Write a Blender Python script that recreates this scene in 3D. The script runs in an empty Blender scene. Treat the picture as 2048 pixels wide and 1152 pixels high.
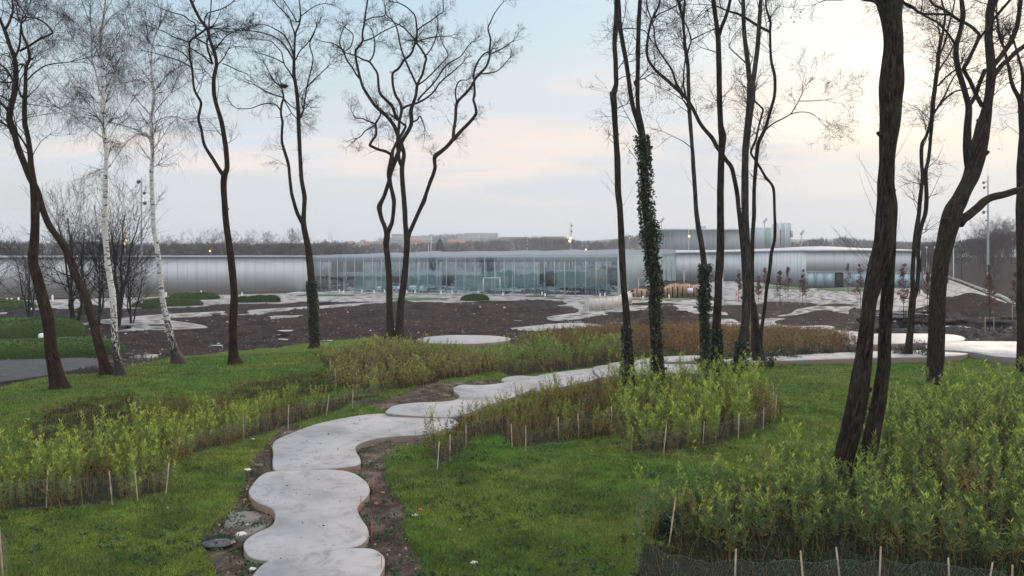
import bpy, bmesh, math, random
import numpy as np
from mathutils import Vector

random.seed(7)
RNG = np.random.default_rng(11)
S = bpy.context.scene
COL = S.collection

# ------------------------------------------------------------------ camera
HC = 7.2          # eye height above the plaza
F = 1600.0        # focal length in pixels of the 2048 px wide photograph
CX, HY = 1024.0, 495.0
cam_d = bpy.data.cameras.new("camera")
cam = bpy.data.objects.new("camera", cam_d)
COL.objects.link(cam)
cam.location = (0, 0, HC)
cam.rotation_euler = (math.radians(90), 0, 0)
cam_d.sensor_width = 36
cam_d.lens = 36 * F / 2048
cam_d.shift_y = -(576 - HY) / 2048
cam_d.clip_start = 0.1
cam_d.clip_end = 20000
S.camera = cam

# ------------------------------------------------------------------ sky, sun, exposure
SUN_EL, SUN_AZ = 17.0, 33.0      # degrees; azimuth measured from the view axis to the right
W = bpy.data.worlds.new("World")
S.world = W
W.use_nodes = True
nt = W.node_tree
nt.nodes.clear()
def wn(t, **k):
    n = nt.nodes.new(t)
    for a, b in k.items():
        setattr(n, a, b)
    return n
L = nt.links.new
out = wn("ShaderNodeOutputWorld")
bg = wn("ShaderNodeBackground")
L(bg.outputs[0], out.inputs[0])
sky = wn("ShaderNodeTexSky", sky_type='NISHITA')
sky.sun_disc = False
sky.sun_elevation = math.radians(SUN_EL)
sky.sun_rotation = math.radians(SUN_AZ)
sky.altitude = 50
sky.air_density = 1.0
sky.dust_density = 1.6
tc = wn("ShaderNodeTexCoord")
sep = wn("ShaderNodeSeparateXYZ")
L(tc.outputs["Generated"], sep.inputs[0])
def wm(op, a, b=None, c=None, clamp=False):
    n = wn("ShaderNodeMath", operation=op)
    n.use_clamp = clamp
    for i, v in enumerate((a, b, c)):
        if v is None: continue
        if isinstance(v, (int, float)): n.inputs[i].default_value = v
        else: L(v, n.inputs[i])
    return n.outputs[0]
def wmix(f, a, b, bt='MIX'):
    n = wn("ShaderNodeMix", data_type='RGBA', blend_type=bt)
    if isinstance(f, (int, float)): n.inputs[0].default_value = f
    else: L(f, n.inputs[0])
    for i, v in ((6, a), (7, b)):
        if isinstance(v, tuple): n.inputs[i].default_value = (*v, 1)
        else: L(v, n.inputs[i])
    return n.outputs[2]
def wramp(f, pts):
    n = wn("ShaderNodeValToRGB")
    L(f, n.inputs[0])
    cr = n.color_ramp
    while len(cr.elements) < len(pts): cr.elements.new(0.5)
    for e, (p, c) in zip(cr.elements, pts):
        e.position = p
        e.color = (*c, 1) if isinstance(c, tuple) else (c, c, c, 1)
    return n.outputs[0]
X, Y, Z = sep.outputs
# clear part of the sky: the Nishita sky itself, pulled towards the pale blue of the photo
sk = wn("ShaderNodeVectorMath", operation='SCALE')
L(sky.outputs[0], sk.inputs[0]); sk.inputs[3].default_value = 0.10
el = wm('ARCTAN2', Z, wm('SQRT', wm('ADD', wm('MULTIPLY', X, X), wm('MULTIPLY', Y, Y))))
elr = wm('DIVIDE', el, math.radians(40), clamp=True)
base = wramp(elr, [(0.0, (0.73, 0.74, 0.77)), (0.14, (0.78, 0.81, 0.83)), (0.30, (0.68, 0.82, 0.88)), (0.5, (0.54, 0.77, 0.96)), (1.0, (0.48, 0.70, 0.98))])
clear = wmix(0.82, sk.outputs[0], base)
# flat cloud layer seen in perspective: direction / elevation
zz = wm('ADD', wm('MAXIMUM', Z, 0.0), 0.12)
cu = wn("ShaderNodeCombineXYZ")
L(wm('DIVIDE', X, zz), cu.inputs[0]); L(wm('DIVIDE', Y, zz), cu.inputs[1]); cu.inputs[2].default_value = 3.7
def wnoise(vec, scale, detail=5, rough=0.5, dist=0.0):
    n = wn("ShaderNodeTexNoise")
    L(vec, n.inputs["Vector"])
    n.inputs["Scale"].default_value = scale
    n.inputs["Detail"].default_value = detail
    n.inputs["Roughness"].default_value = rough
    n.inputs["Distortion"].default_value = dist
    return n.outputs[0]
map1 = wn("ShaderNodeMapping"); map1.inputs["Scale"].default_value = (0.30, 0.50, 1); map1.inputs["Location"].default_value = (2.3, 0.4, 0)
L(cu.outputs[0], map1.inputs[0])
n1 = wm('ADD', wnoise(map1.outputs[0], 1.0, 6, 0.45, 0.3), wm('MULTIPLY', X, 0.22))
mask1 = wramp(n1, [(0.44, 0.0), (0.60, 1.0)])
n2 = wnoise(map1.outputs[0], 2.1, 5, 0.5, 0.2)
pinkm = wramp(n2, [(0.42, 0.0), (0.58, 1.0)])
# angle to the sun
sd = (math.sin(math.radians(SUN_AZ)) * math.cos(math.radians(SUN_EL)), math.cos(math.radians(SUN_AZ)) * math.cos(math.radians(SUN_EL)), math.sin(math.radians(SUN_EL)))
dp = wn("ShaderNodeVectorMath", operation='DOT_PRODUCT')
nv = wn("ShaderNodeVectorMath", operation='NORMALIZE'); L(tc.outputs["Generated"], nv.inputs[0])
L(nv.outputs[0], dp.inputs[0]); dp.inputs[1].default_value = sd
cosang = dp.outputs["Value"]
near_sun = wramp(cosang, [(0.70, 0.0), (0.90, 0.30), (0.975, 0.8), (1.0, 1.0)])
cloud = wmix(pinkm, (0.74, 0.80, 0.88), (1.0, 0.86, 0.79))
cloud = wmix(near_sun, cloud, wmix(pinkm, (0.80, 0.81, 0.85), (1.0, 0.88, 0.73)))
amount = wm('MULTIPLY', mask1, 0.9)
skycol = wmix(amount, clear, cloud)
skycol = wmix(wm('MULTIPLY', near_sun, 0.32), skycol, (1.02, 0.93, 0.81))
# grey-blue bank along the horizon
bank = wramp(wm('SUBTRACT', wm('ADD', elr, wm('MULTIPLY', wm('SUBTRACT', n2, 0.5), 0.30)), wm('MULTIPLY', X, 0.12)), [(0.0, 1.0), (0.10, 0.85), (0.17, 0.0)])
skycol = wmix(wm('MULTIPLY', bank, 0.85), skycol, (0.73, 0.745, 0.79))
glow = wramp(cosang, [(0.93, 0.0), (1.0, 1.0)])
gl = wn("ShaderNodeMix", data_type='RGBA', blend_type='ADD'); L(glow, gl.inputs[0]); L(skycol, gl.inputs[6]); gl.inputs[7].default_value = (0.16, 0.12, 0.05, 1)
# brighter overhead and behind, where the photo does not look
over = wramp(el, [(0.45, 0.0), (1.2, 1.0)])
fin = wmix(over, gl.outputs[2], (2.0, 2.06, 2.18))
L(fin, bg.inputs[0])
bg.inputs[1].default_value = 1.0

sun_d = bpy.data.lights.new("sun", 'SUN')
sun_d.energy = 1.3
sun_d.angle = math.radians(14)
sun_d.color = (1.0, 0.86, 0.68)
sun = bpy.data.objects.new("sun", sun_d)
COL.objects.link(sun)
sun.rotation_euler = Vector(sd).to_track_quat('Z', 'Y').to_euler()
sun.location = (60, 90, 60)
S.view_settings.view_transform = 'Standard'
S.view_settings.look = 'None'
S.view_settings.exposure = 0.0
S.view_settings.gamma = 1.0
S.view_settings.use_curve_mapping = False
S.cycles.max_bounces = 6
S.cycles.diffuse_bounces = 2
S.cycles.glossy_bounces = 3
S.cycles.transparent_max_bounces = 24
S.cycles.volume_bounces = 0
S.cycles.use_denoising = True

# ------------------------------------------------------------------ materials
class NT:
    def __init__(s, name, kind='principled'):
        s.m = bpy.data.materials.new(name)
        s.m.use_nodes = True
        s.t = s.m.node_tree
        s.t.nodes.clear()
        s.o = s.n("ShaderNodeOutputMaterial")
        s.b = s.n("ShaderNodeBsdfPrincipled")
        s.l(s.b.outputs[0], s.o.inputs[0])
    def n(s, t, **k):
        x = s.t.nodes.new(t)
        for a, b in k.items(): setattr(x, a, b)
        return x
    def l(s, a, b): s.t.links.new(a, b)
    def put(s, v, inp):
        if isinstance(v, (int, float)): inp.default_value = v
        elif isinstance(v, tuple): inp.default_value = (*v, 1) if (len(v) == 3 and inp.type == 'RGBA') else v
        else: s.l(v, inp)
    def math(s, op, a, b=None, clamp=False):
        n = s.n("ShaderNodeMath", operation=op); n.use_clamp = clamp
        s.put(a, n.inputs[0])
        if b is not None: s.put(b, n.inputs[1])
        return n.outputs[0]
    def mix(s, f, a, b, bt='MIX'):
        n = s.n("ShaderNodeMix", data_type='RGBA', blend_type=bt)
        s.put(f, n.inputs[0]); s.put(a, n.inputs[6]); s.put(b, n.inputs[7])
        return n.outputs[2]
    def ramp(s, f, pts):
        n = s.n("ShaderNodeValToRGB"); s.l(f, n.inputs[0])
        cr = n.color_ramp
        while len(cr.elements) < len(pts): cr.elements.new(0.5)
        for e, (p, c) in zip(cr.elements, pts):
            e.position = p; e.color = (*c, 1) if isinstance(c, tuple) else (c, c, c, 1)
        return n.outputs[0]
    def attr(s, name):
        return s.n("ShaderNodeAttribute", attribute_name=name)
    def pos(s):
        return s.n("ShaderNodeNewGeometry").outputs["Position"]
    def obj(s):
        return s.n("ShaderNodeTexCoord").outputs["Object"]
    def mp(s, vec, scale=(1, 1, 1), loc=(0, 0, 0)):
        n = s.n("ShaderNodeMapping"); s.l(vec, n.inputs[0])
        n.inputs["Scale"].default_value = scale; n.inputs["Location"].default_value = loc
        return n.outputs[0]
    def noise(s, vec, scale, detail=4, rough=0.55, dist=0.0):
        n = s.n("ShaderNodeTexNoise"); s.l(vec, n.inputs["Vector"])
        n.inputs["Scale"].default_value = scale; n.inputs["Detail"].default_value = detail
        n.inputs["Roughness"].default_value = rough; n.inputs["Distortion"].default_value = dist
        return n.outputs[0]
    def voro(s, vec, scale, feature='F1', out=0):
        n = s.n("ShaderNodeTexVoronoi", feature=feature); s.l(vec, n.inputs["Vector"])
        n.inputs["Scale"].default_value = scale
        return n.outputs[out]
    def bump(s, h, strength=0.5, dist=0.02):
        n = s.n("ShaderNodeBump"); s.l(h, n.inputs["Height"])
        n.inputs["Strength"].default_value = strength; n.inputs["Distance"].default_value = dist
        s.l(n.outputs[0], s.b.inputs["Normal"])
    def base(s, v, rough=0.8, spec=None, metal=None):
        s.put(v, s.b.inputs["Base Color"]); s.put(rough, s.b.inputs["Roughness"])
        if spec is not None: s.put(spec, s.b.inputs["Specular IOR Level"])
        if metal is not None: s.put(metal, s.b.inputs["Metallic"])
        return s.m

def simple(name, col, rough=0.7, metal=0.0, var=0.15, scale=3.0, spec=0.4):
    t = NT(name)
    n = t.noise(t.pos(), scale, 4)
    dark = tuple(c * (1 - var) for c in col); lite = tuple(min(1, c * (1 + var)) for c in col)
    return t.base(t.ramp(n, [(0.35, dark), (0.65, lite)]), rough, spec, metal)

M = {}
# bark of the false acacias: dark brown with long vertical furrows
def bark(name, c0, c1, c2, moss=0.0):
    t = NT(name)
    a = t.attr("tuv").outputs["Vector"]
    v = t.mp(a, (1, 1, 0.15))
    n = t.noise(v, 24, 6, 0.65, 0.7)
    n2 = t.noise(t.mp(a, (1, 1, 0.5)), 4, 3)
    big = t.noise(t.mp(a, (0.6, 0.6, 0.5)), 2.0, 3)
    c = t.ramp(n, [(0.38, c0), (0.52, c1), (0.72, c2)])
    c = t.mix(t.ramp(n2, [(0.45, 0.0), (0.8, 0.5)]), c, tuple(x * 1.8 for x in c1))
    if moss:
        c = t.mix(t.ramp(big, [(0.5, 0.0), (0.7, moss)]), c, (0.045, 0.06, 0.02))
    t.bump(n, 0.9, 0.035)
    return t.base(c, 0.95, 0.06)
M['bark'] = bark('acacia_bark', (0.006, 0.004, 0.004), (0.030, 0.021, 0.018), (0.105, 0.080, 0.070), 0.3)
M['bark_red'] = bark('reddish_bark', (0.007, 0.004, 0.003), (0.030, 0.017, 0.013), (0.085, 0.054, 0.043), 0.25)
M['bark_grey'] = bark('grey_bark', (0.009, 0.007, 0.007), (0.045, 0.036, 0.033), (0.14, 0.12, 0.11), 0.3)
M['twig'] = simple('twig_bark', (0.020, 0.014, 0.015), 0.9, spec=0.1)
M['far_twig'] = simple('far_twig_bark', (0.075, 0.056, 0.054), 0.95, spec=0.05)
M['birch_twig'] = simple('birch_twig_bark', (0.055, 0.034, 0.038), 0.8)
def birch():
    t = NT('birch_bark')
    a = t.attr("tuv").outputs["Vector"]
    o = t.obj()
    z = t.n("ShaderNodeSeparateXYZ"); t.l(o, z.inputs[0])
    lent = t.noise(t.mp(a, (2.2, 2.2, 9.0)), 1.6, 4, 0.6, 0.4)
    dash = t.ramp(lent, [(0.56, 0.0), (0.60, 1.0)])
    fiss = t.noise(t.mp(a, (3.5, 3.5, 1.2)), 3.4, 5, 0.65, 1.2)
    low = t.math('SUBTRACT', 1.0, t.math('DIVIDE', z.outputs[2], 4.5, clamp=True))
    fm = t.ramp(t.math('ADD', fiss, t.math('MULTIPLY', low, 0.34)), [(0.66, 0.0), (0.74, 1.0)])
    foot = t.ramp(z.outputs[2], [(0.35, 1.0), (0.9, 0.0)])
    c = t.mix(dash, t.ramp(fiss, [(0.3, (0.52, 0.48, 0.45)), (0.7, (0.74, 0.72, 0.70))]), (0.035, 0.022, 0.02))
    c = t.mix(t.math('MAXIMUM', fm, foot), c, (0.022, 0.016, 0.015))
    t.bump(fiss, 0.5, 0.02)
    return t.base(c, 0.7, 0.3)
M['birch'] = birch()

def vcol(name, rough=0.7, spec=0.3, trans=0.0, var=0.25):
    t = NT(name)
    c = t.attr("col").outputs["Color"]
    n = t.noise(t.pos(), 1.3, 3)
    c = t.mix(1.0, c, t.ramp(n, [(0.3, 1 - var), (0.7, 1.0)]), 'MULTIPLY')
    t.base(c, rough, spec)
    if trans:
        tr = t.n("ShaderNodeBsdfTranslucent"); t.l(c, tr.inputs[0])
        ms = t.n("ShaderNodeMixShader"); ms.inputs[0].default_value = trans
        t.l(t.b.outputs[0], ms.inputs[1]); t.l(tr.outputs[0], ms.inputs[2]); t.l(ms.outputs[0], t.o.inputs[0])
    return t.m
M['leaf'] = vcol('willow_leaf', 0.45, 0.4, 0.45, var=0.15)
M['grass'] = vcol('grass_blade', 0.6, 0.3, 0.3)
M['dry'] = vcol('dry_plant', 0.85, 0.15, 0.2)
M['ivy'] = vcol('ivy_leaf', 0.38, 0.5, 0.1)
M['debris'] = vcol('debris', 0.8, 0.2)

def concrete(name, c, r0=0.5, r1=0.72, spec=0.3):
    t = NT(name)
    p = t.pos()
    big = t.noise(p, 0.6, 5, 0.6)
    med = t.noise(p, 3.0, 5, 0.65, 0.6)
    fin = t.noise(p, 60, 3, 0.6)
    k = t.ramp(big, [(0.32, tuple(x * 0.70 for x in c)), (0.5, c), (0.68, tuple(min(1, x * 1.12) for x in c))])
    k = t.mix(t.ramp(t.noise(p, 1.1, 6, 0.7, 1.4), [(0.52, 0.0), (0.68, 0.75)]), k, (c[0] * 0.5, c[1] * 0.47, c[2] * 0.47))
    k = t.mix(t.ramp(med, [(0.54, 0.0), (0.72, 0.6)]), k, (c[0] * 0.42, c[1] * 0.40, c[2] * 0.42))
    k = t.mix(0.25, k, t.ramp(fin, [(0.3, 0.5), (0.7, 1.0)]), 'MULTIPLY')
    sp = t.voro(p, 3.2)
    k = t.mix(t.ramp(sp, [(0.02, 0.5), (0.035, 0.0)]), k, (0.14, 0.12, 0.11))
    t.bump(fin, 0.2, 0.004)
    r = t.ramp(big, [(0.35, r0), (0.65, r1)])
    return t.base(k, r, spec)
M['slab'] = concrete('pale_concrete', (0.335, 0.318, 0.315))
M['plaza'] = concrete('plaza_concrete', (0.35, 0.328, 0.318), 0.75, 0.9, 0.12)
def slab_side():
    t = NT('formwork_side')
    p = t.pos()
    n = t.noise(p, 1.4, 4)
    k = t.ramp(n, [(0.4, (0.20, 0.19, 0.18)), (0.55, (0.26, 0.19, 0.14)), (0.68, (0.27, 0.16, 0.10))])
    m = t.noise(t.mp(p, (1, 1, 6)), 9, 4)
    k = t.mix(0.6, k, t.ramp(m, [(0.3, 0.5), (0.7, 1.0)]), 'MULTIPLY')
    return t.base(k, 0.85, 0.2)
M['side'] = slab_side()
# ------------------------------------------------------------------ helpers
def smooth(t):
    t = np.clip(t, 0, 1)
    return t * t * (3 - 2 * t)

_perm = RNG.random((64, 64))
def vnoise(x, y):
    """value noise, period 64"""
    xi = np.floor(x).astype(int); yi = np.floor(y).astype(int)
    fx = x - xi; fy = y - yi
    fx = fx * fx * (3 - 2 * fx); fy = fy * fy * (3 - 2 * fy)
    a = _perm[xi % 64, yi % 64]; b = _perm[(xi + 1) % 64, yi % 64]
    c = _perm[xi % 64, (yi + 1) % 64]; d = _perm[(xi + 1) % 64, (yi + 1) % 64]
    return (a * (1 - fx) + b * fx) * (1 - fy) + (c * (1 - fx) + d * fx) * fy - 0.5
def fbm(x, y, o=3):
    s = 0; a = 1.0
    for i in range(o):
        s = s + a * vnoise(x * 2 ** i + 17.3 * i, y * 2 ** i + 5.1 * i); a *= 0.5
    return s

HEAPS = [  # x, y, height, sx, sy
    (48.5, 85.0, 2.5, 4.6, 3.2), (56.0, 82.0, 0.9, 5.0, 3.0), (31.5, 81.0, 0.95, 3.2, 1.6), (41.0, 78.0, 0.45, 6.0, 3.0),
    (14.5, 86.0, 0.55, 3.4, 2.0), (19.5, 82.0, 0.5, 5.0, 2.4), (17.0, 100.0, 0.45, 4.0, 1.8),
    (-6.0, 92.0, 0.55, 13.0, 6.0), (28.0, 97.0, 0.35, 5.0, 2.4), (46.0, 74.0, 0.5, 4.0, 1.5), (40.0, 98.0, 0.45, 3.0, 1.5)]
def H(x, y):
    x = np.asarray(x, float); y = np.asarray(y, float)
    y0 = np.interp(x, [-40, -22, -17, -8, 0, 10, 25], [22, 25, 28, 34, 39, 40, 38])
    z = 2.0 * (1 - smooth((y - y0) / 34.0))
    z = z + 0.30 * np.exp(-((x - 3.5) / 3.2) ** 2 - ((y - 15.5) / 4.0) ** 2)
    z = z - 0.22 * np.exp(-((x + 8) / 4.0) ** 2 - ((y - 24) / 3.0) ** 2)
    near = 1 - smooth((y - 45) / 20)
    z = z + near * (0.10 * fbm(x * 0.22 + 3, y * 0.22 + 9, 2))
    for hx, hy, hh, sx, sy in HEAPS:
        z = z + hh * np.exp(-(((x - hx) / sx) ** 2 + ((y - hy) / sy) ** 2) ** 0.8)
    # embankment to the right of the far road
    ax, ay, bx, by = 54.0, 84.0, 120.0, 236.0
    l = math.hypot(bx - ax, by - ay)
    s = ((x - ax) * (by - ay) - (y - ay) * (bx - ax)) / l
    u = ((x - ax) * (bx - ax) + (y - ay) * (by - ay)) / l
    e = smooth((s - 1.5) / 14.0) * smooth((u + 2) / 20.0) * 4.2 * (1 + 0.35 * fbm(x * 0.07, y * 0.07 + 4, 2))
    z = z + e
    # berm behind the drive on the left of it, further away
    z = z + 3.0 * smooth((s + 10) / -12.0) * smooth((y - 185) / 30.0) * 0
    return z

def P(px, py, D):
    return Vector(((px - CX) / F * D, D, HC - (py - HY) / F * D))
_ys = 1.0 / np.linspace(1 / 6.0, 1 / 400.0, 5000)
def hit(px, py, off=0.0):
    """where the sight line of this point of the photograph meets the ground (raised by off)"""
    xs = (px - CX) / F * _ys
    zr = HC - (py - HY) / F * _ys
    g = H(xs, _ys) + off
    k = np.argmax(zr <= g)
    if k == 0: k = len(_ys) - 1
    a = (zr[k - 1] - g[k - 1]); b = (g[k] - zr[k]) + 1e-9
    t = a / (a + b) if a + b > 0 else 0
    D = _ys[k - 1] + (_ys[k] - _ys[k - 1]) * np.clip(t, 0, 1)
    return Vector(((px - CX) / F * D, D, HC - (py - HY) / F * D))
def inside(poly, px, py):
    poly = np.asarray(poly, float)
    r = np.zeros(np.shape(px), bool)
    j = len(poly) - 1
    for i in range(len(poly)):
        xi, yi = poly[i]; xj, yj = poly[j]
        if yi != yj:
            c = ((yi > py) != (yj > py)) & (px < (xj - xi) * (py - yi) / (yj - yi) + xi)
            r ^= c
        j = i
    return r
def spline(pts, n=6, closed=True):
    p = np.asarray(pts, float); N = len(p); o = []
    rng = range(N) if closed else range(N - 1)
    for i in rng:
        if closed: a, b, c, d = p[i - 1], p[i], p[(i + 1) % N], p[(i + 2) % N]
        else: a, b, c, d = p[max(i - 1, 0)], p[i], p[i + 1], p[min(i + 2, N - 1)]
        for k in range(n):
            t = k / n
            o.append(0.5 * ((2 * b) + (c - a) * t + (2 * a - 5 * b + 4 * c - d) * t * t + (3 * b - a - 3 * c + d) * t ** 3))
    if not closed: o.append(p[-1])
    return np.array(o)

def mesh_obj(name, V, faces, mat, parent=None, origin=None, col=None, tuv=None, smooth_=False):
    """faces: list of int arrays (n,k). Vertices in world space; the object's origin is the parent's or the one given."""
    V = np.asarray(V, float).reshape(-1, 3)
    if parent is not None: org = np.array(parent.get('_org', (0, 0, 0)), float)
    elif origin is not None: org = np.array(origin, float)
    else: org = np.zeros(3)
    me = bpy.data.meshes.new(name)
    me.vertices.add(len(V)); me.vertices.foreach_set("co", (V - org).astype(np.float32).ravel())
    faces = [np.asarray(f, np.int32) for f in faces if len(f)]
    li = np.concatenate([f.ravel() for f in faces]); tot = np.concatenate([np.full(len(f), f.shape[1], np.int32) for f in faces])
    st = np.concatenate([[0], np.cumsum(tot)[:-1]]).astype(np.int32)
    me.loops.add(len(li)); me.loops.foreach_set("vertex_index", li)
    me.polygons.add(len(tot)); me.polygons.foreach_set("loop_start", st); me.polygons.foreach_set("loop_total", tot)
    if smooth_: me.polygons.foreach_set("use_smooth", np.ones(len(tot), bool))
    me.update(calc_edges=True)
    if col is not None:
        a = me.attributes.new("col", 'FLOAT_COLOR', 'POINT')
        c = np.ones((len(V), 4), np.float32); c[:, :3] = col
        a.data.foreach_set("color", c.ravel())
    if tuv is not None:
        a = me.attributes.new("tuv", 'FLOAT_VECTOR', 'POINT'); a.data.foreach_set("vector", np.asarray(tuv, np.float32).ravel())
    for m in (mat if isinstance(mat, (list, tuple)) else [mat]): me.materials.append(m)
    o = bpy.data.objects.new(name, me); COL.objects.link(o)
    if parent is not None: o.parent = parent
    else:
        o.location = org
    o['_org'] = tuple(float(v) for v in org)
    return o

class MB:
    def __init__(s): s.V = []; s.F = {}; s.n = 0; s.C = []; s.T = []
    def add(s, V, F, col=None, tuv=None):
        V = np.asarray(V, float).reshape(-1, 3); F = np.asarray(F, int)
        if not len(V): return
        s.V.append(V); s.F.setdefault(F.shape[1], []).append(F + s.n); s.n += len(V)
        c = np.ones((len(V), 3)) if col is None else np.broadcast_to(np.asarray(col, float), (len(V), 3))
        s.C.append(c)
        s.T.append(np.zeros((len(V), 3)) if tuv is None else tuv)
    def box(s, x0, x1, y0, y1, z0, z1, col=None):
        V = [(x, y, z) for z in (z0, z1) for y in (y0, y1) for x in (x0, x1)]
        s.add(V, [(0, 2, 3, 1), (4, 5, 7, 6), (0, 1, 5, 4), (2, 6, 7, 3), (0, 4, 6, 2), (1, 3, 7, 5)], col)
    def obox(s, c, ax, ay, az, col=None):
        """oriented box: centre and half-axis vectors"""
        c = np.array(c, float); ax = np.array(ax, float); ay = np.array(ay, float); az = np.array(az, float)
        V = [c + i * ax + j * ay + k * az for k in (-1, 1) for j in (-1, 1) for i in (-1, 1)]
        s.add(V, [(0, 2, 3, 1), (4, 5, 7, 6), (0, 1, 5, 4), (2, 6, 7, 3), (0, 4, 6, 2), (1, 3, 7, 5)], col)
    def segs(s, P0, P1, r0, r1, k=3, col=None):
        P0 = np.asarray(P0, float); P1 = np.asarray(P1, float); n = len(P0)
        if n == 0: return
        d = P1 - P0; ln = np.linalg.norm(d, axis=1, keepdims=True) + 1e-9; d = d / ln
        ref = np.where(np.abs(d[:, 2:3]) > 0.9, np.array([[1.0, 0, 0]]), np.array([[0, 0, 1.0]]))
        u = np.cross(d, ref); u /= np.linalg.norm(u, axis=1, keepdims=True) + 1e-9
        v = np.cross(d, u)
        a = np.arange(k) * 2 * np.pi / k
        ring = u[:, None, :] * np.cos(a)[None, :, None] + v[:, None, :] * np.sin(a)[None, :, None]
        A = P0[:, None, :] + ring * np.asarray(r0).reshape(-1, 1, 1); B = P1[:, None, :] + ring * np.asarray(r1).reshape(-1, 1, 1)
        V = np.concatenate([A, B], 1).reshape(-1, 3)
        b = (np.arange(n) * 2 * k)[:, None]; i = np.arange(k)[None, :]; j = (np.arange(k)[None, :] + 1) % k
        Fq = np.stack([b + i, b + j, b + k + j, b + k + i], -1).reshape(-1, 4)
        if col is not None and np.ndim(col) == 2: col = np.repeat(col, 2 * k, axis=0)
        s.add(V, Fq, col)
    def tube(s, pts, rad, k=10, wob=0.0, seed=0, cap=True, col=None):
        pts = np.asarray(pts, float); rad = np.asarray(rad, float); n = len(pts)
        T = np.gradient(pts, axis=0); T /= np.linalg.norm(T, axis=1, keepdims=True) + 1e-9
        ref = np.array([0, 1.0, 0]) if abs(T[0][1]) < 0.8 else np.array([1.0, 0, 0])
        u = np.cross(T, ref); u /= np.linalg.norm(u, axis=1, keepdims=True) + 1e-9
        v = np.cross(T, u)
        a = np.arange(k) * 2 * np.pi / k
        arc = np.concatenate([[0], np.cumsum(np.linalg.norm(np.diff(pts, axis=0), axis=1))])
        rr = rad[:, None] * np.ones((1, k))
        if wob:
            r = np.random.default_rng(seed + 5); ph = r.random(8) * 6.28
            rr = rr * (1 + wob * (0.6 * np.sin(3 * a[None, :] + ph[0] + arc[:, None] * 0.7) + 0.5 * np.sin(5 * a[None, :] + ph[1] - arc[:, None] * 1.1) + 0.7 * np.sin(arc[:, None] * 3.1 + ph[2] + 2 * a[None, :]) + 0.5 * np.sin(arc[:, None] * 7.3 + ph[3] + a[None, :])))
        ring = u[:, None, :] * np.cos(a)[None, :, None] + v[:, None, :] * np.sin(a)[None, :, None]
        V = (pts[:, None, :] + ring * rr[:, :, None]).reshape(-1, 3)
        tuv = np.stack([np.cos(a)[None, :] * rr, np.sin(a)[None, :] * rr, np.repeat(arc[:, None], k, 1) + seed * 3.3], -1).reshape(-1, 3)
        b = (np.arange(n - 1) * k)[:, None]; i = np.arange(k)[None, :]; j = (i + 1) % k
        Fq = np.stack([b + i, b + j, b + k + j, b + k + i], -1).reshape(-1, 4)
        s.add(V, Fq, col, tuv)
        if cap:
            tip = pts[-1] + T[-1] * rad[-1] * 0.6
            base = s.n - k
            s.V.append(tip[None]); s.C.append(np.ones((1, 3)) if col is None else np.broadcast_to(np.asarray(col, float), (1, 3))); s.T.append(tuv[-1:]);
            s.F.setdefault(3, []).append(np.array([(base + q, base + (q + 1) % k, s.n) for q in range(k)])); s.n += 1
    def leaves(s, B, D, Ln, Wd, col, rng, fold=0.35):
        """pointed leaves: base points B, directions D (unit), length, width"""
        B = np.asarray(B, float); n = len(B)
        if n == 0: return
        r = rng.normal(size=(n, 3)); sd_ = np.cross(D, r); sd_ /= np.linalg.norm(sd_, axis=1, keepdims=True) + 1e-9
        nr = np.cross(D, sd_)
        Ln = np.broadcast_to(np.asarray(Ln, float), (n,))[:, None]; Wd = np.broadcast_to(np.asarray(Wd, float), (n,))[:, None]
        m = B + D * Ln * 0.45 + nr * Ln * 0.05
        V = np.stack([B, m + sd_ * Wd * 0.5, B + D * Ln, m - sd_ * Wd * 0.5], 1).reshape(-1, 3)
        Fq = (np.arange(n) * 4)[:, None] + np.arange(4)[None, :]
        c = np.repeat(np.broadcast_to(col, (n, 3)), 4, axis=0)
        s.add(V, Fq, c)
    def build(s, name, mat, parent=None, origin=None, smooth_=False, col=True):
        if not s.n: return None
        V = np.concatenate(s.V); F = [np.concatenate(f) for f in s.F.values()]
        return mesh_obj(name, V, F, mat, parent, origin, np.concatenate(s.C) if col else None, np.concatenate(s.T), smooth_)

def thing(name, label, cat, loc, group=None):
    o = bpy.data.objects.new(name, None); COL.objects.link(o)
    o.location = loc; o['_org'] = tuple(float(v) for v in loc)
    o.empty_display_size = 0.2
    tag(o, label, cat, group)
    return o
def tag(o, label=None, cat=None, group=None, kind=None):
    if label: o['label'] = label
    if cat: o['category'] = cat
    if group: o['group'] = group
    if kind: o['kind'] = kind
    return o
def copy_tree(o, loc, rz=0.0, sc=1.0, label=None):
    c = o.copy(); COL.objects.link(c); c.location = loc; c.rotation_euler = (0, 0, rz); c.scale = (sc, sc, sc)
    if label: c['label'] = label
    for ch in [k for k in bpy.data.objects if k.parent == o]:
        d = ch.copy(); COL.objects.link(d); d.parent = c
        for g in [k for k in bpy.data.objects if k.parent == ch]:
            e = g.copy(); COL.objects.link(e); e.parent = d
    return c

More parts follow.
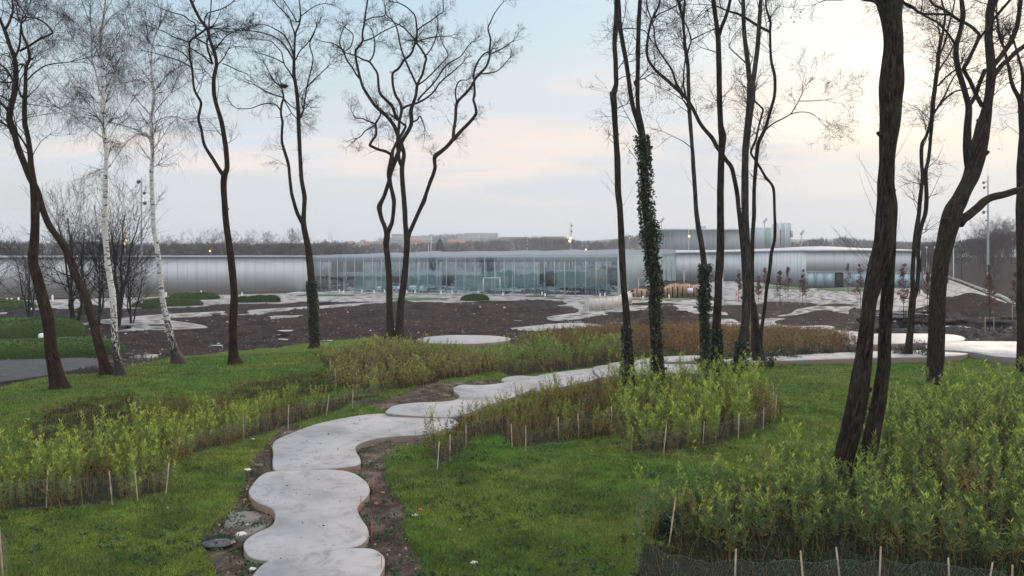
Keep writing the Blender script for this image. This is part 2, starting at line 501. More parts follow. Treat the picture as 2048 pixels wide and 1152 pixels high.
def unit(v): return v / (np.linalg.norm(v, axis=-1, keepdims=True) + 1e-9)
def grow(P0, D, Ln, R, levels, rng, K=5, wob=0.22, up=0.08, nchild=1.3, ang=0.85, shrink=0.58, droop=0.0, minr=0.0025, rshrink=0.55, kids_from=1):
    """branching twigs, level by level; returns segments (A, B, ra, rb, level) and the tips"""
    segs = []; tips = []
    P0 = np.asarray(P0, float); D = unit(np.asarray(D, float)); Ln = np.asarray(Ln, float); R = np.asarray(R, float)
    for lv in range(levels):
        n = len(P0)
        if n == 0: break
        p = P0.copy(); d = D.copy()
        cP, cD, cL, cR = [], [], [], []
        for k in range(K):
            d = unit(d + rng.normal(size=(n, 3)) * wob + np.array([0, 0, up - droop * (k / K) * (0.5 + lv)]))
            q = p + d * (Ln / K)[:, None]
            ra = np.maximum(R * (1 - k / K * 0.75), minr); rb = np.maximum(R * (1 - (k + 1) / K * 0.75), minr * 0.8)
            segs.append((p, q, ra, rb))
            if k >= kids_from - 1 and lv < levels - 1:
                m = rng.poisson(nchild, n)
                idx = np.repeat(np.arange(n), m)
                if len(idx):
                    dd = d[idx]; r = rng.normal(size=(len(idx), 3)); s_ = unit(np.cross(dd, r))
                    a = ang * (0.6 + 0.7 * rng.random(len(idx)))[:, None]
                    nd = dd * np.cos(a) + s_ * np.sin(a)
                    cP.append(q[idx] if k < K - 1 else q[idx]); cD.append(nd)
                    cL.append(Ln[idx] * shrink * (1.1 - 0.5 * k / K) * (0.6 + 0.8 * rng.random(len(idx)))); cR.append(rb[idx] * (rshrink + 0.25))
            p = q
        tips.append((p, d))
        if cP: P0, D, Ln, R = map(np.concatenate, (cP, cD, cL, cR))
        else: break
    A, B, ra, rb = (np.concatenate(x) for x in zip(*segs))
    return (A, B, ra, rb), (np.concatenate([t[0] for t in tips]), np.concatenate([t[1] for t in tips]))
# ------------------------------------------------------------------ outlines read off the photograph (pixels)
LAWN = [(-400, 850), (-100, 795), (0, 777), (60, 760), (120, 750), (200, 748), (250, 733), (340, 715), (470, 703), (560, 694), (640, 684), (720, 676), (780, 672), (840, 690), (960, 692), (1025, 688), (1100, 682), (1160, 676), (1180, 690), (1450, 712), (1560, 722), (1700, 722), (1850, 718), (1930, 714), (2048, 724), (2400, 735), (2400, 1800), (-400, 1800)]
BED_L = [(-80, 965), (0, 958), (60, 942), (140, 932), (230, 918), (290, 892), (330, 858), (420, 838), (520, 822), (600, 808), (680, 797), (770, 788), (700, 806), (650, 828), (560, 855), (480, 880), (400, 905), (345, 925), (328, 985), (200, 1008), (80, 1020), (-80, 1015)]
BED_CL = [(640, 716), (700, 704), (760, 698), (860, 706), (960, 716), (1018, 726), (1000, 742), (900, 757), (860, 768), (800, 778), (740, 785), (680, 775), (655, 740)]
BED_C = [(935, 855), (980, 835), (1030, 812), (1070, 800), (1150, 785), (1240, 765), (1235, 800), (1236, 845), (1225, 872), (1150, 880), (1060, 893), (1025, 893), (1010, 868), (960, 870), (925, 900), (875, 932), (862, 905)]
BED_R = [(1245, 775), (1330, 765), (1480, 765), (1540, 795), (1548, 838), (1475, 878), (1395, 895), (1330, 903), (1262, 903), (1236, 865)]
BED_F = [(1300, 1078), (1335, 1020), (1420, 990), (1500, 975), (1600, 965), (1690, 935), (1760, 890), (1800, 845), (1870, 822), (1960, 815), (2048, 812), (2300, 812), (2400, 1175), (2048, 1142), (1900, 1124), (1700, 1116), (1400, 1112)]
WEED = [(1285, 1085), (1400, 1105), (1700, 1106), (2048, 1125), (2400, 1155), (2400, 1600), (1230, 1600), (1262, 1180)]
BED_M = [(1045, 705), (1100, 696), (1160, 694), (1245, 704), (1240, 724), (1170, 735), (1100, 745), (1020, 752), (1000, 744), (1025, 722)]
RED = [(1035, 690), (1100, 672), (1180, 664), (1250, 660), (1400, 655), (1500, 662), (1620, 668), (1700, 680), (1720, 702), (1600, 707), (1480, 713), (1300, 712), (1250, 714), (1180, 700), (1100, 698)]
DIRT = [[(560, 850), (535, 880), (500, 925), (480, 985), (455, 1020), (420, 1045), (395, 1085), (420, 1120), (440, 1200), (600, 1200), (600, 850)],
        [(700, 880), (840, 872), (868, 885), (800, 893), (770, 915), (775, 965), (815, 1010), (805, 1060), (840, 1120), (850, 1250), (700, 1250), (700, 960)],
        [(860, 765), (920, 762), (1000, 757), (1010, 775), (900, 800), (780, 822), (690, 800), (760, 800)]]
BARE = [[(40, 900), (60, 850), (110, 815), (190, 797), (260, 790), (275, 800), (270, 850), (290, 885), (230, 915), (140, 930), (60, 938)], [(450, 800), (480, 772), (540, 757), (640, 747), (672, 758), (665, 785), (560, 800)]]
MUD = [[(-300, 790), (0, 770), (120, 742), (230, 722), (240, 733), (200, 748), (120, 752), (60, 762), (0, 780), (-300, 830)]]
GRAVEL = [[(-400, 760), (-400, 728), (0, 722), (60, 716), (130, 712), (190, 716), (232, 722), (140, 742), (90, 752), (0, 764)],
          [(-200, 678), (0, 675), (100, 673), (180, 680), (120, 690), (-200, 690)]]
DARK = [[(-300, 650), (-100, 645), (0, 650), (60, 640), (130, 637), (150, 620), (170, 615), (60, 619), (-100, 622), (-300, 624)], [(250, 626), (330, 620), (420, 612), (440, 618), (340, 627)],
        [(1700, 630), (1760, 618), (2080, 640), (2080, 680), (1940, 682), (1800, 665), (1720, 664)]]
FARGRASS = [[(-300, 590), (620, 583), (620, 589), (300, 592), (-300, 600)]]

CONC = {
 'left_patch': [(196, 641), (240, 636), (300, 630), (400, 624.5), (452, 622.5), (445, 626), (470, 628.5), (520, 627), (500, 630), (462, 630), (380, 633.5), (330, 636), (318, 638), (345, 641), (395, 648), (413, 653), (405, 655.5), (320, 659.5), (245, 663), (235, 661), (262, 657), (255, 651), (215, 650)],
 'left_arm': [(497, 620.5), (560, 616), (640, 611.5), (700, 607), (775, 604), (715, 611.5), (655, 617), (600, 620.5), (545, 623), (520, 629), (480, 630), (500, 626.5)],
 'splash': [(533, 633), (560, 631), (588, 631), (608, 630), (590, 634), (570, 637), (545, 639), (541, 635.5)],
 'plaza_left': [(-400, 600), (-100, 598), (30, 601), (150, 598), (300, 594), (420, 590.5), (620, 585.5), (700, 583.5), (900, 586.5), (1100, 590), (1235, 592.5), (1285, 590), (1290, 600), (1180, 602), (1110, 601.5), (1050, 600), (930, 603.5), (880, 605), (740, 603), (690, 604), (620, 602), (560, 607), (470, 607), (400, 613), (350, 615.5), (300, 613), (260, 617), (130, 617), (70, 619), (30, 612), (-400, 618)],
 'shard': [(150, 648), (176, 645), (182, 649), (176, 652), (155, 652)],
 'shard_far': [(-20, 627), (14, 624.5), (8, 627), (-20, 629)],
 'ramp_path': [(1094, 634), (1130, 628), (1155, 623), (1145, 614), (1112, 611.5), (1136, 608), (1128, 601), (1200, 598), (1290, 596), (1290, 622), (1240, 626), (1200, 631), (1160, 637), (1109, 641)],
 'cross_path': [(1236, 626), (1274, 614), (1300, 613), (1312, 607), (1290, 601), (1330, 598.5), (1400, 599.5), (1435, 604), (1400, 610), (1385, 615), (1420, 621), (1450, 624), (1462, 633), (1480, 645), (1512, 655), (1560, 658), (1640, 659), (1700, 662), (1740, 668), (1640, 671), (1560, 667), (1480, 660), (1440, 652), (1410, 643), (1392, 633), (1370, 626), (1350, 619), (1311, 613.5), (1270, 619)],
 'far_right_path': [(1512, 656), (1516, 641), (1545, 633), (1580, 627), (1595, 618), (1640, 610), (1600, 606), (1560, 603), (1500, 600), (1440, 600), (1420, 590), (1380, 583), (1400, 566), (1500, 563), (1600, 576), (1700, 575), (1830, 577), (1850, 588), (1885, 600), (1900, 610), (1760, 613), (1738, 616), (1700, 618), (1698, 627), (1690, 633), (1674, 634), (1655, 629), (1638, 627), (1610, 633), (1560, 639), (1549, 644), (1562, 650), (1600, 652), (1660, 651), (1665, 660), (1600, 661)],
 'mid_right': [(1762, 610), (1900, 598), (1930, 612), (1880, 625), (1830, 630), (1800, 628), (1755, 622), (1745, 616)],
 'road': [(1838, 543), (1844, 541), (1900, 560), (1960, 583), (2060, 622), (2200, 672), (2200, 700), (2060, 638), (2000, 622), (1960, 606), (1920, 596), (1880, 590), (1860, 577)],
 'stub': [(1340, 606), (1420, 604), (1520, 600), (1540, 604), (1480, 610), (1400, 612)],
}
SLABS = {  # raised slabs of the walk: outline of the top face, height of the top above the ground, slab depth
 'a': ([(505, 1145), (540, 1118), (575, 1105), (640, 1099), (700, 1095), (745, 1096), (768, 1108), (772, 1128), (760, 1160), (750, 1230), (560, 1260), (480, 1210)], 0.11, 0.36),
 'b': ([(530, 945), (600, 940), (665, 938), (705, 944), (730, 958), (741, 974), (738, 990), (718, 1012), (722, 1030), (738, 1055), (738, 1075), (720, 1090), (690, 1097), (640, 1107), (590, 1117), (545, 1122), (502, 1115), (486, 1098), (488, 1080), (510, 1065), (540, 1050), (548, 1030), (540, 1015), (515, 1005), (499, 992), (498, 975)], 0.11, 0.36),
 'c': ([(545, 905), (543, 892), (550, 880), (580, 866), (630, 848), (690, 835), (740, 828), (780, 827), (850, 832), (900, 836), (918, 845), (905, 855), (850, 868), (790, 872), (740, 880), (715, 890), (714, 902), (722, 915), (720, 928), (690, 934), (640, 938), (590, 941), (550, 940), (543, 925)], 0.12, 0.36),
 'd': ([(775, 826), (774, 818), (790, 810), (830, 805), (880, 803), (910, 799), (918, 791), (908, 783), (907, 775), (925, 769), (960, 770), (1000, 766), (1050, 758), (1072, 765), (1060, 780), (1020, 796), (970, 812), (930, 828), (893, 834), (840, 832)], 0.14, 0.36),
 'e': ([(1003, 757), (1030, 751), (1070, 752), (1082, 749), (1130, 742), (1190, 736), (1205, 740), (1200, 755), (1150, 768), (1110, 776), (1075, 781), (1050, 775), (1020, 766), (1006, 763)], 0.14, 0.36),
 'f': ([(1185, 735), (1220, 729), (1280, 725), (1340, 728), (1400, 728), (1440, 729), (1448, 738), (1400, 746), (1330, 745), (1270, 749), (1210, 755), (1195, 750)], 0.24, 0.34),
 'g': ([(1215, 727), (1270, 720), (1330, 713), (1400, 710.5), (1445, 715), (1440, 722), (1390, 722), (1330, 724), (1270, 727.5), (1235, 731)], 0.22, 0.32),
 'h': ([(1430, 720), (1520, 714), (1620, 708), (1700, 704), (1800, 701), (1880, 700), (1930, 704), (1932, 709), (1880, 713), (1790, 715), (1700, 717), (1600, 720), (1500, 724), (1440, 727)], 0.22, 0.40),
 'i': ([(1690, 670), (1760, 667), (1850, 667), (1905, 669), (1930, 675), (1925, 681), (1890, 684), (1800, 687), (1720, 689), (1690, 684)], 0.25, 0.5),
 'j': ([(1850, 690), (1890, 684), (1960, 682), (2060, 684), (2200, 690), (2250, 705), (2120, 722), (2048, 716), (1990, 712), (1935, 703), (1880, 699), (1855, 697)], 0.28, 0.55),
 'k': ([(832, 680), (850, 674.5), (890, 670.5), (940, 670), (990, 671.5), (1021, 676), (1012, 681), (960, 687), (900, 687), (850, 685)], 0.16, 0.26),
 'l': ([(1015, 657.5), (1050, 653), (1100, 648), (1150, 645.5), (1190, 648), (1216, 653), (1200, 657), (1150, 661), (1090, 664), (1050, 662)], 0.12, 0.2),
}

def proj(x, y, z):
    return CX + F * x / y, HY + F * (HC - z) / y

# ------------------------------------------------------------------ terrain
def build_ground():
    ny, nx = 620, 860
    yy = 1.0 / np.linspace(1 / 8.6, 1 / 262.0, ny)
    tt = np.linspace(-0.98, 0.98, nx)
    Yg, Tg = np.meshgrid(yy, tt, indexing='ij')
    Xg = Tg * Yg
    Zg = H(Xg, Yg)
    px, py = proj(Xg, Yg, Zg)
    wob = 6 * fbm(Xg * 0.9, Yg * 0.9, 3); wob2 = 5 * fbm(Xg * 0.9 + 31, Yg * 0.9 + 7, 3)
    k = np.clip((py - 560) / 250, 0.15, 1.6)
    qx = px + wob * k * 1.6; qy = py + wob2 * k * 0.8
    lawn = inside(LAWN, qx, qy).astype(float)
    conc = np.zeros_like(lawn)
    for n, p in CONC.items(): conc = np.maximum(conc, inside(spline(p, 3), px, py + 0.4))
    for n, (p, h, d) in SLABS.items(): conc = np.maximum(conc, inside(spline(p, 4), px, py - 2))
    far = inside([(-2000, 595), (620, 590), (1240, 600), (2400, 580), (2400, 500), (-2000, 500)], px, py)
    soil = 1 - lawn
    gravel = np.zeros_like(lawn); dark = np.zeros_like(lawn); mulch_shade = np.zeros_like(lawn); dirt = np.zeros_like(lawn)
    for p in GRAVEL: gravel = np.maximum(gravel, inside(p, qx, qy))
    for p in DARK: dark = np.maximum(dark, inside(p, qx, qy))
    for p in DIRT: dirt = np.maximum(dirt, inside(p, qx, qy))
    for p in BARE: mulch_shade = np.maximum(mulch_shade, inside(p, qx, qy) * np.clip(0.62 + 0.9 * fbm(Xg * 2.6, Yg * 2.6, 3), 0, 1))  # bare slope darkened like the beds, painting in the shade of its dip
    for p in (BED_L, BED_CL, BED_C, BED_R, BED_F, BED_M, RED, WEED): mulch_shade = np.maximum(mulch_shade, inside(p, qx, qy))
    for p in FARGRASS:
        g = inside(p, px, py); dirt = np.maximum(dirt, g); soil = np.where(g, 0, soil)
    # lumps of the bare soil, none under paving or the far apron
    am = soil * (1 - conc) * (1 - gravel) * (py > 520)
    for _ in range(3):   # soften so the lumps die out at the edges
        am[1:-1, 1:-1] = np.minimum(am[1:-1, 1:-1], (am[:-2, 1:-1] + am[2:, 1:-1] + am[1:-1, :-2] + am[1:-1, 2:]) / 4)
    rid = np.abs(fbm(Xg * 0.5, Yg * 0.5, 3))
    lump = 0.42 * fbm(Xg * 0.30, Yg * 0.30, 2) + 0.38 * (0.3 - rid) + 0.24 * fbm(Xg * 1.5, Yg * 1.5, 3)
    rough = 1 + 1.4 * inside([(1700, 605), (2300, 605), (2300, 700), (1700, 665)], px, py) + 0.8 * inside([(1180, 600), (1420, 600), (1420, 655), (1180, 655)], px, py)
    Zg = Zg + am * np.clip(lump * rough, -0.15, 0.9) * np.clip((Yg - 38) / 20, 0.15, 1.0)
    Zg = Zg + (1 - am) * lawn * 0.035 * fbm(Xg * 2.1, Yg * 2.1, 3) * (Yg < 60)
    Zg = Zg + dirt * 0.03 * fbm(Xg * 5, Yg * 5, 3) - 0.05 * dirt - 0.10 * conc
    global TERR
    TERR = (Zg, yy, tt)
    V = np.stack([Xg, Yg, Zg], -1).reshape(-1, 3)
    i = np.arange(ny - 1)[:, None] * nx + np.arange(nx - 1)[None, :]
    Fq = np.stack([i, i + 1, i + nx + 1, i + nx], -1).reshape(-1, 4)
    o = mesh_obj('ground', V, [Fq], None, None, (0, 0, 0), None, None, True)
    me = o.data
    for nm, a in (('soil', soil), ('gravel', gravel), ('mulch_shade', mulch_shade), ('dirt', dirt), ('dark', dark)):
        at = me.attributes.new(nm, 'FLOAT', 'POINT'); at.data.foreach_set('value', a.astype(np.float32).ravel())
    return o

def ground_mat():
    t = NT('ground_cover')
    p = t.pos()
    A = lambda n: t.attr(n).outputs["Fac"]
    n_big = t.noise(p, 0.35, 4); n_mid = t.noise(p, 2.2, 5, 0.6); n_fin = t.noise(p, 16, 5, 0.65); n_xf = t.noise(p, 60, 3, 0.6)
    g = t.ramp(n_mid, [(0.30, (0.032, 0.062, 0.012)), (0.48, (0.060, 0.120, 0.018)), (0.62, (0.100, 0.170, 0.026)), (0.78, (0.16, 0.175, 0.040))])
    g = t.mix(t.ramp(n_big, [(0.40, 0.0), (0.62, 0.75)]), g, (0.115, 0.125, 0.028))
    g = t.mix(0.55, g, t.ramp(n_fin, [(0.25, 0.35), (0.7, 1.15)]), 'MULTIPLY')
    g = t.mix(t.ramp(n_fin, [(0.70, 0.0), (0.78, 0.5)]), g, (0.10, 0.075, 0.045))
    s = t.ramp(n_mid, [(0.32, (0.007, 0.005, 0.005)), (0.5, (0.021, 0.014, 0.014)), (0.7, (0.044, 0.031, 0.030))])
    s = t.mix(0.85, s, t.ramp(n_fin, [(0.32, 0.3), (0.68, 1.5)]), 'MULTIPLY')
    wv = t.noise(t.mp(p, (0.35, 1.6, 1)), 0.9, 5, 0.6, 0.8)
    s = t.mix(t.ramp(wv, [(0.52, 0.0), (0.66, 0.55)]), s, (0.052, 0.040, 0.040))
    s = t.mix(t.ramp(n_big, [(0.45, 0.0), (0.65, 0.6)]), s, (0.052, 0.034, 0.028))
    sp = t.voro(p, 2.6)
    s = t.mix(t.ramp(sp, [(0.05, 0.8), (0.09, 0.0)]), s, (0.26, 0.22, 0.20))
    gr = t.ramp(n_fin, [(0.3, (0.05, 0.05, 0.05)), (0.7, (0.135, 0.132, 0.128))])
    gr = t.mix(0.9, gr, t.ramp(n_mid, [(0.3, 0.5), (0.7, 1.3)]), 'MULTIPLY')
    gr = t.mix(t.ramp(n_fin, [(0.62, 0.0), (0.72, 0.6)]), gr, (0.045, 0.038, 0.034))
    mu = t.ramp(n_fin, [(0.3, (0.010, 0.008, 0.006)), (0.5, (0.026, 0.020, 0.013)), (0.62, (0.024, 0.036, 0.011)), (0.75, (0.08, 0.062, 0.035))])  # bed earth colour deepened to add shade under the plants
    di = t.ramp(n_mid, [(0.35, (0.050, 0.038, 0.030)), (0.52, (0.10, 0.078, 0.060)), (0.7, (0.23, 0.18, 0.135))])
    di = t.mix(0.6, di, t.ramp(n_fin, [(0.3, 0.5), (0.7, 1.2)]), 'MULTIPLY')
    edge = t.math('MULTIPLY', t.math('SUBTRACT', n_fin, 0.5), 1.3)
    def sharp(a):
        return t.ramp(t.math('ADD', a, edge), [(0.36, 0.0), (0.64, 1.0)])
    c = t.mix(sharp(A('soil')), g, s)
    c = t.mix(t.math('MULTIPLY', A('dark'), 0.75), c, (0.010, 0.010, 0.015))
    c = t.mix(sharp(A('mulch_shade')), c, mu)
    c = t.mix(sharp(A('dirt')), c, di)
    c = t.mix(sharp(A('gravel')), c, gr)
    wet = t.math('MULTIPLY', t.math('MAXIMUM', A('dark'), t.math('MULTIPLY', A('soil'), t.ramp(n_big, [(0.40, 0.6), (0.6, 0.0)]))), t.ramp(n_mid, [(0.4, 1.0), (0.6, 0.2)]))
    r = t.math('SUBTRACT', 0.97, t.math('MULTIPLY', wet, 0.25))
    h = t.math('ADD', t.math('MULTIPLY', n_fin, 0.6), n_mid)
    t.bump(h, 1.0, 0.12)
    return t.base(c, r, 0.06)
ground = build_ground()
def GZ(x, y):
    Zg, yy, tt = TERR; x = np.asarray(x, float); y = np.asarray(y, float)
    a = (1 / yy[0] - 1 / y) / (1 / yy[0] - 1 / yy[-1]) * (len(yy) - 1); b = (x / y - tt[0]) / (tt[-1] - tt[0]) * (len(tt) - 1)
    i = np.clip(a.astype(int), 0, len(yy) - 2); j = np.clip(b.astype(int), 0, len(tt) - 2); f = np.clip(a - i, 0, 1); g = np.clip(b - j, 0, 1)
    return (Zg[i, j] * (1 - g) + Zg[i, j + 1] * g) * (1 - f) + (Zg[i + 1, j] * (1 - g) + Zg[i + 1, j + 1] * g) * f
ground.data.materials.clear(); ground.data.materials.append(ground_mat())
tag(ground, 'lawn, bare soil and gravel of the park', kind='structure')
def sheet(name, x0, x1, y0, y1, z, mat, lab):
    o = mesh_obj(name, [(x0, y0, z), (x1, y0, z), (x1, y1, z), (x0, y1, z)], [np.array([[0, 1, 2, 3]])], mat, None, (0, 0, 0))
    return tag(o, lab, kind='structure')
M['turf'] = simple('distant_turf', (0.045, 0.085, 0.02), 0.9, scale=0.5, var=0.4)
M['field'] = simple('distant_field', (0.07, 0.085, 0.05), 0.95, scale=0.02, var=0.4)
sheet('ground', -60, 60, -60, 8.7, 1.96, M['turf'], 'lawn behind the viewer')
sheet('ground', -6000, 6000, 240, 9000, -0.25, M['field'], 'distant fields')

# ------------------------------------------------------------------ concrete of the plaza and the slabs of the walk
from mathutils.geometry import tessellate_polygon
def plane_fit(pts):
    A = np.array([(1, p[0], p[1]) for p in pts]); b = np.array([p[2] for p in pts])
    return np.linalg.lstsq(A, b, rcond=None)[0]
def ray_plane(px, py, c):
    dx = (px - CX) / F; dz = -(py - HY) / F
    D = (c[0] - HC) / (dz - c[1] * dx - c[2])
    return np.array((dx * D, D, HC + dz * D))
def poly_slab(name, pts, h, depth, n, top, side, lab, flat=None):
    sp = spline(pts, n)
    if flat is None:
        G = [hit(x, y, h) for x, y in sp[::max(1, n // 2)]]
        c = plane_fit(G)
        if np.isnan(c).any(): c = np.array([0, 0, 0.0])
    else: c = np.array([flat, 0, 0])
    T = np.array([ray_plane(x, y, c) for x, y in sp]); N = len(T)
    # outward direction for a small rounded arris
    e = np.roll(T, -1, 0) - np.roll(T, 1, 0); area = 0.5 * np.sum(T[:, 0] * np.roll(T[:, 1], -1) - np.roll(T[:, 0], -1) * T[:, 1])
    nrm = np.stack([e[:, 1], -e[:, 0], 0 * e[:, 0]], -1); nrm = unit(nrm) * (1 if area > 0 else -1)
    if name == 'path': T = T - nrm * 0.022; h0 = 0
    bev = min(0.02, depth * 0.4)
    R = [T - nrm * bev, T - np.array([0, 0, bev]), T - np.array([0, 0, depth])]
    V = np.concatenate(R)
    tri = tessellate_polygon([[Vector(p) for p in T]])
    i = np.arange(N); j = (i + 1) % N
    q1 = np.stack([i, j, j + N, i + N], -1); q2 = q1 + N
    me_o = mesh_obj(name, V, [np.array(tri), np.concatenate([q1, q2])], [top, side], None, tuple(T.mean(0)))
    mi = np.zeros(len(me_o.data.polygons), np.int32); mi[len(tri) + N:] = 1
    me_o.data.polygons.foreach_set('material_index', mi)
    bm = bmesh.new(); bm.from_mesh(me_o.data); bmesh.ops.recalc_face_normals(bm, faces=bm.faces); bm.to_mesh(me_o.data); bm.free()
    return tag(me_o, lab, kind='structure'), c, T
EDGE = {}
for key, (pts, h, d) in SLABS.items():
    o, c, T = poly_slab('path', pts, h, d, 6, M['slab'], M['side'], 'raised slab of the winding concrete path')
    EDGE[key] = (c, T)
soil_mat = simple('planting_soil', (0.045, 0.036, 0.034), 0.95, var=0.5, scale=2)
patch_grass = simple('thin_turf', (0.06, 0.11, 0.03), 0.9, var=0.4, scale=3)
zz_ = 0.030
for key, pts in CONC.items():
    o, c, T = poly_slab('plaza', pts, zz_, 0.10, 3, M['plaza'], M['side'], 'pale concrete paving of the plaza', flat=zz_ + 0.03)
    zz_ += 0.004
# openings left in the paving: soil pockets and moss
mbh = MB(); mbg = MB()
rh = np.random.default_rng(5)
def pocket(mb, px, py, w, h_, z):
    c0 = ray_plane(px, py, (z, 0, 0)); c1 = ray_plane(px + w, py, (z, 0, 0)); c2 = ray_plane(px, py + h_, (z, 0, 0))
    a = abs(c1[0] - c0[0]) / 2; b = abs(c2[1] - c0[1]) / 2
    n = 14; th = np.arange(n) * 2 * np.pi / n
    k = 1 + 0.10 * np.sin(3 * th + rh.random() * 6)
    V = np.stack([c0[0] + a * np.cos(th) * k, c0[1] + b * np.sin(th) * k, np.full(n, z)], -1)
    mb.add(V, [list(range(n))])
allp = {k: spline(p, 3) for k, p in CONC.items()}
def in_conc(x, y, m=1.2):
    return any(all(inside(p, np.array([x + dx]), np.array([y + dy]))[0] for dx, dy in ((0, 0), (6 * m, 0), (-6 * m, 0), (0, 0.8 * m), (0, -0.8 * m))) for p in allp.values())
cnt = 0; tries = 0
used = []
xs_ = rh.uniform(-100, 2050, 40000); ys_ = rh.uniform(561, 664, 40000); dn = rh.random(40000) < 0.45
xs_ = np.where(dn, rh.uniform(1480, 1760, 40000), xs_); ys_ = np.where(dn, rh.uniform(580, 640, 40000), ys_)
okc = np.zeros(40000, bool)
for p in allp.values():
    okc |= inside(p, xs_, ys_) & inside(p, xs_ + 7, ys_) & inside(p, xs_ - 7, ys_) & inside(p, xs_, ys_ + 1) & inside(p, xs_, ys_ - 1)
used = np.zeros((0, 3))
for x, y in zip(xs_[okc], ys_[okc]):
    if cnt >= 900: break
    w = rh.uniform(8, 24) * (0.5 + (y - 560) / 70)
    if len(used) and np.any((np.abs(x - used[:, 0]) < (w + used[:, 2]) * 0.62) & (np.abs(y - used[:, 1]) < 1.2 + (y - 570) / 80)): continue
    used = np.vstack([used, (x, y, w)])
    green = (x < 700 and y < 612 and rh.random() < 0.35)
    pocket(mbg if green else mbh, x, y, w, rh.uniform(0.35, 0.8) * (1 + (y - 600) / 90), zz_ + 0.05 + cnt * 0.00002)
    cnt += 1
for x, y, w, h_ in ((255, 651, 30, 3), (318, 649, 44, 2.6), (430, 627, 26, 1.8), (1340, 606, 20, 1), (640, 604, 40, 1.6)):
    pocket(mbh, x, y, w, h_, zz_ + 0.064)
tag(mbh.build('soil_pockets', soil_mat), 'dark soil pockets left in the plaza paving', kind='stuff')
for x, y, w, h_ in ((830, 597, 130, 5), (1080, 591.5, 60, 4), (1110, 596, 40, 2), (1640, 577, 0, 0), (1700, 579, 120, 7), (1560, 575, 110, 7), (1310, 598, 150, 4), (990, 601.5, 80, 1.5), (650, 590, 120, 3)):
    if w: pocket(mbg, x, y, w, h_, zz_ + 0.068)
tag(mbg.build('moss_patches', patch_grass), 'low moss and grass patches in the plaza paving', kind='stuff')
# ------------------------------------------------------------------ museum building
def metal_mat():
    t = NT('brushed_aluminium')
    p = t.pos()
    n = t.noise(t.mp(p, (1.6, 1.6, 0.10)), 1.2, 4, 0.6)
    n2 = t.noise(p, 0.12, 3)
    c = t.ramp(n, [(0.35, (0.58, 0.58, 0.585)), (0.65, (0.64, 0.635, 0.63))])
    r = t.ramp(n2, [(0.35, 0.55), (0.65, 0.66)])
    t.bump(t.noise(t.mp(p, (1, 1, 0.05)), 0.6, 3), 0.12, 0.04)
    return t.base(c, r, 0.3, 0.18)
M['alu'] = metal_mat()
M['roof'] = simple('roof_membrane', (0.33, 0.34, 0.36), 0.6, var=0.08, scale=0.3)
M['white'] = simple('white_paint', (0.75, 0.75, 0.75), 0.5, var=0.04)
M['mull'] = simple('mullion_metal', (0.52, 0.56, 0.58), 0.4, 0.3, var=0.05)
M['joint'] = simple('dark_joint', (0.10, 0.105, 0.11), 0.6)
M['panel'] = simple('pale_blue_panel', (0.42, 0.56, 0.62), 0.35, var=0.06, scale=0.6)
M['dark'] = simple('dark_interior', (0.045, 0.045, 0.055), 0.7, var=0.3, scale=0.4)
M['fascia'] = simple('green_glass_fascia', (0.28, 0.37, 0.38), 0.3, var=0.05)
def glass_mat(name, tint, gl=0.28, rough=0.0, milk=0.0):
    t = NT(name)
    tr = t.n("ShaderNodeBsdfTransparent"); tr.inputs[0].default_value = (*tint, 1)
    g = t.n("ShaderNodeBsdfGlossy"); g.inputs[0].default_value = (0.85, 0.93, 0.93, 1); g.inputs["Roughness"].default_value = rough
    nm = t.n("ShaderNodeBump"); nm.inputs["Strength"].default_value = 0.25; nm.inputs["Distance"].default_value = 0.05
    t.l(t.noise(t.mp(t.pos(), (1, 1, 0.6)), 0.5, 2), nm.inputs["Height"]); t.l(nm.outputs[0], g.inputs["Normal"])
    f = t.n("ShaderNodeFresnel"); f.inputs[0].default_value = 1.5
    fac = t.math('ADD', t.math('MULTIPLY', f.outputs[0], 1.0), gl, clamp=True)
    ms = t.n("ShaderNodeMixShader"); t.l(fac, ms.inputs[0]); t.l(tr.outputs[0], ms.inputs[1]); t.l(g.outputs[0], ms.inputs[2])
    o = ms.outputs[0]
    if milk:
        d = t.n("ShaderNodeBsdfDiffuse"); d.inputs[0].default_value = (0.60, 0.72, 0.73, 1)
        m2 = t.n("ShaderNodeMixShader"); m2.inputs[0].default_value = milk
        t.l(o, m2.inputs[1]); t.l(d.outputs[0], m2.inputs[2]); o = m2.outputs[0]
    t.l(o, t.o.inputs[0])
    return t.m
M['glass'] = glass_mat('curtain_glass', (0.84, 0.95, 0.94), 0.13)
M['milk'] = glass_mat('fritted_glass', (0.7, 0.8, 0.8), 0.12, 0.05, 0.6)
M['podglass'] = glass_mat('pod_glass', (0.6, 0.80, 0.75), 0.10, 0.05, 0.5)

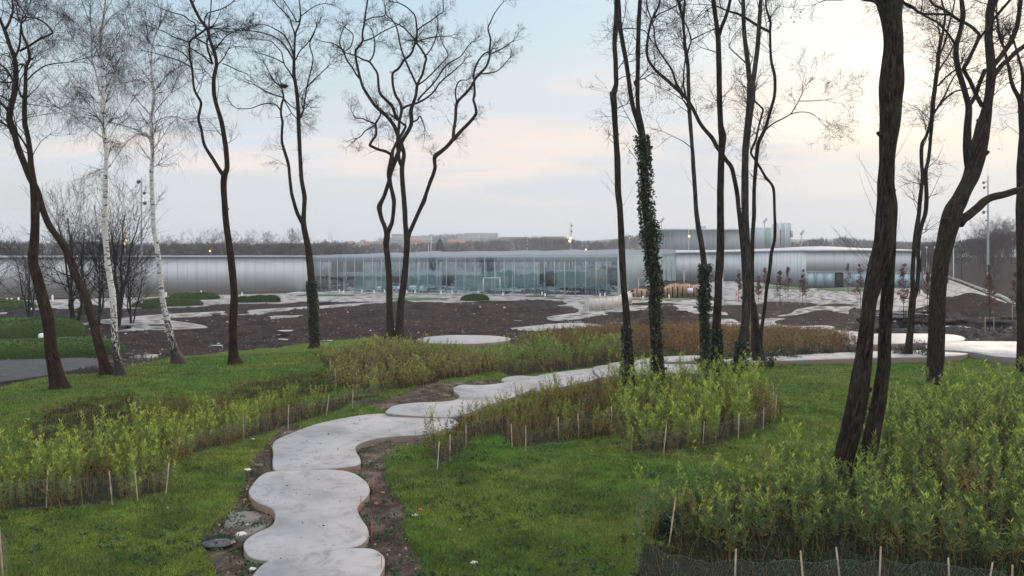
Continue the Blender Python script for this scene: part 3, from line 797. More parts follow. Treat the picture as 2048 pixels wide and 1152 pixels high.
def translucent(name, c, k):
    t = NT(name); d = t.n("ShaderNodeBsdfDiffuse"); d.inputs[0].default_value = (*c, 1); q = t.n("ShaderNodeBsdfTranslucent"); q.inputs[0].default_value = (0.85, 0.9, 0.95, 1)
    n = t.noise(t.pos(), 0.3, 3); t.l(t.ramp(n, [(0.3, tuple(x * 0.9 for x in c)), (0.7, c)]), d.inputs[0])
    ms = t.n("ShaderNodeMixShader"); ms.inputs[0].default_value = k; t.l(d.outputs[0], ms.inputs[1]); t.l(q.outputs[0], ms.inputs[2]); t.l(ms.outputs[0], t.o.inputs[0]); return t.m
M['skyroof'] = translucent('translucent_roof', (0.40, 0.41, 0.43), 0.55)  # translucency added to let daylight through and brighten the hall interior
M['skyceil'] = translucent('translucent_ceiling', (0.6, 0.62, 0.63), 0.7)  # ceiling likewise made to pass light, added for the dim interior
def front(pts, step):
    """pts: (px, y_bottom, y_top). returns base points every step metres along the facade with heights"""
    B = [];
    for px, yb, yt in pts:
        D = HC * F / (yb - HY); x = (px - CX) / F * D; B.append((x, D, HC - (yt - HY) / F * D))
    B = np.array(B); d = np.concatenate([[0], np.cumsum(np.linalg.norm(np.diff(B[:, :2], axis=0), axis=1))])
    n = max(2, int(round(d[-1] / step))); s = np.linspace(0, d[-1], n + 1)
    return np.stack([np.interp(s, d, B[:, k]) for k in range(3)], -1)
def wall_strip(mb, Q, z0=-0.2, z1=None, off=0.0, thick=0.0):
    n = len(Q); T = np.gradient(Q[:, :2], axis=0); T /= np.linalg.norm(T, axis=1, keepdims=True)
    nr = np.stack([T[:, 1], -T[:, 0]], -1)   # towards the camera
    nr *= np.sign(-(nr * Q[:, :2]).sum(1))[:, None]
    a = Q[:, :2] + nr * off; zt = Q[:, 2] if z1 is None else (np.full(n, z1) if np.isscalar(z1) else z1)
    zb = np.full(n, z0) if np.isscalar(z0) else z0
    V = [np.column_stack([a, zb]), np.column_stack([a, zt])]
    if thick:
        b = a - nr * thick; V += [np.column_stack([b, zt]), np.column_stack([b, zb])]
    V = np.concatenate(V); i = np.arange(n - 1); F_ = [np.stack([i, i + 1, i + 1 + n, i + n], -1)]
    if thick: F_ += [np.stack([i + n, i + 1 + n, i + 1 + 2 * n, i + 2 * n], -1), np.stack([i + 2 * n, i + 1 + 2 * n, i + 1 + 3 * n, i + 3 * n], -1), np.stack([i + 3 * n, i + 1 + 3 * n, i + 1, i], -1)]
    mb.add(V, np.concatenate(F_))
    return nr
def posts(mb, Q, w, dep, z0, z1, off):
    T = np.gradient(Q[:, :2], axis=0); T /= np.linalg.norm(T, axis=1, keepdims=True)
    nr = np.stack([T[:, 1], -T[:, 0]], -1); nr *= np.sign(-(nr * Q[:, :2]).sum(1))[:, None]
    for k in range(len(Q)):
        zt = Q[k, 2] if z1 is None else z1
        c = (Q[k, 0] + nr[k, 0] * off, Q[k, 1] + nr[k, 1] * off, (z0 + zt) / 2)
        mb.obox(c, (T[k, 0] * w / 2, T[k, 1] * w / 2, 0), (nr[k, 0] * dep / 2, nr[k, 1] * dep / 2, 0), (0, 0, (zt - z0) / 2))
def roof_sheet(mb, Q, back, lumps=None, lip=0.22):
    """fascia lip, then a roof rising gently to the back edge; back = list of (px, y_px, D)"""
    n = len(Q); pxs = CX + F * Q[:, 0] / Q[:, 1]
    bp = np.array([b[0] for b in back]); by = np.interp(pxs, bp, [b[1] for b in back]); bD = np.interp(pxs, bp, [b[2] for b in back])
    zf = Q[:, 2] + lip
    rows = [np.column_stack([Q[:, 0] * 0.997, Q[:, 1] * 0.997, Q[:, 2] + 0.01]), np.column_stack([Q[:, 0] * 0.997, Q[:, 1] * 0.997, zf])]
    zb = HC - (by - HY) / F * bD; xb = (pxs - CX) / F * bD
    for t in (0.15, 0.3, 0.45, 0.6, 0.75, 0.9, 1.0):
        z = zf * (1 - t) + zb * t
        if lumps is not None: z = z + lumps(pxs, t) * (1 if t < 1 else 1)
        rows.append(np.column_stack([Q[:, 0] * (1 - t) + xb * t, Q[:, 1] * (1 - t) + bD * t, z]))
    V = np.concatenate(rows); i = np.arange(n - 1)
    F_ = [np.stack([i, i + 1, i + 1 + n, i + n], -1) + n * k for k in range(len(rows) - 1)]
    mb.add(V, np.concatenate(F_))

# west gallery
QL = front([(-420, 597, 517), (0, 590.5, 515.5), (300, 586, 514.5), (625, 583, 514)], 1.5)
gal = thing('museum_gallery', 'long low gallery with a blank brushed aluminium wall joining the glass hall, behind the birches', 'building', (QL[len(QL) // 2, 0], QL[len(QL) // 2, 1], 0))
mb = MB(); wall_strip(mb, QL, off=0.0, thick=0.4); mb.build('wall', M['alu'], gal, smooth_=False)
mb = MB(); posts(mb, QL[::1], 0.018, 0.02, -0.1, None, 0.012); mb.build('panel_joints', M['joint'], gal)
mb = MB(); roof_sheet(mb, QL, [(-500, 511.5, 185), (640, 511, 185)]); mb.build('roof', M['roof'], gal)
# glass hall
QH = front([(625, 583, 515), (700, 584.5, 515), (900, 588, 515), (1100, 591.5, 514.5), (1235, 594, 513.5)], 1.55)
QR = front([(1235, 594, 513.5), (1262, 583, 511.5), (1292, 570.5, 509.5), (1324, 562, 507.5), (1352, 561, 506.5)], 1.55)
hall = thing('museum_hall', 'wide glass entrance hall with slim white mullions and a pale folded roof in the centre', 'building', (0, 120, 0))
QA = np.concatenate([QH, QR[1:]])
mb = MB(); wall_strip(mb, QH, z0=0.12); mb.build('glass_wall', M['glass'], hall)
mb = MB(); wall_strip(mb, QR, z0=0.12); mb.build('side_glass_wall', M['milk'], hall)
mb = MB(); posts(mb, QA, 0.07, 0.12, 0.0, None, 0.08); mb.build('mullions', M['mull'], hall)
mb = MB(); wall_strip(mb, QA, z0=-0.1, z1=0.12, off=0.09, thick=0.25); mb.build('sill', M['mull'], hall)
mb = MB(); wall_strip(mb, QA, z0=QA[:, 2] - 0.75, z1=None, off=-0.06, thick=0.1); mb.build('fascia', M['fascia'], hall)
def lumps(px, t):
    saw = ((px - 700) / 92.0 + t * 1.1) % 1.0
    return 0.4 * np.maximum(0, saw - 0.25) * (t > 0.1) * np.clip((px - 640) / 200, 0, 1) * (0.6 + 0.4 * t)
mb = MB(); roof_sheet(mb, QA, [(600, 511, 190), (760, 507, 190), (840, 504.5, 190), (1000, 503, 190), (1180, 500.5, 190), (1300, 499.5, 195), (1352, 500, 200)], lumps); mb.build('roof', M['skyroof'], hall)
# inside the hall
mb = MB(); zc = 5.0
V = [(-36, 116, 0.02), (17, 116, 0.02), (26, 176, 0.02), (-32, 176, 0.02)]
mb.add(V, [(0, 1, 2, 3)]); mb.build('hall_floor', simple('hall_floor', (0.6, 0.6, 0.6), 0.3, var=0.1), hall)
mb = MB(); V = [(-31, 131.5, zc), (-16, 127.6, zc), (14.5, 117.5, zc), (26, 176, zc), (-32, 176, zc)]
mb.add(V, [(4, 3, 2, 1, 0)]); mb.build('ceiling', M['skyceil'], hall)
mb = MB()
BK = front([(615, 566, 517), (900, 568, 517), (1250, 571, 515)], 0.9); BK[:, 2] = 4.95
wall_strip(mb, BK, z0=0.03, thick=0.2); mb.build('back_wall', simple('hall_back_wall', (0.34, 0.36, 0.38), 0.5, var=0.75, scale=0.25), hall)
mb = MB(); rb = np.random.default_rng(3)
KS = BK[16:]
for k in range(0, len(KS)):
    if rb.random() < 0.85:
        x, y, _ = KS[k]; x += rb.uniform(-0.3, 0.3); w = rb.choice([0.08, 0.10, 0.22]); zb = rb.choice([3.3, 3.3, 3.0, 2.6])
        mb = MB(); mb.box(x - w, x + w, y - 0.5, y - 0.42, zb, 4.9); mb.build('wall_fin', M['white'], hall)
cols = []
for px, yb in ((688, 582), (752, 583), (838, 584.5), (880, 585), (928, 586.5), (990, 586), (1025, 588), (1075, 586), (1129, 589.5), (1198, 588), (660, 580)):
    b = ray_plane(px, yb, (0.02, 0, 0)); cols.append(b)
    a = np.arange(8) * math.pi / 4
    mb = MB(); mb.tube([(b[0], b[1], 0.02), (b[0], b[1], zc - 0.02)], [0.09, 0.09], 8, cap=False); mb.build('column', M['white'], hall)
for px, yb, rad, hh in ((960, 578, 4.4, 3.1), (1040, 574, 3.6, 3.3), (745, 577, 3.0, 2.8), (1150, 573, 3.4, 3.0), (850, 573, 3.2, 3.0)):
    b = ray_plane(px, yb, (0.02, 0, 0)); th = np.linspace(0, 2 * np.pi, 33)[:-1]
    m2 = MB(); V = np.concatenate([np.column_stack([b[0] + rad * np.cos(th), b[1] + rad * np.sin(th), np.full(32, z)]) for z in (0.03, hh)])
    i = np.arange(32); m2.add(V, np.stack([i, (i + 1) % 32, (i + 1) % 32 + 32, i + 32], -1)); m2.build('glass_pod', M['podglass'], hall, smooth_=True)
mb = MB(); b0 = ray_plane(1182, 580, (0, 0, 0)); b1 = ray_plane(1214, 580.5, (0, 0, 0)); b2 = ray_plane(1231, 578, (0, 0, 0))
mb.box(b0[0], b1[0], b0[1], b0[1] + 5, 0.03, 3.5); mb.build('ticket_box', simple('cream_box', (0.60, 0.60, 0.52), 0.6), hall)
mb = MB(); b0 = ray_plane(700, 579, (0, 0, 0))
mb.box(ray_plane(655, 579, (0, 0, 0))[0], ray_plane(722, 579, (0, 0, 0))[0], b0[1] + 3, b0[1] + 3.2, 2.9, 4.7); mb.build('hanging_screen', M['dark'], hall)
rr = np.random.default_rng(9)
mb = MB()
for k in range(46):
    px = rr.uniform(1000, 1235) if k < 30 else rr.uniform(730, 980); b = ray_plane(px, rr.uniform(582, 588), (0, 0, 0))
    w = rr.uniform(0.2, 0.45); h_ = rr.uniform(0.7, 1.1)
    mb.box(b[0] - w, b[0] + w, b[1] - w, b[1] + w, h_ - 0.06, h_)
    for sx in (-1, 1):
        for sy in (-1, 1): mb.box(b[0] + sx * w * 0.8 - 0.02, b[0] + sx * w * 0.8 + 0.02, b[1] + sy * w * 0.8 - 0.02, b[1] + sy * w * 0.8 + 0.02, 0.03, h_ - 0.06)
    mb.box(b[0] - w, b[0] + w, b[1] + w, b[1] + w + 0.04, h_, h_ + 0.35)
tag(mb.build('cafe_tables_and_chairs', M['panel'], hall), kind='stuff')
# entrance frame
mb = MB(); a = ray_plane(967, 590.6, (0.02, 0, 0)); b = ray_plane(1000, 590.8, (0.02, 0, 0)); y = min(a[1], b[1]) - 0.6
mb.box(a[0] - .06, a[0] + .06, y, y + .7, 0.03, 2.6); mb.box(b[0] - .06, b[0] + .06, y, y + .7, 0.03, 2.6); mb.box(a[0] - .06, b[0] + .06, y, y + .7, 2.6, 2.7)
mb.box((a[0] + b[0]) / 2 - .03, (a[0] + b[0]) / 2 + .03, y + .3, y + .36, 0.03, 2.6)
mb.build('entrance_frame', M['mull'], hall)
# east gallery
QE = front([(1352, 561, 506.5), (1430, 561, 505.2), (1505, 563, 504), (1560, 568, 503), (1608, 573.5, 502.4), (1700, 574.5, 502.2), (1842, 576, 502.8)], 1.6)
g2 = thing('museum_gallery', 'brushed aluminium gallery with a row of pale blue doors along its foot', 'building', (50, 146, 0))
pxE = CX + F * QE[:, 0] / QE[:, 1]
k0 = int(np.argmax(pxE > 1607))
zt = 2.72
mb = MB(); wall_strip(mb, QE[:k0 + 1], thick=0.4); wall_strip(mb, QE[k0:], z0=zt, thick=0.4); mb.build('wall', M['alu'], g2)
mb = MB(); posts(mb, QE[:k0], 0.018, 0.02, -0.1, None, 0.012); posts(mb, QE[k0:], 0.018, 0.02, zt, None, 0.012); mb.build('panel_joints', M['joint'], g2)
mb = MB(); roof_sheet(mb, QE, [(1352, 500, 200), (1440, 500, 205), (1540, 497, 200), (1610, 493, 190), (1650, 492.5, 190), (1720, 496, 190), (1842, 500, 190)]); mb.build('roof', M['roof'], g2)
QD = QE[k0:]
Tn = np.gradient(QD[:, :2], axis=0); Tn /= np.linalg.norm(Tn, axis=1, keepdims=True)
for k in range(len(QD) - 1):
    p = (QD[k] + QD[k + 1]) / 2; t_ = Tn[k]; w = np.linalg.norm(QD[k + 1, :2] - QD[k, :2]) / 2 - 0.035
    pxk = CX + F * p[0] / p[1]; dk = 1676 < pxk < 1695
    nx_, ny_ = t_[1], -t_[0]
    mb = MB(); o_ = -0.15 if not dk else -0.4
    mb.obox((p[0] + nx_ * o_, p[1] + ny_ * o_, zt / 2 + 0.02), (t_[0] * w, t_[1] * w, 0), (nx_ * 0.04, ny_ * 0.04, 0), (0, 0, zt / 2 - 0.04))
    d = mb.build('door', M['dark'] if dk else M['panel'], g2)  # dark panel stands in for the shade inside the open doorway
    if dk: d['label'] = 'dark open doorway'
mb = MB(); posts(mb, QD, 0.07, 0.12, 0.0, zt, 0.0); wall_strip(mb, QD, z0=zt - 0.04, z1=zt + 0.05, off=0.03, thick=0.1); mb.build('door_frames', M['mull'], g2)
# end wall of the gallery, going back
e = QE[-1]; mb = MB(); wall_strip(mb, np.array([e, (e[0] + 9, e[1] + 26, e[2]), (e[0] + 18, e[1] + 52, e[2])]), thick=0.3); mb.build('end_wall', M['alu'], g2)
# ------------------------------------------------------------------ traced trees
# every stem: list of (px, py, width px) read off the photograph; built at the real distance and size of its tree
TREES = []
def T_(**k): TREES.append(k)
T_(base=(118, 777), name='acacia_tree', label='leaning reddish-brown tree nearest the left edge, its foot in the lawn', mat='bark_red', crown=(1.6, 380, 0.9), leafy=60,
   stems=[[(120, 777, 32), (112, 745, 27), (103, 702, 23), (96, 640, 22), (86, 600, 21), (74, 553, 20), (66, 521, 18), (69, 480, 17), (70, 450, 16), (70, 400, 16), (66, 362, 13), (62, 330, 11), (60, 305, 10), (57, 280, 9), (50, 245, 9), (49, 215, 9), (51, 176, 7), (52, 137, 6.5), (59, 117, 6), (56, 95, 5), (45, 68, 4), (42, 45, 3)],
          [(59, 305, 5), (48, 285, 4), (36, 268, 4)], [(52, 178, 5), (44, 195, 5), (38, 180, 4)], [(52, 137, 4), (46, 128, 3.5), (38, 130, 3)],
          [(52, 163, 3), (70, 145, 3), (95, 130, 2.5), (140, 124, 2)], [(40, 102, 5), (61, 90, 5), (80, 78, 4.5), (102, 68, 4), (104, 62, 4), (90, 46, 3), (70, 36, 3), (52, 35, 2.5)],
          [(45, 68, 3), (41, 50, 3), (52, 35, 3), (42, 16, 2.5), (28, -4, 2)]])
T_(base=(213, 749), name='acacia_tree', label='brown tree left of the birches whose trunk leans up to the left edge', mat='bark_red', crown=(1.7, 380, 0.95), leafy=60, dd=1.2,
   stems=[[(214, 750, 24), (208, 725, 19), (199, 693, 17), (185, 640, 16), (170, 590, 15), (158, 564, 15), (150, 545, 14), (136, 508, 14), (122, 483, 13), (108, 465, 12), (97, 448, 12), (84, 416, 12), (76, 388, 13), (66, 366, 13), (58, 350, 13), (48, 325, 12), (38, 300, 12), (30, 272, 11), (26, 260, 13), (19, 235, 12), (23, 210, 11), (30, 180, 10), (32, 155, 9.5), (31, 127, 9), (26, 108, 8), (20, 92, 7), (12, 68, 7), (5, 50, 6), (-4, 30, 6), (-10, 0, 5)],
          [(8, 62, 6), (17, 48, 5.5), (23, 32, 5), (26, 20, 4.5), (24, -4, 4)], [(30, 115, 5), (37, 98, 4.5), (40, 84, 4), (41, 62, 4), (42, 48, 3)],
          [(28, 165, 4), (14, 140, 3.5), (0, 128, 3)], [(22, 230, 5), (8, 212, 5), (-6, 200, 4)], [(26, 262, 4), (12, 250, 4), (-6, 240, 3)], [(28, 210, 3), (10, 196, 3), (-5, 190, 2)],
          [(31, 162, 3), (15, 165, 3), (-5, 163, 2.5)]])
birch_c = [[(240, 750, 22), (238, 735, 18), (234, 714, 15), (231, 685, 14), (229, 657, 13), (227, 620, 12), (225, 590, 12), (221, 565, 11), (216, 532, 11), (213, 500, 10), (210, 456, 10), (210, 420, 10), (211, 362, 9), (212, 330, 8), (213, 303, 8), (209, 270, 8), (206, 240, 8), (206, 215, 8), (205, 176, 7), (204, 145, 6), (203, 117, 5.5), (201, 74, 5), (204, 50, 4), (209, 20, 3.5), (212, -20, 3)],
   [(202, 213, 3.5), (184, 192, 3), (164, 172, 3), (145, 150, 2.5), (127, 129, 2.5), (110, 108, 2), (98, 90, 1.6)], [(199, 190, 4), (191, 141, 3.5), (175, 115, 3), (156, 94, 3), (143, 70, 2.5), (133, 49, 2.5), (118, 28, 2), (104, 5, 1.5)],
   [(213, 205, 3.5), (222, 175, 3), (232, 147, 3), (244, 122, 2.5), (253, 100, 2), (261, 74, 1.6)], [(197, 74, 3), (188, 57, 2.5), (178, 40, 2.5), (168, 15, 2), (160, -10, 2)], [(204, 60, 2.5), (219, 37, 2), (236, 24, 1.8), (256, 12, 1.5)],
   [(206, 276, 3), (186, 260, 2.5), (166, 246, 2.2), (146, 232, 2), (128, 222, 1.5)], [(203, 238, 3), (188, 226, 2.5), (172, 214, 2), (150, 200, 1.5)], [(216, 285, 3.5), (226, 264, 3), (238, 243, 2.5), (250, 225, 2), (262, 205, 1.5)],
   [(199, 170, 3), (185, 120, 2.5), (183, 80, 2.5), (181, 45, 2)], [(203, 100, 2), (186, 80, 2), (170, 60, 2), (150, 45, 1.5)]]
T_(base=(240, 750), name='birch_tree', label='white birch with the straighter trunk, left of the leaning one', mat='birch', crown=(1.35, 420, 1.0), kind='birch', stems=birch_c, leafy=90)
birch_d = [[(357, 728, 28), (352, 712, 20), (346, 692, 15), (340, 665, 13), (334, 640, 12), (328, 615, 11), (324, 590, 11), (321, 565, 10), (319, 541, 10), (316, 511, 10), (311, 478, 9), (307, 450, 9), (306, 420, 8.5), (304, 380, 8), (303, 342, 8), (305, 313, 7), (304, 290, 7), (303, 262, 7), (302, 238, 7), (306, 215, 6), (308, 190, 6), (305, 165, 5), (303, 146, 4.5), (303, 120, 4), (304, 98, 3.5), (309, 75, 3), (316, 60, 2)],
   [(309, 184, 3), (322, 165, 2.5), (336, 148, 2.5), (348, 140, 2), (362, 132, 1.5)], [(302, 165, 3), (290, 148, 2.5), (273, 127, 2.5), (260, 115, 2), (248, 104, 1.5)], [(301, 285, 4), (294, 268, 3.5), (279, 266, 3), (262, 277, 2.5), (250, 288, 2.5), (236, 308, 2), (222, 330, 1.5)],
   [(300, 278, 4), (286, 266, 3.5), (270, 258, 3), (254, 253, 3), (232, 247, 2.5), (208, 243, 2)], [(303, 232, 3), (285, 212, 2.5), (264, 186, 2.5), (248, 166, 2), (232, 148, 1.8)], [(309, 225, 2.5), (324, 206, 2), (342, 186, 1.6)], [(305, 250, 3), (317, 240, 2.5), (334, 234, 2), (352, 233, 1.6), (366, 238, 1.2)],
   [(303, 146, 2.5), (298, 110, 2), (296, 75, 1.5)], [(304, 176, 2.5), (294, 165, 2), (270, 160, 2), (255, 165, 1.5)]]
T_(base=(356, 728), name='birch_tree', label='white birch with the bent foot, right-hand of the pair', mat='birch', crown=(1.35, 380, 1.0), kind='birch', stems=birch_d, leafy=160)
T_(base=(470, 729), name='acacia_tree', label='slim forked tree with a straight trunk between the birches and the ivy-footed tree', mat='bark_red', crown=(1.2, 190, 0.8), leafy=40, ivy=[(1, 690, 640, 0.35, -1)],
   stems=[[(470, 730, 26), (467, 715, 20), (466, 690, 17), (466, 650, 16), (468, 610, 15), (468, 580, 14), (463, 525, 14), (457, 480, 13), (452, 445, 12), (449, 405, 12), (447, 370, 12), (449, 350, 12), (454, 335, 10), (452, 300, 10), (447, 265, 9), (442, 240, 9), (433, 210, 8), (428, 185, 8), (428, 155, 7.5), (433, 130, 7), (430, 108, 6.5), (426, 96, 6), (420, 80, 6), (414, 58, 6), (400, 38, 6), (388, 15, 6), (378, -8, 6)],
          [(447, 352, 8), (438, 338, 7.5), (424, 315, 7), (413, 298, 6), (407, 284, 6), (403, 260, 5.5), (397, 238, 5.5), (400, 220, 5), (402, 205, 5), (394, 190, 5), (388, 176, 4.5), (384, 137, 4.5), (380, 115, 4.5), (379, 95, 4), (381, 82, 4), (390, 74, 4), (402, 66, 4), (413, 57, 4)],
          [(425, 129, 5), (420, 112, 4.5), (415, 98, 4), (414, 84, 3.5), (418, 68, 3), (418, 45, 3), (421, 25, 2.5), (423, -5, 2.5)], [(429, 100, 3.5), (442, 84, 3), (455, 70, 2.5), (472, 62, 2)],
          [(418, 66, 3), (409, 44, 3), (415, 27, 2.5), (430, 22, 2.5), (448, 16, 2), (466, 4, 1.5)], [(391, 72, 3), (390, 48, 2.5), (378, 40, 2.5), (366, 31, 2.5), (342, 24, 2), (318, 15, 1.5)],
          [(380, 86, 3), (366, 80, 2.5), (347, 74, 2.5), (332, 65, 2), (318, 60, 1.5)], [(379, 120, 2.5), (368, 108, 2.2), (357, 101, 2), (338, 94, 1.5)], [(380, 133, 3), (362, 123, 2.5), (340, 115, 2), (312, 107, 1.5)],
          [(422, 127, 3), (405, 111, 2.5), (392, 103, 2.5), (381, 96, 2)], [(437, 128, 3), (447, 116, 2.5), (457, 98, 2)], [(445, 127, 2.5), (458, 132, 2), (474, 140, 2), (492, 147, 1.2)],
          [(390, 74, 3), (402, 82, 3), (413, 88, 3)], [(418, 57, 2.5), (437, 58, 2), (446, 62, 2), (470, 64, 1.5)], [(384, 8, 3), (392, -5, 3)]])
T_(base=(630, 697), name='acacia_tree', label='ivy-footed tree with a small nest in its left fork', mat='bark_red', crown=(1.25, 260, 0.8), leafy=20, ivy=[(0, 680, 560, 0.9, 0)],
   stems=[[(630, 697, 24), (629, 680, 18), (628, 650, 17), (626, 610, 17), (624, 580, 16), (622, 550, 15), (619, 520, 14), (616, 495, 13), (611, 470, 12), (607, 448, 11), (608, 420, 9), (609, 393, 9), (604, 365, 8.5), (602, 342, 8), (599, 290, 8), (597, 239, 8), (596, 215, 7.5), (594, 190, 7.5), (591, 168, 7), (588, 150, 7), (588, 125, 6), (589, 100, 4.5), (591, 68, 4), (598, 50, 3.5), (601, 34, 3.5), (600, 15, 2.5), (597, -8, 2)],
          [(606, 449, 8), (600, 437, 8), (594, 425, 7.5), (588, 405, 7), (583, 385, 6.5), (579, 350, 6), (577, 330, 6), (570, 305, 6), (564, 284, 5.5), (564, 262, 5), (565, 245, 5), (562, 228, 4.5), (563, 210, 4.5), (567, 195, 4), (564, 178, 3.5)],
          [(606, 225, 3), (609, 204, 3), (613, 178, 3), (617, 160, 2.8), (621, 145, 2.8), (626, 117, 2.6), (621, 98, 2.4), (620, 84, 2.4), (628, 68, 2), (633, 52, 1.6)], [(597, 239, 4), (602, 232, 4), (607, 220, 3.5)],
          [(614, 174, 2.6), (626, 162, 2.5), (638, 150, 2.2), (653, 136, 1.8)], [(589, 122, 4), (578, 104, 3.5), (565, 86, 3), (550, 75, 2.6), (534, 68, 2.2), (505, 62, 2), (476, 60, 1.4)],
          [(589, 115, 3.5), (580, 90, 3), (570, 72, 2.6), (550, 58, 2.2), (528, 49, 1.8), (500, 52, 1.4)], [(589, 110, 3.5), (589, 68, 3), (583, 50, 2.8), (580, 38, 2.5), (568, 24, 2.2), (554, 10, 2), (542, -4, 1.5)],
          [(591, 120, 3), (600, 102, 2.6), (612, 90, 2.4), (622, 76, 2.2), (632, 56, 1.8)], [(587, 157, 3), (578, 142, 2.6), (568, 127, 2.4), (563, 105, 2.2), (552, 92, 2), (540, 82, 1.8), (508, 78, 1.4)],
          [(569, 127, 2.4), (552, 118, 2.2), (534, 111, 2), (514, 105, 1.5)], [(567, 195, 3), (550, 190, 2.6), (530, 182, 2.4), (511, 170, 2)], [(562, 222, 3), (552, 210, 2.6), (536, 207, 2.4), (520, 210, 2), (500, 217, 1.8), (474, 217, 1.4)],
          [(566, 172, 3), (552, 166, 2.6), (541, 150, 2.2), (532, 132, 1.8)], [(600, 38, 2.5), (594, 44, 2.5), (585, 28, 2.2), (570, 5, 1.8), (564, -5, 1.5)], [(602, 32, 2.4), (618, 20, 2), (635, 10, 1.8), (650, 7, 1.4)], [(568, 198, 2.5), (580, 210, 2.2), (592, 218, 2)], [(567, 198, 2.5), (574, 210, 2.2), (583, 226, 2)]])
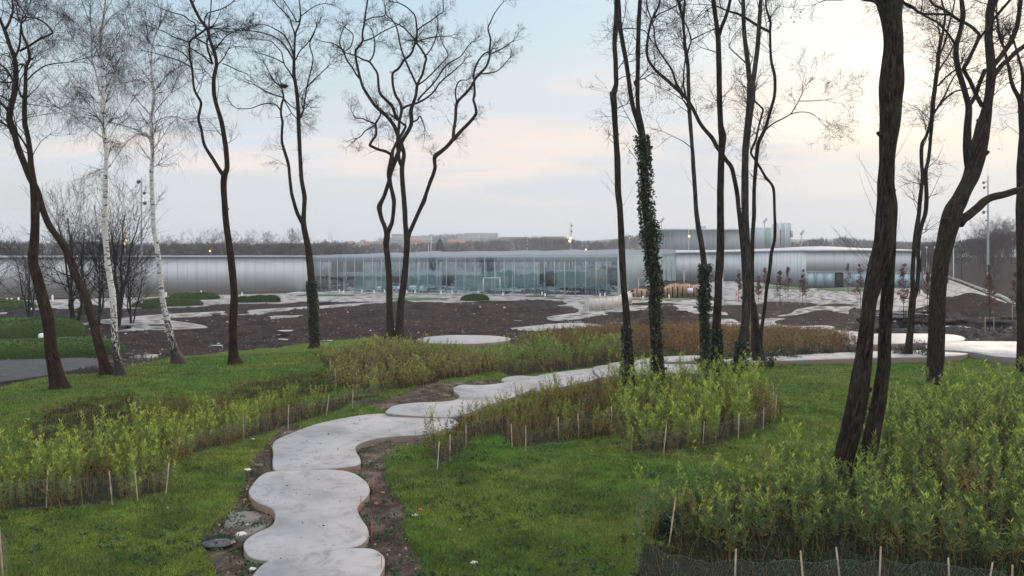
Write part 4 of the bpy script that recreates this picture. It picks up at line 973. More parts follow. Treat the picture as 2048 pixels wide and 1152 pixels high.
G = [[(780, 678, 24), (781, 662, 16), (779, 605, 13), (778, 555, 12), (775, 515, 12), (772, 490, 12), (774, 470, 12), (770, 455, 9), (764, 440, 8.5), (760, 425, 9), (759, 413, 11), (763, 403, 9), (768, 393, 8), (777, 366, 8), (782, 345, 8), (788, 327, 9), (794, 312, 9), (798, 300, 9), (801, 288, 8), (806, 278, 8), (815, 264, 8), (822, 250, 8), (823, 236, 8), (822, 222, 8), (826, 208, 7), (832, 190, 6), (834, 172, 6), (838, 162, 5), (845, 148, 5), (849, 130, 4.5), (852, 115, 4.5), (842, 98, 4), (832, 82, 4), (834, 68, 4), (833, 50, 3.5), (830, 32, 3), (822, 22, 2.5), (810, 12, 2.5), (795, 5, 2)],
     [(774, 470, 9), (780, 455, 9), (785, 440, 8), (788, 410, 8), (787, 395, 9), (783, 378, 8), (779, 360, 9), (779, 343, 11), (782, 325, 10), (784, 310, 8), (786, 300, 6), (792, 288, 6), (800, 274, 6), (808, 260, 5), (811, 252, 5), (804, 246, 4.5), (798, 242, 4)],
     [(783, 310, 6), (772, 303, 6), (757, 299, 5.5), (746, 294, 5.5), (740, 290, 6), (745, 280, 5), (752, 270, 5), (752, 255, 4.5), (751, 247, 4.5), (757, 238, 4), (761, 228, 3), (758, 218, 2.5)], [(749, 247, 3.5), (736, 242, 3), (724, 237, 2.5), (712, 236, 2), (706, 228, 1.6)], [(750, 250, 3.5), (740, 256, 3), (730, 262, 2.6), (722, 272, 2.2), (714, 277, 2)],
     [(799, 678, 26), (799, 660, 18), (802, 605, 14), (806, 575, 13), (809, 555, 13), (812, 520, 12), (814, 492, 12), (814, 474, 12), (811, 450, 10), (810, 428, 10), (808, 400, 10), (805, 366, 9.5), (804, 336, 9.5), (808, 310, 8), (804, 293, 9), (798, 278, 8), (793, 262, 8), (786, 248, 7.5), (775, 234, 7), (762, 222, 7), (750, 211, 6.5), (742, 200, 6), (733, 186, 6), (726, 174, 5.5), (720, 155, 5), (714, 130, 5), (711, 104, 5), (717, 94, 4.5), (725, 82, 4.5), (725, 66, 4), (729, 45, 4), (732, 20, 3.5), (737, -8, 3)],
     [(815, 480, 9), (819, 466, 8.5), (826, 450, 8), (834, 432, 8), (842, 414, 8), (847, 404, 9), (853, 385, 7.5), (861, 362, 7.5), (866, 350, 7.5), (870, 335, 7.5), (869, 322, 7.5), (871, 312, 9), (884, 302, 8), (897, 290, 8), (905, 280, 8), (910, 276, 8), (922, 262, 7), (934, 250, 7), (945, 238, 6.5), (952, 227, 6), (951, 214, 5.5), (947, 200, 5), (949, 190, 5), (949, 176, 4.5), (948, 160, 4), (947, 148, 4), (952, 132, 4), (958, 120, 3.5), (968, 108, 3), (980, 103, 2.5)],
     [(907, 280, 7), (907, 265, 6.5), (911, 237, 6), (912, 215, 6), (915, 204, 6), (924, 194, 5.5), (934, 184, 5.5), (943, 172, 5), (952, 156, 5), (963, 144, 5), (973, 132, 4.5), (979, 115, 4), (979, 100, 4), (981, 78, 3.5), (976, 57, 3), (982, 42, 2.5), (988, 29, 2), (998, 14, 1.8), (1007, 4, 1.4)],
     [(804, 333, 7), (799, 322, 7), (796, 300, 7), (795, 280, 6.5), (797, 262, 6), (799, 240, 6), (803, 222, 6), (800, 205, 5.5), (792, 192, 5.5), (787, 176, 5), (785, 160, 5), (786, 146, 5), (796, 138, 5), (802, 130, 5), (808, 120, 5), (818, 112, 5), (824, 104, 4.5), (828, 92, 4), (832, 80, 4)],
     [(795, 240, 6), (790, 228, 6.5), (784, 212, 6.5), (772, 200, 6), (760, 186, 5.5), (757, 170, 5), (755, 148, 4.5), (748, 136, 4), (739, 124, 4), (726, 119, 3.5), (710, 111, 3), (692, 106, 2.5)], [(739, 123, 3.5), (746, 112, 3.2), (749, 98, 3), (749, 80, 2.6), (744, 60, 2)],
     [(803, 219, 5), (814, 212, 4.5), (831, 207, 4.5), (850, 198, 4), (868, 183, 3.5), (878, 168, 3), (888, 158, 3), (905, 144, 2.5), (924, 127, 1.8)], [(835, 201, 4), (848, 186, 3.6), (862, 172, 3.4), (875, 156, 3), (888, 136, 3), (900, 125, 2.6), (922, 112, 2.2), (934, 95, 2), (944, 84, 1.6)],
     [(834, 172, 4), (824, 150, 4), (814, 128, 3.8), (806, 108, 3.5), (800, 88, 3.2), (796, 65, 3), (792, 52, 2.8), (786, 42, 2.2)], [(836, 170, 3.2), (850, 160, 3), (866, 145, 2.8), (882, 128, 2.5), (896, 110, 2.2), (888, 92, 2), (882, 78, 1.6)],
     [(720, 158, 4), (712, 148, 3.5), (704, 134, 3.2), (695, 122, 3), (689, 108, 2.8), (684, 98, 2.6), (679, 86, 2.4), (682, 70, 2.2), (688, 55, 1.8)], [(689, 102, 2.5), (678, 94, 2.2), (664, 86, 2), (650, 84, 1.6), (636, 80, 1.2)], [(690, 102, 2.4), (702, 92, 2.4), (706, 70, 2.2), (694, 58, 2)],
     [(979, 110, 3), (992, 103, 2.6), (1006, 96, 2.4), (1023, 84, 1.8)], [(960, 148, 3), (978, 146, 2.6), (996, 141, 2.2), (1015, 121, 1.8)], [(914, 206, 3.5), (911, 190, 3.2), (912, 176, 3), (919, 162, 2.6), (932, 160, 2)], [(832, 84, 3), (850, 78, 2.6), (868, 74, 2.4), (900, 72, 1.8)],
     [(833, 62, 3), (848, 50, 2.8), (864, 40, 2.6), (878, 28, 2.4), (886, 24, 2.2), (886, -6, 2)], [(727, 82, 3), (745, 76, 2.6), (768, 62, 2.2), (790, 52, 2)], [(730, 42, 2.6), (745, 35, 2.4), (769, 31, 2.2), (770, 15, 2)], [(848, 115, 3), (862, 98, 2.6), (872, 74, 2.4), (876, 50, 2)],
     [(832, 82, 3.2), (820, 68, 3), (806, 54, 2.6), (790, 46, 2)], [(822, 245, 3.4), (834, 240, 3), (840, 232, 2.8), (846, 245, 2.2), (850, 258, 1.8)], [(761, 228, 2.4), (768, 224, 2)], [(895, 172, 0.1), (896, 171, 0.1)]]
T_(base=(790, 678), name='acacia_tree', label='twin-trunked tree with a wide twisting crown standing in the middle of the view', mat='bark_red', crown=(1.05, 330, 0.9), leafy=260, stems=G[:-1])
T_(base=(1262, 795), name='acacia_tree', label='slim dark tree with ivy on its lower trunk, first of the group right of centre', mat='bark', crown=(1.2, 60, 0.5), leafy=60, ivy=[(0, 795, 645, 1.3, -0.6)],
   stems=[[(1263, 797, 26), (1260, 780, 22), (1259, 737, 20), (1256, 678, 18), (1254, 650, 15), (1252, 620, 14), (1249, 590, 13), (1247, 566, 13), (1244, 507, 13), (1242, 459, 13), (1240, 420, 12), (1236, 380, 12.5), (1235, 327, 13), (1233, 290, 11), (1231, 259, 11), (1229, 225, 12), (1228, 205, 13), (1227, 190, 13), (1232, 170, 9.5), (1232, 150, 9.5), (1231, 120, 9.5), (1229, 85, 9.5), (1232, 50, 10), (1233, 20, 10), (1233, -15, 9)],
          [(1229, 195, 6), (1223, 190, 7), (1222, 184, 5)]])
T_(base=(1321, 782), name='acacia_tree', label='ivy-wrapped tree, thickest green trunk of the group right of centre', mat='bark', crown=(1.2, 60, 0.5), leafy=60, ivy=[(0, 780, 590, 1.3, -0.5), (0, 600, 270, 4.2, 0.15)],
   stems=[[(1322, 784, 30), (1321, 765, 24), (1317, 717, 21), (1313, 659, 19), (1311, 620, 19), (1311, 576, 19), (1307, 545, 18), (1303, 517, 18), (1300, 485, 17), (1298, 459, 17), (1293, 430, 17), (1290, 395, 17), (1288, 337, 16), (1286, 300, 16), (1284, 270, 14), (1279, 240, 13), (1276, 215, 9), (1275, 176, 8.5), (1276, 130, 8.5), (1276, 98, 9), (1278, 39, 8.5), (1281, -15, 8)],
          [(1280, 262, 10), (1274, 240, 9.5), (1269, 225, 9), (1264, 205, 9), (1260, 180, 9), (1256, 150, 9), (1252, 122, 9), (1247, 95, 9), (1243, 72, 9), (1240, 52, 9), (1238, 20, 9), (1236, -15, 9)],
          [(1274, 176, 5), (1270, 166, 6), (1271, 162, 4)], [(1244, 58, 2.4), (1258, 57, 2.2), (1274, 58, 2.2), (1288, 61, 2.2), (1296, 70, 2)]])
T_(base=(1411, 765), name='acacia_tree', label='thin grey-brown tree with a clump of ivy halfway up, behind the ivy-wrapped one', mat='bark_grey', crown=(1.2, 120, 0.7), leafy=260, ivy=[(0, 765, 600, 1.4, 0), (0, 620, 520, 2.6, 0)],
   stems=[[(1411, 766, 20), (1411, 750, 15), (1410, 698, 12), (1409, 650, 12), (1408, 600, 11), (1408, 556, 11), (1408, 527, 12), (1403, 488, 11), (1396, 449, 10), (1392, 415, 9), (1390, 380, 8.5), (1387, 337, 8.5), (1386, 315, 8), (1384, 290, 7.5), (1380, 239, 8), (1378, 210, 8), (1377, 180, 7.5), (1376, 137, 7.5), (1373, 112, 8), (1370, 88, 6), (1366, 43, 5.5), (1360, 15, 5.5), (1352, -12, 5)],
          [(1374, 108, 4), (1379, 92, 3.5), (1382, 80, 3.5), (1376, 58, 3), (1368, 42, 3)], [(1382, 80, 3), (1396, 73, 2.4), (1415, 64, 2), (1430, 58, 1.8)], [(1366, 42, 4), (1368, 20, 4), (1370, -12, 4)], [(1376, 215, 5), (1371, 206, 4), (1366, 200, 3)],
          [(1371, 190, 4), (1367, 170, 3.5), (1368, 140, 3), (1371, 115, 3)]])
T_(base=(1433, 762), name='acacia_tree', label='straight dark tree with a high fork and ivy at its foot', mat='bark', crown=(1.2, 80, 0.5), leafy=80, ivy=[(0, 762, 650, 1.8, 0.2)],
   stems=[[(1433, 764, 30), (1432, 745, 22), (1432, 678, 18), (1434, 630, 17), (1436, 600, 16), (1437, 566, 15), (1440, 520, 16), (1441, 480, 15), (1441, 430, 14), (1441, 380, 14), (1442, 337, 13), (1443, 305, 13), (1445, 275, 16), (1443, 262, 14), (1441, 245, 11), (1439, 200, 11), (1438, 137, 11), (1437, 100, 10.5), (1436, 70, 10.5), (1432, 40, 9), (1428, 10, 9), (1425, -15, 9)],
          [(1438, 72, 7), (1444, 52, 7), (1451, 35, 7), (1457, 15, 6.5), (1463, -12, 6)]])
Lst = [[(1496, 700, 8), (1492, 640, 9), (1490, 580, 9), (1487, 520, 9), (1483, 470, 9), (1480, 440, 9), (1477, 415, 9), (1474, 385, 9), (1468, 355, 8.5), (1463, 335, 9), (1452, 320, 8.5), (1444, 308, 8.5), (1434, 294, 8), (1425, 277, 8.5), (1412, 262, 8), (1400, 246, 7.5), (1391, 228, 7), (1384, 214, 7), (1372, 196, 7), (1360, 184, 7), (1345, 170, 7), (1330, 157, 6.5), (1317, 146, 6), (1306, 134, 5.5), (1298, 122, 5.5), (1294, 108, 5), (1294, 90, 5), (1297, 66, 4.5), (1301, 48, 4.5), (1306, 35, 4.5), (1314, 20, 4), (1319, 5, 4), (1322, -12, 4)],
       [(1306, 37, 3), (1320, 27, 2.6), (1336, 20, 2.4), (1350, 13, 2.4), (1362, 2, 2)], [(1303, 38, 3), (1298, 26, 3), (1294, 12, 3), (1293, -10, 2.6)], [(1366, 188, 5), (1357, 174, 5), (1351, 163, 4.5), (1345, 143, 4.5), (1334, 125, 4), (1322, 108, 3.8), (1313, 92, 3.6), (1309, 75, 3.4), (1308, 58, 3.2), (1304, 45, 3)]]
T_(base=(1483, 765), name='acacia_tree', label='pale-barked tree forking high up, with ivy on its lower trunk', mat='bark_grey', crown=(1.1, 120, 0.6), leafy=140, ivy=[(0, 765, 680, 2.2, -0.3)],
   stems=[[(1480, 766, 26), (1480, 750, 19), (1483, 698, 17), (1488, 660, 17), (1491, 639, 16), (1493, 600, 17), (1494, 570, 17), (1494, 540, 17), (1493, 500, 16), (1491, 450, 15), (1490, 400, 15), (1490, 337, 14), (1491, 300, 14), (1493, 278, 14), (1496, 250, 14), (1500, 215, 16), (1502, 190, 17), (1502, 165, 16)],
          [(1501, 172, 10), (1498, 150, 10), (1495, 120, 9.5), (1491, 88, 9), (1488, 58, 8.5), (1487, 29, 8), (1486, -15, 8)], [(1504, 172, 10), (1508, 150, 10), (1511, 127, 9.5), (1515, 95, 9), (1517, 68, 9), (1519, 40, 8.5), (1521, 10, 8), (1523, -15, 7.5)],
          [(1491, 125, 3), (1480, 115, 2.8), (1470, 106, 2.4), (1460, 96, 2.2), (1458, 90, 1.8)], [(1488, 15, 3), (1480, 5, 3), (1474, -10, 3)]])
T_(base=(1497, 712), name='acacia_tree', label='slender tree bending in a long S up and left behind the straight trunks', mat='bark', crown=(1.1, 80, 0.6), leafy=120, stems=Lst)
T_(base=(1519, 730), name='acacia_tree', label='clump of three thin dark stems rising from one foot among low dark shrubs', mat='bark', crown=(1.3, 70, 0.6), leafy=160,
   stems=[[(1512, 732, 14), (1508, 705, 10), (1507, 680, 9.5), (1507, 639, 9), (1505, 600, 9), (1504, 560, 8.5), (1504, 520, 8.5), (1505, 478, 8), (1508, 430, 8), (1508, 400, 7.5), (1509, 366, 7.5), (1512, 330, 7.5), (1514, 305, 8), (1517, 285, 8), (1523, 272, 7.5), (1530, 258, 7), (1536, 238, 6.5), (1541, 220, 6.5), (1548, 196, 6), (1550, 176, 6), (1549, 150, 6), (1543, 125, 5.5), (1541, 100, 5), (1540, 62, 5), (1541, 45, 5), (1536, 28, 4.5), (1532, 12, 4), (1532, -12, 4)],
          [(1521, 733, 16), (1518, 710, 11), (1516, 680, 10), (1514, 650, 9), (1511, 625, 8), (1508, 605, 7)], [(1527, 728, 14), (1523, 705, 9), (1521, 680, 8), (1525, 645, 6.5), (1530, 610, 6.5), (1533, 580, 7), (1538, 550, 7), (1541, 525, 7), (1543, 505, 6.5), (1549, 480, 6), (1550, 450, 6), (1549, 420, 5.5), (1548, 386, 5.5), (1545, 372, 5.5), (1538, 362, 5), (1530, 352, 5), (1523, 340, 5), (1517, 330, 5), (1509, 318, 4.5), (1502, 306, 4.5), (1506, 292, 4.5), (1512, 278, 4.5), (1517, 255, 4), (1522, 235, 4), (1526, 220, 4), (1520, 212, 3.5), (1510, 203, 3.5)],
          [(1541, 65, 6), (1530, 59, 6), (1520, 54, 6), (1510, 48, 6), (1498, 40, 5.5), (1488, 34, 5.5), (1474, 27, 5), (1458, 23, 4), (1444, 17, 3.5), (1430, 11, 3)], [(1530, 261, 3), (1545, 248, 2.8), (1560, 240, 2.6), (1575, 232, 2.4), (1583, 226, 2.2), (1590, 215, 2), (1597, 202, 1.8), (1604, 188, 1.6)], [(1582, 228, 2), (1600, 224, 1.8), (1620, 226, 1.6), (1636, 236, 1.2)], [(1598, 202, 1.8), (1620, 202, 1.6), (1650, 200, 1.2)],
          [(1444, 18, 2.6), (1440, 8, 2.4), (1438, -8, 2)]])
T_(base=(1688, 978), name='acacia_tree', label='massive furrowed twin-trunked tree close by, its foot in the tall willows', mat='bark', crown=(1.1, 20, 0.4), leafy=20, k=20,
   stems=[[(1682, 990, 50), (1683, 960, 40), (1684, 930, 37), (1690, 905, 37), (1699, 870, 39), (1709, 830, 40), (1716, 790, 39), (1722, 750, 36), (1727, 715, 32), (1731, 680, 30), (1735, 640, 28), (1739, 605, 28), (1744, 580, 31), (1750, 556, 34), (1757, 530, 37), (1764, 505, 38), (1768, 480, 38), (1770, 450, 37), (1772, 420, 37), (1773, 395, 35), (1772, 370, 32), (1773, 345, 30), (1774, 320, 29), (1776, 290, 33), (1779, 259, 38), (1781, 230, 41), (1782, 200, 43), (1783, 170, 46), (1785, 145, 44), (1786, 120, 40), (1787, 95, 38), (1786, 65, 38), (1783, 38, 40), (1780, 15, 46), (1776, -10, 52), (1772, -40, 56)],
          [(1712, 992, 52), (1718, 965, 42), (1726, 935, 36), (1736, 903, 34), (1745, 865, 31), (1752, 830, 29), (1758, 800, 28), (1763, 765, 27), (1767, 735, 26), (1769, 700, 25), (1770, 660, 24), (1772, 625, 24), (1775, 590, 24), (1778, 550, 22), (1781, 510, 20), (1783, 470, 18), (1784, 435, 20), (1785, 405, 18), (1781, 380, 16), (1776, 350, 14)],
          [(1756, 8, 7), (1745, 2, 6), (1728, 0, 5), (1712, -6, 4)], [(1798, 2, 8), (1812, 8, 6), (1824, 14, 6), (1834, 22, 5), (1843, 27, 5)]])
T_(base=(1819, 718), name='acacia_tree', label='thin tree of two entwined stems between the massive twin-trunked tree and the broad forked one', mat='bark', crown=(1.3, 260, 1.0), leafy=60, crown_y=440,
   stems=[[(1816, 720, 20), (1817, 700, 15), (1821, 660, 13), (1823, 630, 13), (1825, 600, 13), (1826, 575, 9), (1825, 548, 8), (1827, 515, 8), (1829, 495, 9), (1832, 470, 10), (1835, 448, 9), (1838, 425, 8), (1840, 400, 8), (1843, 375, 7), (1845, 350, 7), (1843, 325, 7), (1843, 300, 7), (1845, 285, 6.5), (1851, 275, 6), (1857, 260, 6), (1863, 240, 8), (1865, 225, 8.5), (1866, 205, 8.5), (1870, 175, 8.5), (1873, 150, 8), (1876, 125, 7.5), (1876, 108, 7), (1881, 90, 5), (1886, 62, 4.5), (1890, 35, 4), (1886, 12, 3.5), (1880, -10, 3)],
          [(1826, 600, 10), (1833, 580, 8), (1836, 555, 8), (1838, 525, 8.5), (1836, 505, 8), (1838, 475, 8), (1844, 448, 8), (1851, 425, 8), (1853, 395, 8), (1852, 365, 7.5), (1852, 340, 7), (1857, 318, 6.5), (1860, 290, 6.5), (1862, 265, 6.5), (1865, 232, 6)],
          [(1878, 141, 4), (1887, 126, 3.5), (1895, 115, 3.4), (1906, 94, 3)], [(1876, 172, 4), (1890, 156, 3.5), (1903, 145, 3.5), (1914, 138, 3)], [(1871, 222, 4), (1884, 204, 3.6), (1897, 192, 3.4), (1910, 183, 3), (1925, 180, 2.6), (1942, 176, 2)], [(1869, 226, 4), (1878, 210, 3.6), (1890, 190, 3.4), (1903, 162, 3), (1916, 142, 2.4)],
          [(1877, 110, 4), (1886, 95, 4), (1893, 72, 4), (1899, 45, 3.6), (1906, 20, 3), (1911, -8, 3)], [(1875, 115, 4), (1878, 90, 4), (1880, 70, 3.4), (1876, 55, 2.6)]])
T_(base=(1873, 768), name='acacia_tree', label='broad dark tree forking into several crossing limbs near the right edge', mat='bark', crown=(1.3, 200, 0.8), leafy=100, k=16, crown_y=250,
   stems=[[(1868, 790, 20), (1868, 765, 24), (1870, 740, 29), (1872, 700, 32), (1873, 650, 31), (1874, 610, 30), (1876, 580, 30), (1879, 552, 30), (1882, 525, 29), (1886, 505, 31), (1892, 480, 33), (1898, 455, 36), (1902, 440, 37), (1908, 420, 34), (1918, 402, 31), (1926, 386, 29), (1936, 366, 29), (1944, 348, 31), (1950, 325, 32), (1956, 300, 33), (1962, 275, 30), (1967, 250, 27), (1972, 228, 21), (1976, 205, 17), (1979, 185, 17), (1982, 155, 18), (1982, 130, 17), (1979, 100, 16), (1977, 75, 15), (1978, 50, 15), (1980, 25, 16), (1985, 0, 16), (1988, -20, 16)],
          [(1942, 340, 20), (1937, 325, 17), (1934, 305, 15), (1934, 280, 15), (1935, 255, 14), (1937, 228, 13), (1937, 210, 12.5), (1932, 192, 11), (1926, 170, 10.5), (1919, 148, 10.5), (1914, 127, 11), (1912, 105, 10), (1913, 88, 10), (1918, 72, 9), (1922, 55, 8), (1926, 30, 10), (1924, 8, 9), (1921, -15, 8)],
          [(1938, 212, 8), (1945, 202, 8), (1951, 190, 8), (1958, 170, 8), (1966, 150, 8), (1970, 139, 8)], [(1964, 212, 9), (1956, 197, 8.5), (1948, 180, 8), (1940, 162, 7.5), (1932, 148, 8), (1928, 137, 8), (1935, 125, 7.5), (1942, 110, 7), (1949, 95, 7), (1955, 82, 7), (1958, 70, 6.5), (1952, 62, 6), (1942, 53, 6), (1931, 46, 6), (1918, 40, 6), (1904, 31, 6), (1895, 24, 5), (1882, 16, 5), (1868, 10, 4.5), (1856, -4, 4)],
          [(1904, 30, 4.5), (1890, 29, 4.5), (1870, 28, 4.5), (1852, 28, 4.5), (1840, 25, 4), (1828, 16, 4), (1810, 6, 3.5)], [(1911, 90, 5), (1905, 80, 5), (1898, 70, 5), (1890, 60, 5), (1882, 52, 5), (1874, 44, 5), (1862, 38, 4.5), (1850, 32, 4.5), (1842, 27, 4)],
          [(1955, 82, 5), (1962, 73, 5), (1970, 62, 5)], [(1986, 132, 10), (1994, 122, 10), (2004, 110, 10), (2012, 98, 10), (2020, 86, 9.5), (2028, 70, 9), (2034, 52, 9), (2038, 30, 8.5), (2040, 10, 8.5), (2042, -15, 8)], [(1989, 150, 9), (1996, 140, 9), (2006, 128, 9), (2018, 118, 9), (2030, 106, 9), (2042, 97, 9), (2060, 84, 8)],
          [(1984, 42, 6), (1996, 28, 5.5), (2008, 14, 5.5), (2018, 2, 5), (2026, -12, 5)], [(2010, 98, 5), (2003, 86, 5), (1998, 68, 5), (1996, 50, 4), (1993, 24, 4)],
          [(1918, 447, 20), (1926, 438, 18), (1936, 431, 17), (1948, 421, 16), (1958, 413, 16), (1968, 403, 16), (1978, 397, 15), (1990, 393, 15), (2004, 390, 14), (2018, 386, 13.5), (2034, 381, 13), (2050, 377, 12), (2080, 366, 11), (2110, 350, 9)],
          [(1960, 255, 0.2), (1961, 254, 0.2)]][:-1])
T_(base=(2046, 742), name='acacia_tree', label='dark trunk cut by the right edge of the view, standing on the lawn', mat='bark', crown=(1.2, 120, 0.7), leafy=60, k=14, crown_y=260,
   stems=[[(2046, 744, 20), (2043, 725, 17), (2043, 680, 17), (2043, 600, 17), (2043, 540, 17), (2042, 470, 17), (2041, 420, 17), (2042, 380, 16), (2042, 340, 16), (2044, 300, 15), (2046, 265, 14), (2044, 232, 13), (2042, 205, 12), (2036, 192, 9), (2028, 178, 8), (2022, 160, 7), (2018, 138, 6), (2014, 122, 5.5), (2011, 108, 5), (2006, 90, 4)],
          [(2044, 215, 8), (2044, 190, 7), (2046, 160, 7), (2044, 140, 6), (2040, 125, 5), (2034, 105, 4), (2030, 90, 4)]])

def rad_of(w, D): return 0.5 * w / F * D
ivy_rng = np.random.default_rng(21)
TREE_INFO = []
for ti, T in enumerate(TREES):
    rng = np.random.default_rng(100 + ti)
    b = hit(*T['base']); D0 = b[1] + T.get('dd', 0)
    org = (b[0], b[1], b[2] - 0.05)
    root = thing(T['name'], T['label'], 'tree', org, 'bare trees around the walk' if T['name'] == 'acacia_tree' else 'white birches on the left lawn')
    mb = MB(); cr = MB(); crP, crD, crL, crR = [], [], [], []
    kb = T.get('k', 12)
    D0 = b[1]
    stems3 = []
    main = T['stems'][0]
    for si, st in enumerate(T['stems']):
        st = np.array(st, float)
        n_ = 5 if len(st) > 3 else 4
        sp = spline(st, n_, closed=False)
        py0 = st[0][1]
        big = st[0][2] > 7 or si == 0
        grounded = py0 > T['base'][1] - 60
        # lateral depth: side limbs swing towards or away from the viewer
        arc = np.concatenate([[0], np.cumsum(np.hypot(np.diff(sp[:, 0]), np.diff(sp[:, 1])))]) / F * D0
        amp = 0.0 if grounded else (0.35 if T.get('kind') != 'birch' else 0.45) * (1 if rng.random() < 0.5 else -1)
        Dj = D0
        if not grounded and stems3:
            best = 1e9
            for (pp, rr_, ss) in stems3:
                dd2 = (ss[:, 0] - sp[0][0]) ** 2 + (ss[:, 1] - sp[0][1]) ** 2; q = int(np.argmin(dd2))
                if dd2[q] < best: best = dd2[q]; Dj = pp[q][1]
        dep = Dj + amp * arc * np.exp(-arc / 6.0) + (0 if not grounded else 0.25 * np.sin(arc * 0.35 + rng.random() * 6) * np.minimum(arc / 4, 1))
        if T.get('dd') and grounded: dep = dep + T['dd'] * smooth(arc / 6)
        pts = np.stack([(sp[:, 0] - CX) / F * dep, dep, HC - (sp[:, 1] - HY) / F * dep], -1)
        r = rad_of(np.maximum(sp[:, 2], 0.5), dep)
        if grounded:
            pts[0, 2] -= 0.15
            hgt = np.maximum(pts[:, 2] - org[2], 0); r = r * (1 + 0.5 * np.exp(-hgt / 0.22) * (si == 0 or len(T['stems']) > 1))
        k = kb if big else 6
        mb.tube(pts, r, k, 0.032 if big else 0.02, seed=ti * 10 + si)
        # knots and stubs
        if big and grounded and T.get('kind') != 'birch':
            for q in range(int(rng.integers(3, 7))):
                j = int(rng.integers(len(pts) // 6, len(pts) - 2)); a = rng.random() * 6.28
                dv = np.array([math.cos(a), math.sin(a), 0.5]); dv /= np.linalg.norm(dv)
                mb.tube([pts[j], pts[j] + dv * r[j] * 0.9, pts[j] + dv * r[j] * (1.25 + 0.3 * rng.random())], [r[j] * 0.5, r[j] * 0.42, r[j] * 0.2], 7, 0, seed=q)
        stems3.append((pts, r, sp))
        # seeds of the finer branches
        cy = T.get('crown_y', 330)
        ok = np.where((sp[:, 1] < cy + 40) & (r < 0.16))[0]
        ok = ok[ok > 1]
        seg_len = arc[-1] / max(len(sp), 1)
        m = int(round(len(ok) * seg_len * 1.35 * T['crown'][2] * (1.9 if st[0][2] < 6 else 1.0)))
        if len(ok) and m:
            j = rng.choice(ok, m)
            tan = unit(np.gradient(pts, axis=0))[j]
            rv = unit(np.cross(tan, rng.normal(size=(m, 3))))
            a = rng.uniform(0.5, 1.15, m)[:, None]
            d = tan * np.cos(a) + rv * np.sin(a)
            crP.append(pts[j]); crD.append(d); crL.append(T['crown'][0] * rng.uniform(0.5, 1.3, m) * np.clip(r[j] / 0.05, 0.7, 1.3)); crR.append(np.clip(r[j] * 0.35, 0.006, 0.022))
        e = sp[-1]
        if e[1] > -15 and st[-1][2] < 5 and len(st) > 2:
            for _ in range(3):
                crP.append(pts[-1:]); crD.append(unit(unit(np.gradient(pts, axis=0))[-1:] + rng.normal(size=(1, 3)) * 0.35)); crL.append(np.array([T['crown'][0] * 1.1])); crR.append(np.array([max(r[-1] * 0.8, 0.008)]))
    # epicormic shoots low on the trunk: long straight thin whips
    if T.get('kind') != 'birch':
        p0, r0, s0 = stems3[0]
        ok = np.where((s0[:, 1] < 560) & (s0[:, 1] > 200))[0]
        if len(ok):
            m = 7 if ti not in (13, 14) else 16
            j = rng.choice(ok, m); a = rng.random(m) * 6.28
            d = np.stack([np.cos(a), np.sin(a) * 0.5, rng.uniform(0.7, 1.6, m)], -1)
            (A, B, ra, rb_), _t = grow(p0[j], d, rng.uniform(0.7, 1.5, m), np.full(m, 0.006), 2, rng, K=5, wob=0.07, up=0.06, nchild=0.25, ang=0.4, shrink=0.4)
            cr.segs(A, B, ra, rb_, 3)
    if crP:
        P0 = np.concatenate(crP); Dd = np.concatenate(crD); Ll = np.concatenate(crL); Rr = np.concatenate(crR)
        if T.get('kind') == 'birch':
            (A, B, ra, rb_), tips = grow(P0, Dd, Ll * 1.1, Rr, 2, rng, K=5, wob=0.16, up=0.06, nchild=1.5, ang=0.7, shrink=0.6)
            cr.segs(A, B, ra, rb_, 3)
            idx = rng.choice(len(B), min(len(B), 2600)); m = len(idx)
            d = np.stack([rng.normal(size=m) * 0.5, rng.normal(size=m) * 0.5, rng.uniform(-0.4, 0.3, m)], -1)
            (A2, B2, ra2, rb2), tips = grow(B[idx], d, rng.uniform(0.35, 1.0, m), np.full(m, 0.0035), 2, rng, K=5, wob=0.10, up=-0.26, nchild=0.3, ang=0.4, shrink=0.6, minr=0.0022, droop=0.1)
            cr.segs(A2, B2, ra2, rb2, 3); A, B = A2, B2
        else:
            (A, B, ra, rb_), tips = grow(P0, Dd, Ll, Rr, 4, rng, K=4, wob=0.19, up=0.05, nchild=0.95, ang=0.85, shrink=0.60, minr=0.0035)
            cr.segs(A, B, ra, rb_, 3)
            lf = T.get('leafy', 0)
        if lf:
            tp, td = tips; sel = rng.choice(len(tp), min(max(lf // 5, 4), len(tp)), replace=False)
            idx = np.repeat(sel, 5)
            dd = unit(rng.normal(size=(len(idx), 3)) + np.array([0, 0, -0.6]))
            mbl = MB(); mbl.leaves(tp[idx] + rng.normal(size=(len(idx), 3)) * 0.08, dd, rng.uniform(0.05, 0.11, len(idx)), 0.03, np.array([0.05, 0.035, 0.025]), rng)
            o = mbl.build('dry_leaves', M['dry'], root); 
    mb.build('trunk', M[T['mat']], root, smooth_=True)
    cr.build('crown', M['birch_twig'] if T.get('kind') == 'birch' else M['twig'], root, col=False)
